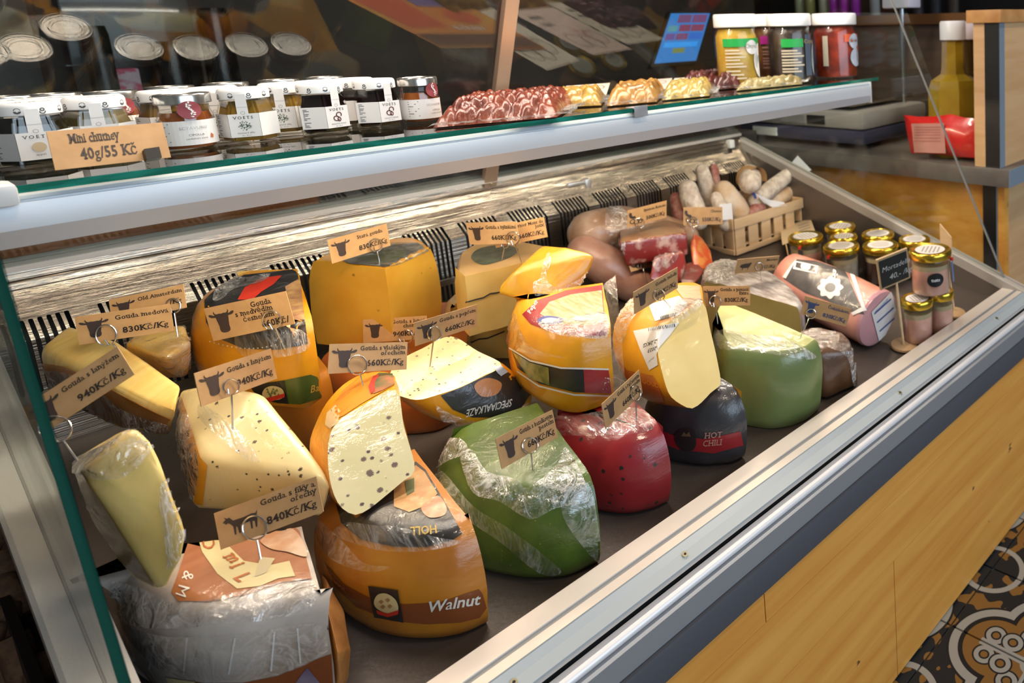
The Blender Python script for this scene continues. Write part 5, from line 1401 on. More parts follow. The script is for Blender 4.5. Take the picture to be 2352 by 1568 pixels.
LORG = M('orange_label', (0.75, 0.26, 0.012), 0.45, film=0.3, fscale=40)
LGRN = M('green_label', (0.06, 0.10, 0.015), 0.45, film=0.3, fscale=40)
TXW = M('text_white', (0.72, 0.68, 0.60), 0.5)
TXG = M('text_gold', (0.55, 0.36, 0.06), 0.45)
TXR = M('text_label_red', (0.50, 0.03, 0.015), 0.5)
TXK = M('text_black', (0.02, 0.018, 0.018), 0.5)
CH = 'cheese pieces in the display case'
def OL(*a): return [(*UV(p[0], p[1], p[2]), p[3]) for p in a]
ALLC = []
def reg(o): ALLC.append(o); return o

# ---- front row
g1 = reg(slab('cheese_wedge', 'fig goat cheese wedge with brown label, wrapped, lowest at the near end', 'cheese',
     OL((762, 1500, .055, 'r'), (660, 1566, .035, 'r'), (540, 1590, .035, 'r'), (400, 1560, .035, 'r'), (310, 1470, .05, 'r'), (262, 1370, .065, 'r'), (262, 1325, .09, 'c'), (690, 1208, .10, 'c')), 0.002, 0.100, FIGW, PALE, 0.022, CH))
br = reg(hull('cheese_wedge', 'brown crusted cheese sliver squeezed beside the fig goat cheese', 'cheese',
     [T(*p) for p in ((752, 1335, .055), (790, 1405, .045), (807, 1490, .033), (800, 1560, .012), (770, 1620, .003), (752, 1400, .062), (775, 1500, .050), (786, 1570, .020), (735, 1310, .03))], CRUST, None, bev=0.004, group=CH))
wl = reg(slab('cheese_wedge', 'walnut gouda wedge lying with orange rind and brown Walnut band', 'cheese',
     OL((1125, 1440, .0, 'r'), (1050, 1453, .010, 'r'), (950, 1456, .014, 'r'), (862, 1432, .018, 'r'), (795, 1383, .028, 'r'), (748, 1310, .045, 'r'), (716, 1215, .07, 'r'), (722, 1130, .095, 'c'), (950, 1030, .105, 'c')), 0.001, 0.105, ORA_R, PALE, 0.036, CH))
gr = reg(slab('cheese_wedge', 'green basil pesto gouda wedge under heavily crumpled film', 'cheese',
     OL((1380, 1300, .0, 'r'), (1300, 1316, .010, 'r'), (1200, 1314, .014, 'r'), (1105, 1275, .025, 'r'), (1035, 1195, .045, 'r'), (996, 1090, .07, 'r'), (1000, 1015, .09, 'c'), (1235, 925, .10, 'c')), 0.001, 0.100, GRE, GRE, 0.034, CH))
rd = reg(slab('cheese_wedge', 'deep red tomato pesto gouda wedge with dark specks', 'cheese',
     OL((1543, 1160, .0, 'r'), (1500, 1170, .006, 'r'), (1440, 1172, .012, 'r'), (1380, 1150, .022, 'r'), (1310, 1095, .04, 'r'), (1262, 1020, .06, 'r'), (1250, 960, .085, 'c'), (1440, 905, .10, 'c')), 0.001, 0.098, REDC, REDC, 0.036, CH))
hc = reg(slab('cheese_wedge', 'black waxed hot chili gouda wedge with red band', 'cheese',
     OL((1714, 1055, .0, 'r'), (1680, 1063, .005, 'r'), (1620, 1062, .010, 'r'), (1560, 1047, .016, 'r'), (1515, 1015, .03, 'r'), (1482, 960, .05, 'r'), (1478, 915, .07, 'c'), (1625, 850, .095, 'c')), 0.001, 0.095, BLKW, YEL_R, 0.034, CH))
pi = reg(slab('cheese_wedge', 'pale green pistachio gouda wedge with soft green rind', 'cheese',
     OL((1885, 945, .0, 'r'), (1850, 965, .005, 'r'), (1780, 973, .010, 'r'), (1705, 955, .018, 'r'), (1655, 915, .04, 'r'), (1636, 850, .065, 'r'), (1632, 780, .095, 'c'), (1660, 690, .113, 'c')), 0.001, 0.113, PIS, PIS, 0.018, CH, PIST))
bb = reg(hull('cheese_block', 'dark brown block wrapped in loose film beside the pistachio gouda', 'cheese',
     [T(*p) for p in ((1800, 778, .072), (1862, 745, .082), (1945, 762, .080), (1878, 806, .078), (1962, 806, .070), (1890, 922, .003), (1976, 884, .002), (1812, 870, .003), (1950, 850, 0.003))], CHOC, None, bev=0.008, group=CH))
# ---- pieces on the second layer
def plane_poly(px_list, q, n): return [Pn(a, b, q, n) for a, b in px_list]
def resample(poly, N=44):
    P = [Vector(p) for p in poly]; P.append(P[0]); L = [0.0]
    for a, b in zip(P, P[1:]): L.append(L[-1] + (b - a).length)
    out = []; k = 0
    for i in range(N):
        s = L[-1] * i / N
        while L[k + 1] < s: k += 1
        out.append(P[k].lerp(P[k + 1], (s - L[k]) / max(1e-9, L[k + 1] - L[k])))
    return out
def piece(label, face, back, anchor, nrm, depth, rind, cut, bulge=1.05, sm_face=True, name='cheese_wedge', nb=None):
    n = Vector(nrm).normalized()
    f2 = resample([p.to_2d() for p in spline([(*p, 0) for p in face], 5, True)] if sm_face else face)
    b2 = resample([p.to_2d() for p in spline([(*p, 0) for p in back], 5, True)] if sm_face else back)
    r0 = [Pn(p.x, p.y, anchor, n) for p in f2]
    m = Vector(nb).normalized() if nb else n
    r2 = [Pn(p.x, p.y, anchor - n * depth, m) for p in b2]
    c0, c2 = sum(r0, Vector()) / len(r0), sum(r2, Vector()) / len(r2)
    rings = [r0]
    for t, k in ((0.12, 1.012), (0.3, 1 + (bulge - 1) * .8), (0.55, bulge), (0.8, 1 + (bulge - 1) * .7), (1.0, 1.0)):
        c = c0.lerp(c2, t); rings.append([c + (a.lerp(b, t) - c) * k for a, b in zip(r0, r2)])
    cc = c2
    rings.append([cc + (p - cc) * 0.9 - n * 0.004 for p in r2])
    return reg(loft(name, label, 'cheese', rings, rind, cut, None, CH))
wu = piece('walnut gouda wedge with speckled cut face leaning on the Walnut banded piece',
     [(908, 895), (928, 980), (953, 1076), (925, 1105), (880, 1143), (845, 1170), (815, 1182), (785, 1166), (766, 1133), (756, 1090), (753, 1040), (758, 1000), (778, 965), (835, 930)],
     [(905, 862), (915, 930), (930, 1010), (900, 1060), (850, 1110), (800, 1140), (760, 1140), (735, 1100), (716, 1060), (711, 1020), (722, 980), (750, 925), (795, 878), (850, 855)],
     T(815, 1182, 0.108), (-0.10, -0.72, 0.62), 0.055, YEL_R, WALC, 1.03)
yg = piece('young gouda wedge with white price label and smooth pale cut face',
     [(1615, 695), (1632, 760), (1648, 830), (1655, 882), (1636, 898), (1610, 925), (1588, 938), (1560, 926), (1537, 905), (1522, 860), (1510, 805), (1512, 772), (1535, 740), (1575, 715)],
     [(1610, 655), (1612, 720), (1615, 790), (1612, 850), (1595, 900), (1560, 935), (1515, 930), (1470, 908), (1435, 865), (1412, 815), (1408, 770), (1420, 725), (1460, 680), (1545, 652)],
     T(1588, 938, 0.096), (0.0, -0.76, 0.60), 0.07, YEL_R, PALE, 1.02)
pp = piece('speckled pale pepper gouda piece with black label, cut face up',
     [(1035, 772), (1095, 805), (1155, 838), (1112, 862), (1060, 888), (1010, 905), (962, 918), (928, 912), (905, 900), (893, 870), (912, 832), (970, 800)],
     [(1045, 800), (1130, 830), (1208, 878), (1222, 912), (1200, 945), (1140, 968), (1070, 978), (1000, 962), (945, 935), (905, 905), (898, 880), (960, 830)],
     T(960, 918, 0.135), (0.0, -0.42, 0.90), 0.045, YEL_R, PEPC, 1.02)
tb = reg(hull('cheese_block', 'pale truffle gouda block with black specks in the middle of the near end', 'cheese',
     [T(*p) for p in ((414, 893, .175), (470, 880, .185), (600, 898, .185), (765, 1105, .135), (460, 1050, .152), (744, 1190, .092), (440, 1171, .092), (408, 960, .165), (640, 1000, .09), (400, 1000, .12), (430, 960, .09))], TRUF, None, None, 0.86, 0.007, CH))
tw = reg(hull('cheese_wedge', 'pale yellow truffle wedge standing on its tip at the near glass', 'cheese',
     [T(*p) for p in ((376, 1370, .103), (190, 1085, .20), (250, 1025, .215), (305, 975, .225), (345, 1010, .215), (385, 1100, .19), (432, 1215, .155), (425, 1280, .135), (160, 1060, .17), (215, 1210, .13), (300, 1330, .100), (250, 1010, .16))], PALEY, None, None, 0.5, 0.006, CH))
# ---- back rows
o1 = reg(slab('cheese_wedge', 'smooth orange cheese under the bear garlic gouda', 'cheese', [(.236, .47, 'r'), (.205, .458, 'r'), (.17, .475, 'r'), (.145, .52, 'r'), (.14, .58, 'c'), (.25, .62, 'c')], 0.001, 0.088, ORA_R, PALE, 0.014, CH))
bg = reg(slab('cheese_wedge', 'bear garlic gouda with yellow rind and black top label', 'cheese',
     OL((742, 915, .092, 'r'), (700, 928, .098, 'r'), (640, 915, .104, 'r'), (560, 888, .112, 'r'), (490, 850, .125, 'r'), (446, 800, .14, 'r'), (436, 745, .155, 'r'), (470, 690, .170, 'r'), (520, 645, .180, 'c'), (682, 616, .192, 'c')), 0.090, 0.192, YEL_R, PALEY, 0.024, CH))
st_ = reg(slab('cheese_wedge', 'large aged gouda wedge with two deep yellow cut faces', 'cheese',
     OL((1003, 562, .185, 'r'), (960, 535, .190, 'r'), (830, 545, .190, 'r'), (735, 575, .190, 'r'), (700, 600, .185, 'c'), (886, 622, .185, 'c')), 0.062, 0.188, YEL_R, AGED, 0.016, CH))
cz = reg(slab('cheese_wedge', 'orange-red chorizo truffle gouda under the aged gouda', 'cheese', [(.355, .40, 'r'), (.315, .385, 'r'), (.275, .42, 'r'), (.255, .48, 'r'), (.25, .56, 'c'), (.36, .68, 'c'), (.46, .60, 'c')], 0.001, 0.062, RED_R, PALE, 0.012, CH))
ml = reg(slab('cheese_wedge', 'lower morbier piece with dark ash line', 'cheese',
     OL((1035, 770, .05, 'c'), (1058, 800, .015, 'c'), (1200, 745, .06, 'c'), (1260, 640, .10, 'r'), (1120, 610, .1, 'r'), (1020, 680, .095, 'r')), 0.001, 0.092, MORR, MORC, 0.010, CH))
mu = reg(slab('cheese_wedge', 'upper morbier piece with oval green label on top', 'cheese',
     OL((1042, 618, .18, 'c'), (1068, 634, .185, 'c'), (1256, 590, .185, 'c'), (1262, 562, .185, 'r'), (1130, 545, .185, 'r'), (1055, 575, .185, 'r')), 0.095, 0.185, MORR, MORC, 0.008, CH))
hb = reg(hull('cheese_wedge', 'bright yellow herb gouda piece half wrapped, on top of the morbier', 'cheese',
     [T(*p) for p in ((1245, 562, .232), (1300, 566, .236), (1362, 580, .232), (1366, 600, .222), (1335, 655, .195), (1225, 698, .186), (1134, 672, .196), (1182, 622, .222), (1290, 690, .18), (1260, 610, .16), (1200, 660, .165))], cm('herb_gouda', (0.78, 0.44, 0.018), (0.66, 0.28, 0.012), fstretch=(1, 4, 1)), None, bev=0.006, group=CH))
pw = reg(slab('cheese_wedge', 'pepper gouda half wheel with dark red label and banded side', 'cheese',
     OL((1408, 915, .108, 'r'), (1335, 938, .108, 'r'), (1268, 922, .112, 'r'), (1210, 878, .12, 'r'), (1174, 820, .135, 'r'), (1166, 765, .15, 'r'), (1185, 715, .165, 'r'), (1250, 680, .19, 'c'), (1384, 650, .196, 'c')), 0.100, 0.196, YEL_R, PALEY, 0.024, CH))
me_ = reg(hull('cheese_block', 'honey gouda slab with orange rind and streaky film', 'cheese',
     [T(*p) for p in ((90, 800, .17), (158, 746, .18), (265, 782, .18), (415, 885, .165), (400, 960, .15), (100, 845, .15), (385, 1005, .11), (270, 985, .10), (110, 905, .10), (240, 880, .08), (390, 930, .08))], cm('honey_gouda', (0.80, 0.58, 0.20), (0.74, 0.46, 0.12), film=0.35, fscale=16, fstretch=(1, 5, 1), nstretch=(1, 5, 1)), None, None, 0.5, 0.005, CH))
oa = reg(hull('cheese_wedge', 'old Dutch gouda wedge wrapped in crinkled film behind the honey gouda', 'cheese',
     [T(*p) for p in ((285, 790, .165), (330, 755, .17), (425, 745, .172), (440, 785, .165), (378, 825, .16), (432, 868, .115), (372, 872, .11), (290, 850, .11), (430, 800, .10))], cm('old_gouda', (0.66, 0.42, 0.10), (0.58, 0.34, 0.07), film=0.45), None, bev=0.005, group=CH))
sh_ = reg(slab('cheese_wedge', 'sheep cheese half wheel with dark silvery rind and olive beige cut face', 'cheese',
     OL((1845, 712, .098, 'r'), (1852, 685, .1, 'r'), (1800, 632, .1, 'r'), (1735, 600, .1, 'r'), (1660, 588, .1, 'r'), (1612, 606, .1, 'r'), (1608, 640, .098, 'c')), 0.001, 0.100, SILR, OLB, 0.014, CH))

# ---- labels and print on the cheeses
def lab(p, poly, mat, name='label', **k): return decal(name, p, poly, mat, targets=kids(p), **k)
def wr(p, s, at, xd, yd, mat, **k): return decal_text('lettering', p, s, at, xd, yd, mat, targets=kids(p), **k)
# walnut band, emblem, top label
lab(wl, [(748, 1290), (790, 1340), (850, 1372), (930, 1386), (1010, 1382), (1100, 1352), (1108, 1362), (1122, 1412), (1060, 1428), (980, 1432), (900, 1424), (820, 1392), (770, 1345)], LBRN, 'band')
wr(wl, 'Walnut', (982, 1404), (39, -6), (8, 36), TXW, bold=0.02, serif=False)
lab(wl, [(848, 1343), (916, 1353), (929, 1427), (862, 1415)], LBLK, 'emblem_field', off=.0012)
em = lab(wl, [(863, 1378), (872, 1362), (892, 1360), (912, 1374), (918, 1396), (905, 1405), (885, 1402), (868, 1392)], LCRM, 'emblem', off=.0017, curve=True)
lab(wl, [(869, 1396), (895, 1404), (920, 1396), (918, 1406), (895, 1412), (872, 1405)], TXR, 'emblem_ribbon', off=.0022)
for a, b in ((880, 1378), (895, 1374), (900, 1388), (884, 1389)): lab(wl, [(a - 6, b), (a, b - 5), (a + 6, b), (a, b + 5)], M('nut_print', (0.35, 0.19, 0.08), 0.5), 'nut_print', off=.0021)
wr(wl, 'Noot', (765, 1330), (15, 13), (-7, 20), M('faint_gold', (0.40, 0.20, 0.08), 0.5), bold=0, serif=False)
lab(wl, [(770, 1148), (820, 1190), (905, 1120), (955, 1060), (978, 1080), (1020, 1150), (1062, 1225), (1040, 1240), (980, 1256), (905, 1255), (830, 1238), (785, 1200)], LBLK, 'top_label')
lab(wl, [(905, 1125), (955, 1070), (975, 1085), (1005, 1135), (985, 1160), (940, 1178), (905, 1165)], M('nut_photo', (0.42, 0.20, 0.06), 0.45, col2=(0.58, 0.36, 0.15), nscale=60, film=0.3), 'nut_picture', off=.0012)
lab(wl, [(968, 1165), (1005, 1140), (1025, 1165), (1020, 1185), (985, 1190)], M('walnut_photo', (0.45, 0.20, 0.10), 0.45, col2=(0.60, 0.36, 0.22), nscale=90, film=0.3), 'nut_picture', off=.0012, curve=True)
lab(wl, [(930, 1108), (952, 1100), (952, 1130), (935, 1140)], M('leaf_photo', (0.11, 0.13, 0.05), 0.5), 'leaf_picture', off=.0017)
wr(wl, 'HOLL', (1004, 1207), (-24, 2), (2, -26), TXG, bold=0.02, serif=False)
# walnut upper: orange printed label on the rind
lab(wu, [(838, 858), (900, 858), (906, 885), (835, 925), (790, 955), (772, 962), (760, 940), (790, 895)], LORG, 'label')
lab(wu, [(870, 858), (900, 860), (906, 884), (880, 898), (858, 906), (850, 890), (856, 870)], M('walnut_art', (0.36, 0.13, 0.06), 0.5, col2=(0.06, 0.10, 0.03), nscale=50), 'label_picture', off=.0013)
lab(wu, [(858, 866), (872, 862), (862, 880), (862, 900), (853, 907), (847, 890)], TXR, 'label_stripe', off=.0017)
wr(wu, 'WALNUTS', (868, 860), (-3, 8.5), (9, -3), TXW, bold=0.0, serif=False)
for a, b in ((800, 885), (783, 915), (778, 950)): wr(wu, 'Chees', (a - 8, b + 12), (12, -10), (9, 10), TXR, bold=0.0, serif=False)
lab(wu, [(752, 948), (772, 930), (783, 945), (778, 968), (760, 985), (748, 975)], M('torn_paper', (0.62, 0.45, 0.24), 0.6), 'torn_label')
# pepper piece black label
lab(pp, [(1062, 888), (1112, 864), (1150, 845), (1200, 876), (1218, 905), (1198, 935), (1140, 958), (1085, 958), (1040, 940), (1012, 908)], LBLK, 'label')
lab(pp, [(1088, 885), (1118, 868), (1150, 880), (1140, 905), (1105, 910)], M('spice_photo', (0.42, 0.16, 0.05), 0.5, film=0.3), 'label_picture', off=.0013, curve=True)
wr(pp, 'SPECIAALKAZE', (1176, 916), (-15.5, 3.6), (-4, -24), TXW, bold=0.012, serif=False)
lab(pp, [(1133, 846), (1150, 840), (1164, 854), (1148, 864)], M('silver_sticker', (0.60, 0.60, 0.64), 0.4), 'sticker', off=.0018)
# bear garlic gouda
lab(bg, [(470, 690), (500, 660), (560, 632), (682, 618), (696, 700), (706, 790), (640, 803), (560, 800), (500, 775), (475, 740)], LBLK, 'top_label')
lab(bg, [(546, 690), (562, 662), (600, 640), (648, 634), (628, 655), (600, 672), (580, 690)], TXR, 'label_flash', off=.0013)
wr(bg, 'Pitto', (566, 690), (17, -9), (6, 17), TXW, bold=0.01, serif=True)
lab(bg, [(655, 660), (690, 640), (700, 740), (672, 735)], M('garlic_photo', (0.30, 0.13, 0.08), 0.5, col2=(0.50, 0.32, 0.12), nscale=80, film=0.3), 'label_picture', off=.0013)
for k in range(16):
    t = k / 15; a, b = 484 + 150 * t, 782 + 16 * math.sin(t * 2.6)
    lab(bg, [(a, b), (a + 3, b), (a + 3, b + 2.5), (a, b + 2.5)], TXW, 'dotted_edge', off=.0014)
lab(bg, [(575, 883), (655, 872), (712, 860), (735, 868), (742, 912), (690, 928), (640, 925), (590, 908)], LGRN, 'band')
lab(bg, [(575, 884), (654, 873), (664, 926), (630, 922), (592, 908)], LBLK, 'band_field', off=.0012)
lab(bg, [(606, 905), (612, 890), (630, 884), (650, 890), (656, 905), (645, 915), (620, 914)], LCRM, 'emblem', off=.0018, curve=True)
for k in range(14):
    a, b = 632 + rnd.uniform(-16, 16), 900 + rnd.uniform(-9, 8); lab(bg, [(a - 3, b), (a, b - 4), (a + 3, b + 2)], M('sprig_print', (0.13, 0.16, 0.05), 0.5), 'sprig_print', off=.0023)
lab(bg, [(612, 912), (658, 900), (658, 909), (618, 921)], TXR, 'emblem_ribbon', off=.0023)
wr(bg, 'Ba', (710, 902), (19, -5), (4, 24), TXG, bold=0.012, serif=True)
# aged gouda top label, morbier oval
lab(st_, [(770, 590), (870, 565), (960, 558), (985, 575), (920, 605), (885, 614), (800, 606)], M('dark_top_label', (0.06, 0.055, 0.045), 0.4, col2=(0.20, 0.17, 0.12), nscale=60, film=0.55), 'top_label')
lab(st_, [(830, 588), (900, 575), (935, 583), (890, 604), (840, 603)], M('olive_top_label', (0.10, 0.11, 0.05), 0.4, film=0.5), 'label_picture', off=.0012, curve=True)
lab(mu, [(1082, 592), (1100, 572), (1150, 563), (1190, 572), (1175, 590), (1135, 604), (1105, 608)], M('morbier_label', (0.06, 0.075, 0.055), 0.4, col2=(0.14, 0.15, 0.11), nscale=70, film=0.4), 'top_label', curve=True)
def ash(p, pts): 
    up = [(a, b - 1.6) for a, b in pts]; lo = [(a, b + 1.8) for a, b in pts][::-1]
    lab(p, up + lo, M('ash_line', (0.035, 0.035, 0.04), 0.7), 'ash_line', step=3)
ash(mu, [(1070, 694), (1090, 688), (1110, 683), (1125, 674), (1140, 672), (1160, 667), (1180, 662)])
ash(ml, [(1066, 788), (1085, 785), (1100, 778), (1120, 776), (1140, 768), (1160, 760)])
# pepper half wheel
lab(pw, [(1200, 722), (1235, 690), (1300, 668), (1383, 655), (1392, 770), (1340, 772), (1270, 762), (1220, 745)], LRED, 'top_label')
lab(pw, [(1240, 722), (1262, 695), (1310, 678), (1382, 668), (1388, 740), (1340, 750), (1280, 745)], M('label_greens', (0.26, 0.28, 0.10), 0.45, col2=(0.50, 0.47, 0.30), nscale=40, nstretch=(5, 1, 1), film=0.4), 'label_picture', off=.0012)
wr(pw, 'Peper', (1219, 722), (7, -11.5), (-11, 7), TXW, bold=0.02, serif=True)
lab(pw, [(1237, 735), (1255, 728), (1290, 733), (1290, 744), (1260, 748), (1240, 744)], M('blue_seal', (0.06, 0.07, 0.25), 0.5), 'seal', off=.0018, curve=True)
lab(pw, [(1246, 737), (1264, 733), (1281, 737), (1270, 743), (1252, 743)], LWHT, 'seal_centre', off=.0022, curve=True)
lab(pw, [(1175, 800), (1220, 828), (1290, 845), (1397, 848), (1404, 903), (1320, 900), (1240, 880), (1190, 845)], LBLK, 'band')
lab(pw, [(1340, 847), (1397, 849), (1404, 902), (1343, 901)], LRED, 'band_field', off=.0012)
lab(pw, [(1178, 806), (1220, 832), (1262, 843), (1264, 884), (1215, 866)], M('herb_photo', (0.12, 0.13, 0.02), 0.45, col2=(0.36, 0.30, 0.07), nscale=70, film=0.3), 'band_picture', off=.0012)
for t in (0, 1):
    A = [(1172, 796), (1220, 825), (1290, 842), (1397, 845)] if t == 0 else [(1190, 849), (1240, 883), (1320, 903), (1404, 906)]
    lab(pw, A + [(a, b + 4) for a, b in A[::-1]], TXW, 'white_stripe', off=.0015, step=5)
wr(pw, 'P', (1380, 893), (42, 1.5), (2, 43), TXW, bold=0.0, serif=True)
# hot chili
lab(hc, [(1490, 975), (1545, 998), (1620, 1008), (1700, 990), (1707, 1022), (1640, 1040), (1560, 1032), (1505, 1010)], LRED, 'band')
lab(hc, [(1550, 1005), (1562, 985), (1590, 984), (1600, 1010), (1592, 1032), (1566, 1032)], LBLK, 'emblem', off=.0013, curve=True)
lab(hc, [(1566, 1000), (1572, 990), (1578, 996), (1584, 990), (1588, 1001)], M('emblem_crown', (0.12, 0.075, 0.04), 0.5), 'crown_print', off=.0018)
wr(hc, 'HOT', (1618, 1006), (18, -1.5), (2, 19), M('rosy_text', (0.52, 0.25, 0.20), 0.5), bold=0.01, serif=True)
wr(hc, 'CHILI', (1614, 1024), (17, -1.5), (2, 19), M('rosy_text'), bold=0.01, serif=True)
wr(hc, 'HILI', (1497, 1003), (9, 5), (1, 13), M('dim_rosy_text', (0.30, 0.06, 0.05), 0.5), bold=0.0, serif=True)
# young gouda labels
yl = lab(yg, [(1455, 760), (1560, 740), (1538, 770), (1512, 800), (1509, 815), (1512, 838), (1492, 850), (1470, 800)], LWHT, 'price_label')
lab(yg, [(1490, 700), (1560, 680), (1580, 700), (1560, 722), (1505, 738)], LWHT, 'price_label')
def bars(p, x0, y0, dx, dy, n, hx, hy, seed):
    rr = random.Random(seed); t = 0
    for k in range(n):
        w = rr.uniform(.3, 1.0); a = t / n; b = (t + w * .6) / n; t += 1
        lab(p, [(x0 + dx * a, y0 + dy * a), (x0 + dx * b, y0 + dy * b), (x0 + dx * b + hx, y0 + dy * b + hy), (x0 + dx * a + hx, y0 + dy * a + hy)], TXK, 'barcode_bar', off=.0014, step=6)
bars(yg, 1490, 754, 60, -10, 16, 1.5, 7, 4)
bars(yg, 1517, 728, 40, -9, 12, 1.5, 9, 5)
wr(yg, '2,2KG', (1511, 779), (-12, 4), (-3, -13), TXK, bold=0, serif=False)
wr(yg, '2023', (1510, 795), (-10, 3.5), (-3, -12), TXK, bold=0, serif=False)
wr(yg, '70121', (1507, 816), (-6, 5), (-5, -8), TXK, bold=0, serif=False)
lab(yg, [(1408, 810), (1440, 850), (1500, 862), (1512, 880), (1530, 930), (1470, 908), (1425, 860)], M('orange_print', (0.56, 0.15, 0.02), 0.45, film=0.3), 'printed_band')
wr(yg, 'GOUDA', (1478, 878), (13, 4), (-2, 14), LORG, bold=0.01, serif=False, off=.0018)
lab(yg, [(1545, 655), (1606, 657), (1612, 690), (1580, 700)], M('pale_orange_print', (0.66, 0.42, 0.25), 0.45, film=0.5), 'printed_band')
# fig goat cheese
lab(g1, [(436, 1235), (470, 1205), (685, 1206), (716, 1330), (640, 1340), (560, 1368), (480, 1382), (412, 1380), (395, 1360)], M('fig_label', (0.30, 0.095, 0.028), 0.4, col2=(0.36, 0.13, 0.045), nscale=18, nstretch=(1, 4, 1), film=0.3), 'top_label')
lab(g1, [(448, 1215), (500, 1206), (520, 1250), (560, 1290), (620, 1300), (665, 1290), (678, 1325), (640, 1330), (598, 1348), (545, 1354), (500, 1320), (465, 1270)], LCRM, 'label_swoosh', off=.0012)
lab(g1, [(600, 1240), (660, 1215), (690, 1235), (705, 1280), (660, 1270), (620, 1262)], M('loaf_photo', (0.46, 0.20, 0.08), 0.45, col2=(0.66, 0.50, 0.36), nscale=40, film=0.3), 'label_picture', off=.0016, curve=True)
lab(g1, [(598, 1282), (632, 1285), (612, 1318), (585, 1328)], M('paste_photo', (0.50, 0.42, 0.25), 0.5), 'label_picture', off=.0016)
CP = M('caramel_letters', (0.40, 0.11, 0.02), 0.45)
wr(g1, 'L', (535, 1330), (30, 20), (50, 20), CP, bold=0.03, serif=True, off=.0017)
wr(g1, 'i', (527, 1305), (30, 18), (48, 18), CP, bold=0.03, serif=True, off=.0017)
wr(g1, 'm', (512, 1282), (26, 18), (44, 16), CP, bold=0.03, serif=True, off=.0017)
wr(g1, 'C', (463, 1262), (6, -34), (40, -8), CP, bold=0.01, serif=False, off=.0017)
wr(g1, '& M', (425, 1310), (-12, 34), (34, -12), TXW, bold=0.0, serif=False)
lab(g1, [(395, 1555), (470, 1567), (560, 1566), (640, 1550), (720, 1515), (762, 1500), (766, 1566), (700, 1600), (520, 1610), (400, 1590)], LBRN, 'band')
lab(g1, [(680, 1566), (695, 1545), (708, 1530), (722, 1548), (745, 1575), (700, 1590)], M('fig_photo', (0.12, 0.09, 0.15), 0.5, col2=(0.20, 0.15, 0.2), nscale=60), 'fig_picture', off=.0013)
lab(g1, [(384, 1553), (450, 1562), (470, 1580), (400, 1585)], LCRM, 'band_field', off=.0012)

lab(tb, [(405, 930), (416, 900), (462, 1050), (478, 1068), (466, 1173), (438, 1173), (420, 1100)], YEL_R, 'rind', off=.0009)
lab(tw, [(152, 1060), (192, 1086), (260, 1190), (330, 1300), (374, 1372), (300, 1335), (212, 1215), (165, 1120)], M('wrap_brown', (0.33, 0.20, 0.06), 0.4, film=0.5, fscale=30, fstretch=(1, 1, 3), col2=(0.20, 0.11, 0.04), nscale=14), 'rind', off=.0009)
AMBR = M('amber_rind', (0.42, 0.13, 0.012), 0.35, film=0.3, col2=(0.56, 0.22, 0.02), nscale=16)
lab(me_, [(82, 832), (150, 842), (230, 878), (300, 918), (360, 948), (393, 962), (388, 1004), (290, 992), (180, 950), (108, 912)], AMBR, 'rind', off=.0009)
for k, (a, b, c, d) in enumerate(((362, 1455, 345, 1535), (432, 1462, 424, 1545), (541, 1462, 527, 1545), (630, 1448, 622, 1538), (683, 1440, 690, 1520))):
    lab(g1, [(a, b), (a + 4, b), (c + 4, d), (c, d)], LWHT, 'pale_seam', off=.0014, step=8)
# ---- cling film bunched and draped on the pieces
def fp(p, poly, mat=None, amp=0.004, **k): return film_patch('cling_film', p, poly, mat or FILMC, amp, targets=kids(p), **k)
fp(gr, [(1060, 1050), (1085, 1035), (1120, 1085), (1180, 1100), (1215, 1120), (1280, 1070), (1300, 1030), (1340, 1100), (1350, 1150), (1280, 1165), (1220, 1190), (1150, 1150), (1090, 1130)], amp=.006)
fp(gr, [(1005, 1080), (1030, 1090), (1090, 1160), (1170, 1210), (1250, 1270), (1290, 1310), (1240, 1312), (1150, 1240), (1060, 1180), (1015, 1130)], FILMS, .004)
fp(gr, [(985, 1035), (1010, 1010), (1060, 1010), (1075, 1040), (1030, 1060), (1000, 1075)], amp=.007)
fp(gr, [(1290, 1100), (1350, 1110), (1372, 1200), (1378, 1290), (1320, 1230), (1290, 1170)], FILM, .003)
fp(wl, [(800, 1200), (850, 1205), (930, 1215), (1010, 1235), (1060, 1245), (1000, 1262), (900, 1265), (830, 1250), (770, 1225)], FILMS, .003)
fp(wl, [(730, 1190), (790, 1240), (840, 1290), (900, 1300), (850, 1310), (780, 1290), (740, 1250)], FILM, .003)
fp(g1, [(260, 1330), (330, 1350), (420, 1385), (540, 1365), (640, 1340), (715, 1335), (725, 1385), (640, 1420), (520, 1430), (400, 1440), (300, 1430), (262, 1380)], amp=.005)
fp(g1, [(290, 1440), (400, 1460), (560, 1450), (700, 1430), (745, 1440), (755, 1490), (640, 1545), (480, 1560), (370, 1530)], FILM, .003)
fp(pp, [(1000, 930), (1030, 945), (1090, 965), (1160, 960), (1210, 925), (1222, 945), (1190, 985), (1120, 990), (1040, 985)], amp=.009)
fp(hb, [(1225, 650), (1240, 640), (1250, 600), (1262, 580), (1266, 600), (1255, 640), (1280, 660), (1330, 640), (1360, 610), (1368, 640), (1330, 670), (1270, 690), (1230, 680)], amp=.006)
fp(bg, [(490, 690), (500, 650), (520, 630), (560, 640), (620, 630), (600, 650), (540, 665), (510, 690)], amp=.008)
fp(bg, [(545, 760), (600, 745), (690, 760), (705, 800), (640, 820), (560, 815)], FILMS, .003)
fp(rd, [(1250, 960), (1330, 955), (1420, 940), (1480, 945), (1500, 985), (1420, 1000), (1330, 1000), (1270, 995)], FILMS, .003)
fp(yg, [(1412, 750), (1420, 700), (1440, 670), (1460, 690), (1480, 700), (1450, 740), (1430, 790)], amp=.007)
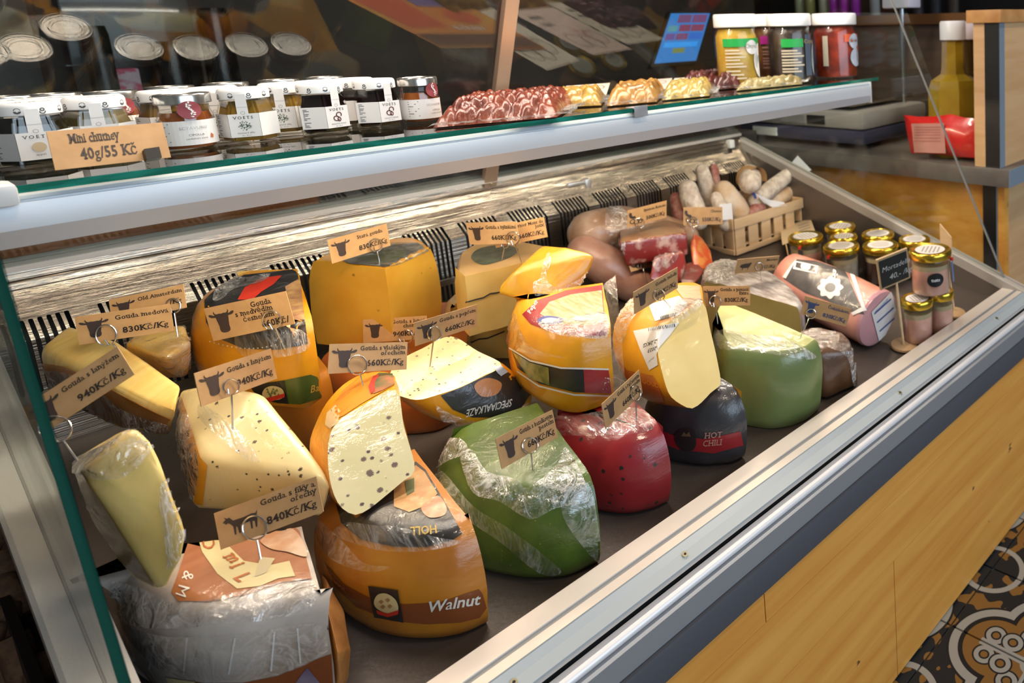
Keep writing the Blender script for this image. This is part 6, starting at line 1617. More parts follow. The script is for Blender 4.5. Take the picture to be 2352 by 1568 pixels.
fp(yg, [(1560, 690), (1612, 690), (1600, 712), (1560, 740), (1540, 745), (1545, 720)], FILMS, .003)
fp(pi, [(1650, 760), (1720, 770), (1800, 780), (1870, 815), (1850, 825), (1780, 815), (1700, 805), (1655, 800)], FILMS, .003)
fp(bb, [(1795, 775), (1865, 740), (1950, 755), (1978, 800), (1985, 870), (1960, 885), (1945, 820), (1900, 800), (1870, 815)], FILMC, .006)
fp(tb, [(415, 900), (460, 1050), (445, 1165), (425, 1160), (400, 1080), (405, 960)], amp=.006)
fp(tb, [(470, 930), (560, 1000), (600, 1060), (560, 1050), (500, 1000), (460, 960)], FILMS, .0015)
fp(tw, [(150, 1070), (250, 1020), (320, 980), (350, 1030), (300, 1090), (240, 1100), (200, 1090)], amp=.005)
fp(tw, [(380, 1100), (420, 1170), (435, 1240), (420, 1290), (395, 1340), (385, 1250), (370, 1160)], FILMS, .004)
fp(me_, [(90, 880), (110, 850), (200, 870), (290, 940), (390, 975), (390, 1000), (300, 1000), (200, 960), (110, 915)], FILMS, .004)
fp(oa, [(300, 780), (420, 750), (440, 790), (430, 860), (390, 850), (350, 810)], FILM, .004)
fp(sh_, [(1612, 610), (1660, 592), (1690, 600), (1690, 640), (1650, 650), (1612, 640)], amp=.005)
fp(st_, [(770, 590), (870, 562), (965, 560), (990, 568), (930, 600), (886, 612), (800, 605)], FILM, .003)
fp(pw, [(1240, 740), (1320, 730), (1390, 720), (1393, 775), (1330, 775), (1270, 765)], FILMC, .004)
fp(pw, [(1165, 770), (1185, 720), (1200, 760), (1230, 800), (1300, 820), (1240, 815), (1180, 800)], FILM, .004)

# clear plastic sheet edge standing between the pepper half wheel and the young gouda
q = [T(1384, 655, .198), T(1404, 905, .11), T(1408, 600, .215), T(1412, 900, .10)]
mesh_obj('cling_film', [q[0], q[1], q[1] + Vector((.012, -.012, 0.0)), q[0] + Vector((.014, -.010, .012))], [(0, 1, 2, 3)], film_mat('stiff_film', 0.06, 0.2, 20, 0.1, 0.2), pw)
# ================================================================== MEATS, CRATE, POTTED JARS
CURED = cm('cured_casing', (0.54, 0.37, 0.26), (0.34, 0.18, 0.10), film=0.25, nscale=24)
PINKC = cm('pink_casing', (0.52, 0.29, 0.21), (0.40, 0.18, 0.12), film=0.3, nscale=24)
SALP = cm('pale_salami_casing', (0.80, 0.71, 0.59), (0.54, 0.43, 0.33), film=0.0, bump=0.5, bscale=120, nscale=70, rough=0.8)
SALR = cm('red_salami_casing', (0.34, 0.09, 0.07), (0.46, 0.26, 0.20), film=0.0, bump=0.4, bscale=120, nscale=80, rough=0.7)
SALT = cm('tan_salami_casing', (0.56, 0.37, 0.20), (0.72, 0.62, 0.50), film=0.0, bump=0.4, nscale=26, rough=0.8)
MARB = cm('marbled_red_meat', (0.26, 0.022, 0.020), (0.62, 0.42, 0.36), film=0.4, nscale=34, ramp=(0.52, 0.66))
FATB = cm('brown_fat_rind', (0.46, 0.27, 0.13), (0.36, 0.17, 0.08), film=0.4)
ORSA = cm('orange_salami', (0.56, 0.075, 0.014), (0.66, 0.26, 0.06), film=0.35, nscale=50, ramp=(0.45, 0.65))
MG = 'cured meats at the back of the case'
def sausage(name, label, pts, rad, mat, seg=18, ends=True, group=MG, noise_=0.0012, cat='salami'):
    P = spline(pts, 5); n = len(P); R = []
    for i in range(n):
        s = i / (n - 1); k = s * (len(rad) - 1); j = min(int(k), len(rad) - 2); r = rad[j] + (rad[j + 1] - rad[j]) * (k - j)
        R.append(r)
    if ends:
        a = (P[0] - P[1]).normalized(); b = (P[-1] - P[-2]).normalized()
        pre = [(P[0] + a * R[0] * math.sin(t), R[0] * math.cos(t)) for t in (1.45, 1.1, .7, .35)]
        post = [(P[-1] + b * R[-1] * math.sin(t), R[-1] * math.cos(t)) for t in (.35, .7, 1.1, 1.45)]
        P = [p for p, _ in pre] + P + [p for p, _ in post]; R = [r for _, r in pre] + R + [r for _, r in post]
    bm = bmesh.new(); add_tube(bm, P, R, seg)
    for v in bm.verts: v.co += noise.noise_vector(v.co * 60) * noise_ + noise.noise_vector(v.co * 22) * noise_ * 1.5
    o = bm_obj(name, bm, mat, None, 60)
    return tag(o, label, cat, group)
DZ = lambda y: DECK + DS * y
h1 = sausage('cured_ham', 'large tan cured ham log lying against the slotted steel wall', [Py(1362, 535, .615), Py(1420, 530, .610), Py(1500, 540, .605), Py(1560, 550, .60)], [.044, .048, .046, .040], CURED, cat='ham')
h2 = sausage('cured_ham', 'pink-brown cured ham lying below the tan ham log', [Py(1345, 580, .575), Py(1395, 612, .55), Py(1450, 650, .53), Py(1495, 668, .52)], [.032, .036, .034, .028], PINKC, cat='ham')
fp2 = lambda o, poly, amp=.005, mat=None: film_patch('cling_film', o, poly, mat or FILMC, amp, targets=[o])
fp2(h1, [(1400, 455), (1430, 480), (1450, 500), (1470, 540), (1440, 590), (1400, 560), (1390, 510)], .006)
sp = hull('speck_block', 'red marbled speck block with brown rind, wrapped, in front of the tan ham', 'cured meat',
   [Py(*p) for p in ((1422, 560, .50), (1440, 612, .50), (1580, 585, .47), (1578, 535, .47), (1428, 545, .51), (1530, 505, .56), (1572, 515, .55), (1422, 528, .57), (1440, 600, .57), (1575, 580, .55))], MARB, FATB, (0, .15, 1), 0.75, 0.006, MG)
fp2(sp, [(1385, 530), (1420, 520), (1435, 545), (1430, 600), (1400, 590), (1390, 560)], .006)
fp2(sp, [(1430, 530), (1520, 510), (1575, 520), (1580, 545), (1500, 550), (1430, 560)], .003, FILM)
cp_ = hull('copa_block', 'copa chunk with white film patch, below the speck block', 'cured meat',
   [Py(*p) for p in ((1500, 590, .43), (1570, 575, .43), (1578, 610, .42), (1560, 650, .41), (1520, 655, .41), (1490, 640, .42), (1560, 575, .49), (1510, 585, .49), (1570, 640, .47), (1500, 640, .47))], MARB, None, bev=0.006, group=MG)
fp2(cp_, [(1505, 585), (1555, 578), (1550, 600), (1515, 625), (1500, 610)], .003)
os_ = hull('salami_half', 'bright orange spicy salami piece beside the wooden crate', 'salami',
   [Py(*p) for p in ((1592, 535, .50), (1612, 545, .50), (1632, 575, .48), (1638, 605, .46), (1612, 622, .45), (1590, 610, .46), (1585, 565, .49), (1600, 540, .54), (1630, 580, .53), (1600, 610, .50))], ORSA, None, bev=0.008, group=MG)
o2_ = hull('salami_half', 'dark red cured end piece under the orange salami', 'salami',
   [Py(*p) for p in ((1560, 610, .47), (1595, 600, .47), (1620, 620, .44), (1600, 650, .42), (1565, 655, .42), (1555, 630, .44), (1570, 610, .50), (1610, 620, .48))], M('dark_red_meat', (0.17, 0.016, 0.014), 0.4, film=0.3, col2=(0.26, 0.04, 0.03), nscale=30), None, bev=0.006, group=MG)
# crate
SLAT = M('poplar_slat', (0.74, 0.53, 0.31), 0.6, col2=(0.66, 0.44, 0.23), nscale=16, nstretch=(0.4, 0.4, 4), ndet=5)
A = T(1690, 588, 0); cx0, cy0, cz0 = A.x, A.y, DZ(A.y) + 0.001
cx1 = UV(1868, 520, 0).x; cx1 = min(cx1, XR - 0.008); cy1 = 0.668
chh = Px(1687, 503, cx0).z - cz0
crate = empty('slatted_crate', 'small pale wooden slatted crate full of salami in the far rear corner', 'crate', (cx0, cy0, cz0))
def cb_(n, x0, x1, y0, y1, z0, z1): return box(n, x0, x1, y0, y1, z0, z1, SLAT, crate, 0.0008)
CWX, CWY = cx1 - cx0, cy1 - cy0; th = 0.0035
sl_ = math.atan(DS)
for z0, z1 in ((chh * .72, chh), (0.002, chh * .16)):
    cb_('rail', -th, CWX + th, -th * 2, -th, z0, z1); cb_('rail', -th, CWX + th, CWY + th, CWY + th * 2, z0 + .01, z1 + 0.018)
    cb_('rail', -th * 2, -th, -th, CWY + th, z0, z1); cb_('rail', CWX + th, CWX + th * 2, -th, CWY + th, z0, z1)
k = 0
x = 0.0
while x < CWX - 0.02:
    cb_('slat', x, x + 0.028, -th, 0, 0.0, chh * .98); cb_('slat', x, x + 0.028, CWY, CWY + th, 0.012, chh); x += 0.0385
y = 0.0
while y < CWY - 0.015:
    cb_('slat', -th, 0, y, y + 0.026, 0.003, chh * .98); cb_('slat', CWX, CWX + th, y, y + 0.026, 0.003, chh * .98); y += 0.036
cb_('bottom_board', 0, CWX, 0, CWY, 0.016, 0.019)
SG = 'salami standing in the crate'
yc = (cy0 + cy1) / 2
sal = [('thick pale salami leaning at the front left of the crate', [(1605, 505, yc - .02), (1592, 470, yc - .01), (1580, 432, yc)], [.021, .022, .019], SALP),
       ('tall pale salami standing beside the thin red one', [(1636, 478, yc + .02), (1624, 430, yc + .03), (1613, 392, yc + .035)], [.018, .018, .015], SALP),
       ('thin red salami with a pale knotted tip', [(1650, 470, yc + .03), (1643, 420, yc + .04), (1640, 385, yc + .045)], [.012, .012, .009], SALR),
       ('thick pale salami with tan patches in the crate middle', [(1705, 505, yc - .03), (1685, 470, yc - .02), (1662, 438, yc - .01)], [.026, .027, .022], SALT),
       ('white floured salami leaning to the crate centre', [(1668, 515, yc - .04), (1655, 480, yc - .03), (1645, 455, yc - .02)], [.016, .017, .014], SALP),
       ('stubby white-ended salami with tan strap, end facing out', [(1722, 418, yc - .045), (1722, 408, yc - .01), (1724, 402, yc + .03)], [.026, .027, .025], SALP),
       ('long pale mouldy salami lying across the crate to the tag', [(1735, 462, yc - .03), (1772, 432, yc - .02), (1815, 398, yc - .015)], [.019, .020, .017], SALP),
       ('dark red small salami peeping over the crate rail', [(1722, 496, cy0 + .014), (1735, 484, cy0 + .016), (1748, 478, cy0 + .018)], [.013, .016, .013], SALR),
       ('reddish salami at the far right end of the crate', [(1832, 452, yc - .02), (1840, 436, yc - .01), (1845, 425, yc)], [.016, .016, .013], SALR),
       ('tan salami under the long mouldy one', [(1775, 470, yc - .02), (1800, 450, yc - .02), (1822, 432, yc - .01)], [.018, .018, .015], SALT),
       ('dark red salami at the crate corner by the sausage tag', [(1560, 500, yc + .02), (1556, 475, yc + .03), (1552, 455, yc + .035)], [.014, .015, .012], SALR)]
for lb, pts, rad, m in sal:
    sausage('salami', lb, [Py(*p) for p in pts], rad, m, 14, True, SG, 0.0010)
s6 = [o for o in ROOTS if o.get('label', '').startswith('stubby white-ended')][0]
c = Py(1722, 410, yc - .02)
bm = bmesh.new()
for k in range(26):
    a0 = math.radians(-20 + 220 * k / 26); a1 = math.radians(-20 + 220 * (k + 1) / 26)
    vs = [bm.verts.new(c + Vector((math.cos(a) * r, dy, math.sin(a) * r))) for a in (a0, a1) for dy, r in ((-.026, .0285), (.012, .0295))]
    bm.faces.new((vs[0], vs[1], vs[3], vs[2]))
bmesh.ops.remove_doubles(bm, verts=bm.verts[:], dist=1e-5)
bm_obj('strap', bm, M('tan_strap', (0.46, 0.27, 0.11), 0.6), s6, 50)
tube('pale_tip', [Py(1640, 386, yc + .045), Py(1638, 372, yc + .047)], [.006, .003], SALP, [o for o in ROOTS if o.get('label', '').startswith('thin red salami')][0], 8)
PT = M('paper_tag_white', (0.74, 0.73, 0.74), 0.7)
def paper(label, q, y, curlv=0.0):
    P = [Py(a, b, y + d) for a, b, d in q]; n_ = (P[1] - P[0]).cross(P[-1] - P[0]).normalized() * 0.0005
    V = P + [p + n_ for p in P]; k = len(P)
    o = mesh_obj('paper_tag', V, [tuple(range(k)), tuple(range(k, 2 * k))[::-1]] + [(i, (i + 1) % k, k + (i + 1) % k, k + i) for i in range(k)], PT)
    return tag(o, label, 'tag', 'white paper tags on the salami')
paper('white square paper tag sticking up from the long mouldy salami', [(1832, 357, .03), (1864, 390, 0), (1846, 402, -.01), (1806, 388, .0)], yc - .02)
paper('white paper tag with blue ribbon lying over the crate rail', [(1735, 444, .0), (1765, 458, 0), (1800, 464, -.006), (1808, 472, -.012), (1775, 476, -.012), (1755, 466, -.004)], cy0 + .004)
paper('upper white paper tag hanging outside the crate end', [(1852, 414, .0), (1866, 422, 0), (1874, 440, .0), (1872, 455, .0), (1858, 455, .0), (1848, 440, 0)], yc - .05)
paper('long lower white paper tag hanging beside the crate towards the jars', [(1857, 456, .0), (1876, 458, 0), (1892, 496, -.02), (1880, 510, -.025), (1868, 490, -.01)], cy0 - .01)
paper('white paper sheet standing in the crate behind the corner rail', [(1652, 470, .01), (1680, 466, .01), (1684, 504, 0), (1655, 506, 0)], cy0 + .006)
tube('blue_ribbon', [Py(1724, 438, yc - .05), Py(1732, 446, cy0 + .01), Py(1736, 456, cy0 + .006)], 0.003, M('blue_ribbon', (0.03, 0.06, 0.28), 0.5), [o for o in ROOTS if 'blue ribbon' in o.get('label', '')][0], 8)
# beige card before the crate
def flatcard(name, label, c4, anchor, depth, mat, cat='price tag', group=None):
    r = empty(name, label, cat, (0, 0, 0), group)
    o, fn, n, w, h = card('card', r, c4, anchor, depth, mat)
    return r, fn, n, w, h
dA = (T(1820, 575, 0) - CAM).length / ray(1820, 575).length
BEI = M('beige_card', (0.66, 0.52, 0.33), 0.6)
r, fn, n, w, h = flatcard('beige_card', 'beige card with dark header bar leaning on the crate', [(1790, 511), (1858, 489), (1874, 536), (1797, 562)], (1830, 540), dA * 0.99, BEI)
V = [fn(u, v) for u, v in ((.12, .16), (.9, .16), (.9, .27), (.12, .27))]; mesh_obj('header_bar', V, [(3, 2, 1, 0)], M('dark_green_ink', (0.015, 0.03, 0.025), 0.6), r)
for k in range(3):
    V = [fn(u, v) for u, v in ((.55, .42 + .12 * k), (.9, .42 + .12 * k), (.9, .46 + .12 * k), (.55, .46 + .12 * k))]; mesh_obj('text_line', V, [(3, 2, 1, 0)], GREY_INK, r)
for k in range(2): tube('prop', [fn(.1 + .75 * k, .95, -.001), fn(.1 + .75 * k, 1.25, -.012)], .0012, SLAT, r, 6)
# mortadella
E0 = D3(0.868, 0.088, 0.053); E1 = T(1812, 634, .062)
ax = (E1 - E0).normalized()
PINK = M('mortadella_pink', (0.70, 0.27, 0.20), 0.35, film=0.2, col2=(0.78, 0.38, 0.30), nscale=20)
Rm = 0.050
mo = sausage('mortadella', 'whole mortadella in black printed wrap with pink cut end and white sticker', [E0 + ax * .004, E0.lerp(E1, .33), E0.lerp(E1, .66), E1], [Rm, Rm * 1.01, Rm * 1.0, Rm * .88], PINK, 36, False, MG, 0.0006, 'mortadella')
s_ = ax.cross(Vector((0, 0, 1))).normalized(); u_ = s_.cross(ax).normalized()
prof = [(0.0, -.002), (Rm * .86, -.002), (Rm * .97, 0.0), (Rm * 1.01, .004), (Rm * 1.015, .008)]
bm = bmesh.new(); rings = []
for r_, z_ in prof[1:]:
    rings.append([bm.verts.new(E0 + ax * z_ + (s_ * math.cos(2 * math.pi * k / 36) + u_ * math.sin(2 * math.pi * k / 36)) * r_) for k in range(36)])
for a, b in zip(rings, rings[1:]):
    for k in range(36): bm.faces.new((a[k], a[(k + 1) % 36], b[(k + 1) % 36], b[k]))
bm.faces.new(rings[0])
endc = bm_obj('cut_end', bm, M('lilac_pink_end', (0.60, 0.30, 0.32), 0.35, film=0.3), mo, 40)
def mlab(poly, mat, name='label', off=.001, **k): return decal(name, mo, poly, mat, off=off, targets=[mo, endc], **k)
mlab([(1830, 596), (1875, 600), (1940, 622), (1950, 640), (1985, 722), (1960, 718), (1900, 690), (1850, 672), (1800, 640)], M('charcoal_wrap', (0.055, 0.05, 0.05), 0.45, col2=(0.10, 0.09, 0.088), nscale=40, film=0.2), 'label')
mlab([(1946, 615), (1956, 614), (1990, 712), (1960, 724), (1956, 718), (1980, 706)], PAPER, 'label_border', .0016)
mlab([(1822, 604), (1830, 596), (1806, 640), (1798, 636)], PAPER, 'label_border', .0016)
mlab([(1826, 600), (1880, 612), (1876, 630), (1822, 618)], PAPER, 'label_frame', .0016)
mlab([(1830, 604), (1876, 614), (1872, 626), (1828, 615)], M('charcoal_wrap'), 'frame_field', .0022)
mlab([(1843, 607), (1862, 611), (1858, 622), (1842, 618)], PAPER, 'frame_print', .0027, curve=True)
wrb = lambda s, at, xd, yd: decal_text('lettering', mo, s, at, xd, yd, PAPER, off=.0018, bold=.03, serif=True, targets=[mo])
wrb('B:', (1908, 641), (17, 5), (7, 30))
fl = [(1908 + (27 + 3 * math.cos(8 * a)) * math.cos(a), 661 + (23 + 3 * math.cos(8 * a)) * math.sin(a)) for a in (2 * math.pi * k / 48 for k in range(48))]
mlab(fl, PAPER, 'flower_emblem', .0018)
mlab([(1908 + 12 * math.cos(a), 661 + 10 * math.sin(a)) for a in (2 * math.pi * k / 20 for k in range(20))], M('emblem_grey', (0.25, 0.24, 0.23), 0.5), 'emblem_centre', .0024)
mlab([(2000, 716), (2046, 668), (2064, 742), (2022, 800)], LWHT, 'sticker', .0016)
for k in range(3):
    a, b = 2006 + k * 6, 718 + k * 20
    mlab([(a, b), (a + 38, b - 34), (a + 39, b - 31), (a + 1, b + 3)], M('blue_ink', (0.06, 0.09, 0.28), 0.5), 'scribble', .0022)
wrb2 = decal_text('lettering', endc, 'Mortadella', (2006, 722), (7, -7.5), (4, 14), M('blue_ink'), off=.0024, bold=-.01, serif=False, targets=[mo, endc])

# ---- potted jars
GOLD = M('gold_lid', (0.80, 0.55, 0.06), 0.22, 0.95)
PATE = {'pink': M('pink_pate', (0.62, 0.31, 0.24), 0.35, col2=(0.70, 0.40, 0.31), nscale=40, coat=1), 'grey': M('grey_pate', (0.52, 0.45, 0.34), 0.35, col2=(0.26, 0.22, 0.15), nscale=40, coat=1),
        'dark': M('dark_pate', (0.05, 0.022, 0.016), 0.3, coat=1)}
PP_ = {}
def pate_jar(kind, R, H):
    key = (kind, round(R, 4))
    r = bpy.data.objects.new('potted_jar', None); COL.objects.link(r); r.empty_display_size = .02
    lathe('contents', [(0, .003), (R * .84, .004), (R * .88, .008), (R * .88, H * .60), (0, H * .60)], PATE[kind], r, 26)
    lathe('fat_layer', [(0, H * .60), (R * .88, H * .60), (R * .88, H * .70), (0, H * .70)], M('fat_layer', (0.42, 0.34, 0.20), 0.35, coat=1), r, 26)
    lathe('jar_glass', [(0, 0), (R * .90, 0), (R * .94, .003), (R * .94, H * .80), (R * .90, H * .85)], JGLASS, r, 30)
    lid = lathe('lid', [(0, H * .83), (R * .98, H * .83), (R * 1.0, H * .845), (R * 1.0, H * .95), (R * .97, H * .985), (R * .93, H), (R * .88, H), (R * .84, H * .985), (0, H * .985)], GOLD, r, 36)
    V = [(0, 0, H * .988)] + [(R * .70 * math.cos(2 * math.pi * k / 30), R * .70 * math.sin(2 * math.pi * k / 30), H * .988) for k in range(30)]
    lb = mesh_obj('lid_label', V, [(0, 1 + k, 1 + (k + 1) % 30) for k in range(30)], LWHT, lid)
    V, F = [], []
    for k in range(5):
        y = R * (.36 - .18 * k); hw = math.sqrt(max(0, .36 - (y / R) ** 2)) * R * .8; b = len(V)
        V += [(-hw, y, H * .989), (hw, y, H * .989), (hw, y + R * .07, H * .989), (-hw, y + R * .07, H * .989)]; F.append((b, b + 1, b + 2, b + 3))
    mesh_obj('lid_print', V, F, GREY_INK, lid)
    return r
PG = 'gold-lidded potted jars'
def put_pate(kind, px_, py_, wpx, label, level, emblem=False, hang=None):
    H = 0.080
    base = 0.0 if level == 0 else 0.081
    p = T(px_, py_, base + H)
    depth = (p - CAM).dot(_f); R = wpx / 2 / FPX * depth
    key = (kind, wpx)
    if key not in PP_: r = PP_[key] = pate_jar(kind, R, H)
    else: r = dup(PP_[key])
    uv = UV(px_, py_, base + H); 
    z = DECK + DS * uv.y + base + .0005
    q = Pz(px_, py_, z + H)
    for _ in range(4):
        z = DECK + DS * q.y + base + (.003 if level == 0 else 0.004); q = Pz(px_, py_, z + H)
    r.location = (q.x, q.y, z); r.rotation_euler = (0, 0, rnd.uniform(0, 6.2))
    r['label'] = label; r['category'] = 'jar'; r['group'] = PG
    if emblem or hang: pass
    return r, R, H
jj = {}
for kind, a, b, wq, lb, lv in (('pink', 2106, 683, 76, 'pink potted jar on the deck beside the chalkboard stick', 0), ('pink', 2160, 666, 62, 'pink potted jar on the deck right behind the chalkboard stick jar', 0),
        ('pink', 2136, 571, 98, 'large pink potted jar with round black emblem on top of the lower jars', 1), ('dark', 2022, 560, 84, 'dark potted jar directly behind the little chalkboard', 0), ('grey', 1932, 562, 84, 'grey potted jar with herb fat behind the mortadella', 0),
        ('pink', 1850, 540, 80, 'pink potted jar beside the beige card at the crate', 0), ('pink', 1938, 540, 76, 'gold-lidded jar in the middle of the jar cluster', 0), ('grey', 1930, 517, 72, 'rearmost gold-lidded jar next to the crate end', 0),
        ('grey', 2016, 534, 76, 'gold-lidded jar with a dark leaf shadow on its white lid label', 0), ('pink', 2100, 547, 74, 'gold-lidded jar at the end wall behind the large pink jar', 0)):
    jj[lb] = put_pate(kind, a, b, wq, lb, lv)
r, R, H = jj['large pink potted jar with round black emblem on top of the lower jars']
dq = (CAM - r.location); an = math.atan2(dq.y, dq.x)
def onjar(r, R, an, a, z, k=0.955): 
    w_ = an + a - r.rotation_euler.z; return (R * k * math.cos(w_), R * k * math.sin(w_), z)
V = [onjar(r, R, an, .25, .034)] + [onjar(r, R, an, .25 + .42 * math.cos(t), .034 + .0125 * math.sin(t)) for t in (2 * math.pi * k / 24 for k in range(24))]
em_ = mesh_obj('emblem', V, [(0, 1 + k, 1 + (k + 1) % 24) for k in range(24)], BLACK, r)
V, F, w_ = text2d('taste', 0.0085, .02, False)
mesh_obj('lettering', [onjar(r, R, an, .25 + (a - w_ / 2) / R, .0315 + b, .965) for a, b in V], F, PAPER, em_)
# small dark hang tags with a red tie
HT, RB = M('hang_tag_dark', (0.05, 0.04, 0.04), 0.5), M('red_bead', (0.65, 0.03, 0.02), 0.4)
for lb, a, s in (('pink potted jar beside the beige card at the crate', -.35, 1), ('grey potted jar with herb fat behind the mortadella', -.75, 1), ('large pink potted jar with round black emblem on top of the lower jars', 1.25, -1)):
    r, R, H = jj[lb]; dq = (CAM - r.location); an = math.atan2(dq.y, dq.x)
    q = [onjar(r, R, an, a + da, z, kk) for da, z, kk in ((-.10, .060, 1.06), (.16, .060, 1.06), (.22, .022, 1.12), (-.06, .022, 1.12))]
    t_ = mesh_obj('hang_tag', q, [(0, 1, 2, 3)], HT if s > 0 else M('hang_tag_blue', (0.12, 0.20, 0.40), 0.4), r)
    tube('red_tie', [onjar(r, R, an, a, .062, 1.05), onjar(r, R, an, a, .067, 1.05)], .003, RB, t_, 8)

# ================================================================== PRICE TAGS
WIRE = M('tag_wire', (0.72, 0.70, 0.68), 0.22, 0.95)
COW = [(.50, .16), (.60, .14), (.68, .155), (.735, .12), (.765, .06), (.765, 0.0), (.80, .06), (.79, .13), (.76, .185), (.80, .19), (.90, .13), (.97, .12), (1.0, .15), (.97, .22), (.90, .27), (.80, .28), (.745, .29), (.735, .40), (.71, .55), (.69, .72), (.70, .82), (.68, .93), (.60, .99), (.50, 1.0),
       (.40, .99), (.32, .93), (.30, .82), (.31, .72), (.29, .55), (.265, .40), (.255, .29), (.20, .28), (.10, .27), (.03, .22), (0, .15), (.03, .12), (.10, .13), (.20, .19), (.24, .185), (.21, .13), (.20, .06), (.235, 0.0), (.235, .06), (.265, .12), (.32, .155), (.40, .14)]
GOAT = [(.03, .22), (.10, .14), (.06, .0), (.14, .12), (.20, .10), (.28, .30), (.55, .32), (.78, .28), (.88, .32), (.94, .18), (.90, .40), (.90, .62), (.86, 1.0), (.82, 1.0), (.82, .68), (.76, .66), (.74, 1.0), (.70, 1.0), (.70, .62), (.45, .62), (.42, 1.0), (.38, 1.0), (.36, .66), (.33, .64), (.30, 1.0), (.26, 1.0), (.26, .58), (.20, .42), (.14, .34), (.08, .38), (.07, .30), (.02, .28)]
SHEEP = [(.05, .35), (.12, .22), (.25, .18), (.45, .10), (.65, .12), (.78, .12), (.88, .02), (.97, .08), (1.0, .2), (.93, .26), (.90, .45), (.85, .62), (.78, .68), (.77, 1.0), (.72, 1.0), (.71, .70), (.60, .74), (.40, .74), (.32, .72), (.31, 1.0), (.26, 1.0), (.25, .68), (.12, .62), (.04, .5)]
def shape(parent, poly, fn, u0, v0, uw, vh, mat, name):
    vs, fs = mesh2d([(u0 + a * uw, v0 + b * vh) for a, b in poly], max(uw, vh) / 3)
    return mesh_obj(name, [fn(p.x, p.y) for p in vs], fs, mat, parent)
def scene_bvh():
    V, F = [], []
    for o in list(COL.objects):
        if o.type == 'MESH' and (o in ALLSET or (o.parent in ALLSET and o.name.split('.')[0] in ('cut_face', 'rind'))):
            b = len(V); mw = o.matrix_world; V += [mw @ v.co for v in o.data.vertices]; F += [tuple(b + i for i in p.vertices) for p in o.data.polygons]
    return BVHTree.FromPolygons(V, F)
bpy.context.view_layer.update()
ALLSET = set(ALLC) | {h1, h2, sp, cp_, os_, mo} | {o for o in ROOTS if o.get('group') == SG}
BV = scene_bvh()
KR = [M('kraft_tag_a', (0.50, 0.30, 0.135), 0.65, col2=(0.44, 0.255, 0.11), nscale=70, bump=0.04, bscale=150), M('kraft_tag_b', (0.62, 0.37, 0.155), 0.65, col2=(0.56, 0.32, 0.13), nscale=70), M('kraft_tag_c', (0.66, 0.43, 0.22), 0.65, col2=(0.58, 0.36, 0.17), nscale=60)]
TG_ = 'kraft price tags on wire pins'
COWM = M('cow_print', (0.050, 0.032, 0.028), 0.6)
BLUI = M('blue_print', (0.045, 0.065, 0.16), 0.6)
def ptag(label, c4, ring, rr_, pin, lines, price, animal='cow', kr=0, ink=None, off=0.0, nsz=0.155, psz=0.205, nx=.975, depth=None, curlring=True, pv=.80, cowv=(.14, .82), cowu=(.03, .34)):
    ink = ink or CARDINK
    r = empty('price_tag', label, 'price tag', (0, 0, 0), TG_)
    d = ray(*pin).normalized(); hit = BV.ray_cast(CAM, d)[0]
    dep = depth or ((hit - CAM).length / ray(*pin).length if hit else 0.8)
    o, fn, n, w, h = card('card', r, c4, pin, dep * 0.995 + off, KR[kr], 0.0007, (0.077, 0.031))
    k0 = .30 if len(lines) == 1 else .25
    for k, s in enumerate(lines):
        if s: card_text(o, fn, w, h, s, nx, k0 + k * .19, h * nsz * 1.4, ink, 0.018, 'r', True, 0, 0.60)
    if price: card_text(o, fn, w, h, price, .955, pv, h * psz * 1.38, ink, 0.03, 'r', True, 0, 0.52)
    u0, u1 = cowu; v0, v1 = cowv
    if animal == 'cow': shape(o, COW, fn, u0, v0, u1 - u0, v1 - v0, COWM if ink is CARDINK else BLUI, 'cow_print')
    elif animal == 'goat': shape(o, GOAT, fn, .06, .20, .36, .55, COWM, 'goat_print')
    elif animal == 'sheep': shape(o, SHEEP, fn, .08, .28, .28, .5, COWM, 'sheep_print')
    elif animal == 'sausage':
        for (cx, cy, ra) in ((.12, .70, .07), (.22, .78, .07), (.31, .80, .06)):
            V, F = ringmesh(cx, cy, ra, .022, 14); mesh_obj('sausage_print', [fn(cx + (a - cx), cy + (b - cy) * 1.9) for a, b in V], F, COWM, o)
        V, F = curl(.16, .30, .13, .07, 1.2, 3.7, 12); mesh_obj('sausage_print', [fn(a, .30 + (b - .30) * 2.0) for a, b in V], F, COWM if ink is CARDINK else BLUI, o)
    # wire pin: ring in front of the card, stem down into the food
    q0 = fn(0.5, 0.5, 0.0)
    def wp(px_, py_, f=0.0022): return Pn(px_, py_, q0 + n * f, n)
    c = ring; b = Vector((pin[0] - c[0], pin[1] - c[1])); rad = rr_ if isinstance(rr_, tuple) else (rr_, rr_)
    a0 = math.atan2(b.y / rad[1], b.x / rad[0])
    P = []
    if curlring: P.append(wp(c[0] + rad[0] * .45 * math.cos(a0 + 1.0), c[1] + rad[1] * .45 * math.sin(a0 + 1.0)))
    for k in range(21): 
        a = a0 + 0.35 + (2 * math.pi - 0.35) * k / 20 if curlring else a0 + 2 * math.pi * k / 20
        P.append(wp(c[0] + rad[0] * math.cos(a), c[1] + rad[1] * math.sin(a)))
    e = wp(pin[0], pin[1], 0.001); P.append(P[-1].lerp(e, .5)); P.append(e); P.append(e + (e - P[-2]).normalized() * 0.012)
    tube('wire_pin', P, 0.00075, WIRE, r, 6)
    return r
ptag('Old Amsterdam kraft tag standing behind the honey gouda tag', [(250, 691), (420, 650), (429, 708), (257, 742)], (398, 702), (17, 17), (407, 762), ['Old Amsterdam'], '/Kg', kr=1, pv=.72)
ptag('Gouda medová kraft tag with cow head, 830 crowns', [(171, 728), (390, 697), (400, 759), (182, 792)], (244, 769), 24, (268, 800), ['Gouda medová'], '830Kč/Kg', kr=1)
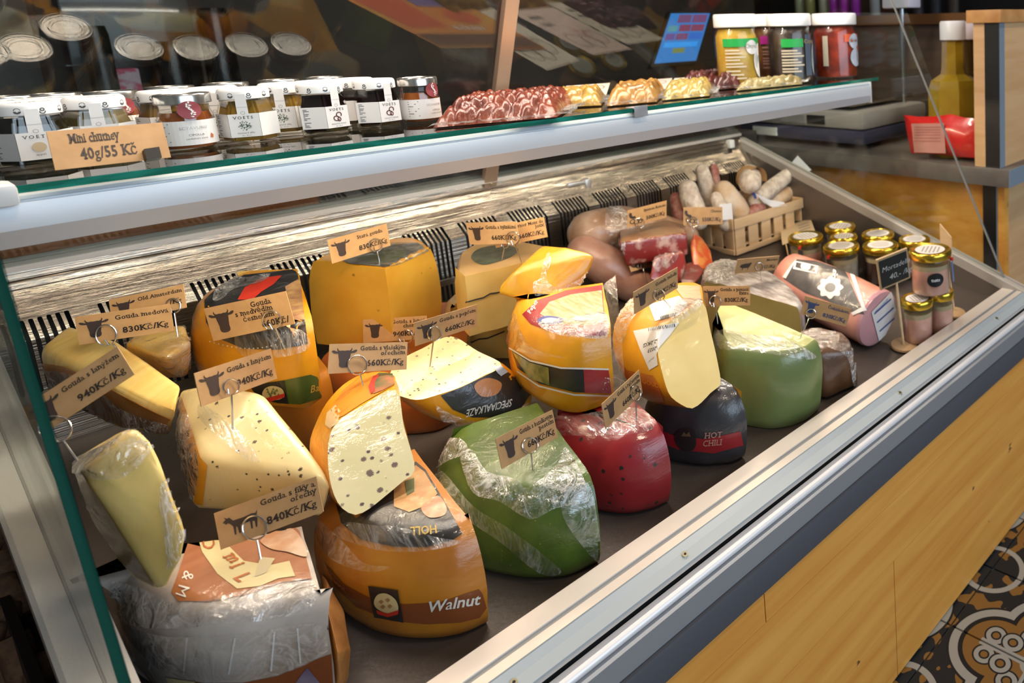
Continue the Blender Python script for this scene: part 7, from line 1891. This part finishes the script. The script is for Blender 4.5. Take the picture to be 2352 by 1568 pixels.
ptag('tilted Gouda s lanýžem tag partly behind the near end glass', [(52, 934), (265, 799), (312, 856), (85, 1006)], (126, 985), (38, 30), (158, 1030), ['Gouda s lanýžem'], '940Kč/Kg', kr=0, depth=(T(190, 1085, .2) - CAM).length / ray(190, 1085).length * 1.02)
ptag('Gouda s medvědím česnekem tag on the bear garlic gouda', [(468, 708), (656, 669), (677, 743), (490, 784)], (624, 735), 21, (645, 780), ['Gouda', 's medvědím', 'česnekem'], '660Kč/', kr=1, nx=.80, psz=.19, pv=.90)
ptag('Gouda s lanýžem tag pinned in the truffle block', [(446, 857), (622, 800), (637, 869), (463, 934)], (531, 888), 18, (534, 966), ['Gouda s lanýžem'], '940Kč/Kg', kr=0)
ptag('Stará gouda tag pinned on the large aged gouda', [(752, 551), (888, 514), (897, 563), (763, 606)], (863, 563), 15, (871, 598), ['Stará gouda'], '830Kč/Kg', kr=1, nx=.9)
ptag('Morbier Mont de Joux tag half behind the bylinkami tag', [(1130, 523), (1249, 498), (1258, 544), (1139, 569)], (1160, 562), 8, (1152, 600), ['Morbier Mont de', 'Joux'], '660Kč/Kg', kr=1, depth=None, animal='none', off=.01)
ptag('Gouda s bylinkami tag in front of the Morbier tag', [(1068, 511), (1188, 509), (1192, 559), (1081, 562)], (1178, 547), 15, (1198, 605), ['Gouda s bylinkami'], '660Kč/Kg', kr=2)
ptag('Gouda s chorizem tag half hidden behind the pepřem tag', [(834, 735), (980, 724), (982, 778), (834, 787)], (932, 773), 16, (941, 812), ['Gouda s lanýž', 'chorizem'], '940Kč/Kg', kr=1)
ptag('Gouda s pepřem tag pinned in the speckled pepper piece', [(952, 741), (1096, 699), (1096, 749), (954, 795)], (998, 766), 16, (989, 832), ['Gouda s pepřem'], '660Kč/Kg', kr=0)
ptag('Gouda s vlašským ořechem tag on the upper walnut wedge', [(757, 790), (936, 785), (934, 848), (753, 858)], (821, 838), 22, (833, 882), ['Gouda s vlašským', 'ořechem'], '660Kč/Kg', kr=0, curlring=False)
ptag('Gouda s fíky a ořechy tag with a goat, at the near end', [(491, 1178), (726, 1094), (743, 1174), (507, 1263)], (585, 1212), 28, (598, 1277), ['Gouda s fíky a', 'ořechy'], '840Kč/Kg', 'goat', kr=0, curlring=False)
ptag('Gouda s bazalkovým pestem tag on the green wedge', [(1138, 1007), (1269, 941), (1282, 1003), (1153, 1077)], (1218, 1023), 18, (1223, 1070), ['Gouda s bazalkovým', 'pestem'], '660Kč/Kg', kr=0, curlring=False)
ptag('Gouda s rajčatovým pestem tag on the red wedge', [(1382, 928), (1468, 849), (1476, 902), (1391, 985)], (1461, 902), (11, 18), (1462, 964), ['Gouda s rajčatovým', 'pestem'], '660Kč/Kg', kr=0, curlring=False)
ptag('Gouda mladá tag on the young gouda', [(1455, 671), (1556, 614), (1557, 661), (1457, 722)], (1514, 677), 13, (1538, 703), ['Gouda mladá'], '660Kč/Kg', kr=0)
ptag('Gouda s pistácií Extra tag on the pistachio gouda', [(1613, 656), (1723, 657), (1722, 700), (1615, 704)], (1643, 692), 13, (1648, 738), ['Gouda s pistácií', 'Extra'], '830Kč/Kg', kr=0)
ptag('small kraft tag with sheep silhouette on the silvery rind', [(1693, 597), (1792, 586), (1782, 620), (1688, 628)], (1745, 612), 9, (1748, 640), ['Merino'], 'Kč/Kg', 'sheep', kr=0)
ptag('kraft tag with blue writing above the dark brown block', [(1849, 679), (1956, 709), (1943, 750), (1838, 721)], (1863, 720), 11, (1840, 772), ['Čokoládová'], '830Kč/Kg', 'cow', kr=0, ink=BLUI)
ptag('sausage tag 500 crowns on the speck block', [(1441, 485), (1532, 458), (1530, 501), (1442, 522)], (1469, 512), 11, (1470, 537), ['Spianata Romana'], '500Kč/Kg', 'sausage', kr=1, nsz=.14)
ptag('sausage tag with pale stripe before the salami crate', [(1568, 475), (1660, 476), (1659, 514), (1571, 518)], (1591, 510), 12, (1592, 545), ['Chorizo'], '550Kč/Kg', 'sausage', kr=0, nsz=.14, depth=(Py(1592, 545, .50) - CAM).length / ray(1592, 545).length)
ptag('Copa sausage tag 950 crowns below the speck block', [(1435, 580), (1516, 563), (1528, 604), (1450, 624)], (1474, 608), 10, (1484, 640), ['Copa Siciliana'], '950Kč/Kg', 'sausage', kr=2, nsz=.14)
# chalkboard on a stick
chb = empty('chalkboard_sign', 'little framed chalkboard on a wooden stick reading Mortadella', 'sign', (0, 0, 0))
dd = (T(2076, 796, 0.004) - CAM).length / ray(2076, 796).length * 0.985
o, fn, n, w, h = card('frame', chb, [(2013, 598), (2084, 570), (2091, 638), (2023, 667)], (2057, 655), dd, M('chalk_frame', (0.50, 0.33, 0.17), 0.6), 0.003)
bd = mesh_obj('board', [fn(u, v, .0006) for u, v in ((.05, .06), (.95, .06), (.95, .94), (.05, .94))], [(3, 2, 1, 0)], M('chalk_black', (0.010, 0.013, 0.013), 0.7), chb)
CHK = M('chalk', (0.70, 0.70, 0.66), 0.9)
for s, u, v, sz in (('Mortadella', .10, .44, .23), ('40,- /kg', .30, .76, .25)):
    V, F, tw = text2d(s, h * sz, -0.01, False)
    mesh_obj('chalk_writing', [fn(u + (a + b * .25) / w * (.78 if s[0] == 'M' else .85), v - b / h, .0011) for a, b in V], F, CHK, bd)
b0, t0 = T(2076, 797, 0.003), fn(.55, .95, -.0025)
tube('stick', [t0 + (t0 - b0).normalized() * .01, b0], 0.0022, SLAT, chb, 8)
def disc_base(c, par, R=0.024):
    bm = bmesh.new()
    prof = [(R * .9, 0.001), (R, .003), (R * .96, .006), (R * .5, .008)]
    rings = [[bm.verts.new(c + (Vector((1, 0, 0)) * math.cos(a) + DV * math.sin(a)) * r_ + DN * z_) for a in (2 * math.pi * k / 26 for k in range(26))] for r_, z_ in prof]
    for a, b in zip(rings, rings[1:]):
        for k in range(26): bm.faces.new((a[k], a[(k + 1) % 26], b[(k + 1) % 26], b[k]))
    bm.faces.new(rings[0][::-1]); bm.faces.new(rings[-1])
    return bm_obj('disc_base', bm, M('disc_wood', (0.42, 0.27, 0.14), 0.6), par, 40)
disc_base(T(2076, 797, 0), chb)
sg2 = empty('wooden_sign', 'plain wooden card on a disc stand behind the potted jars at the end wall', 'sign', (0, 0, 0))
c2 = T(2192, 722, 0); disc_base(c2, sg2, 0.022)
xx = c2.x + .004
V = [Px(a, b, xx) for a, b in ((2158, 514), (2184, 545), (2186, 598), (2160, 572))]
mesh_obj('card', V + [p + Vector((.003, 0, 0)) for p in V], [(0, 1, 2, 3), (7, 6, 5, 4), (0, 4, 5, 1), (1, 5, 6, 2), (2, 6, 7, 3), (3, 7, 4, 0)], SLAT, sg2)
tube('stick', [(V[2] + V[3]) / 2 + Vector((0, 0, .004)), c2 + DN * .004], .002, SLAT, sg2, 8)

# ================================================================== put every origin at the thing's own base
bpy.context.view_layer.update()
def fam(o):
    out = []
    for c in o.children: out.append(c); out += fam(c)
    return out
for o in ROOTS:
    if o.location.length > 1e-6 or any(abs(v) > 1e-6 for v in o.rotation_euler): continue
    ms = [m for m in [o] + fam(o) if m.type == 'MESH']
    if not ms or any(m.location.length > 1e-6 for m in ms): continue
    pts = [v.co for m in ms for v in m.data.vertices]
    if not pts: continue
    c = Vector(((min(p.x for p in pts) + max(p.x for p in pts)) / 2, (min(p.y for p in pts) + max(p.y for p in pts)) / 2, min(p.z for p in pts)))
    for m in ms: m.data.transform(Matrix.Translation(-c))
    o.location = c
print('objects', len(bpy.data.objects), 'tris', sum(len(p.vertices) - 2 for m in bpy.data.meshes for p in m.polygons))
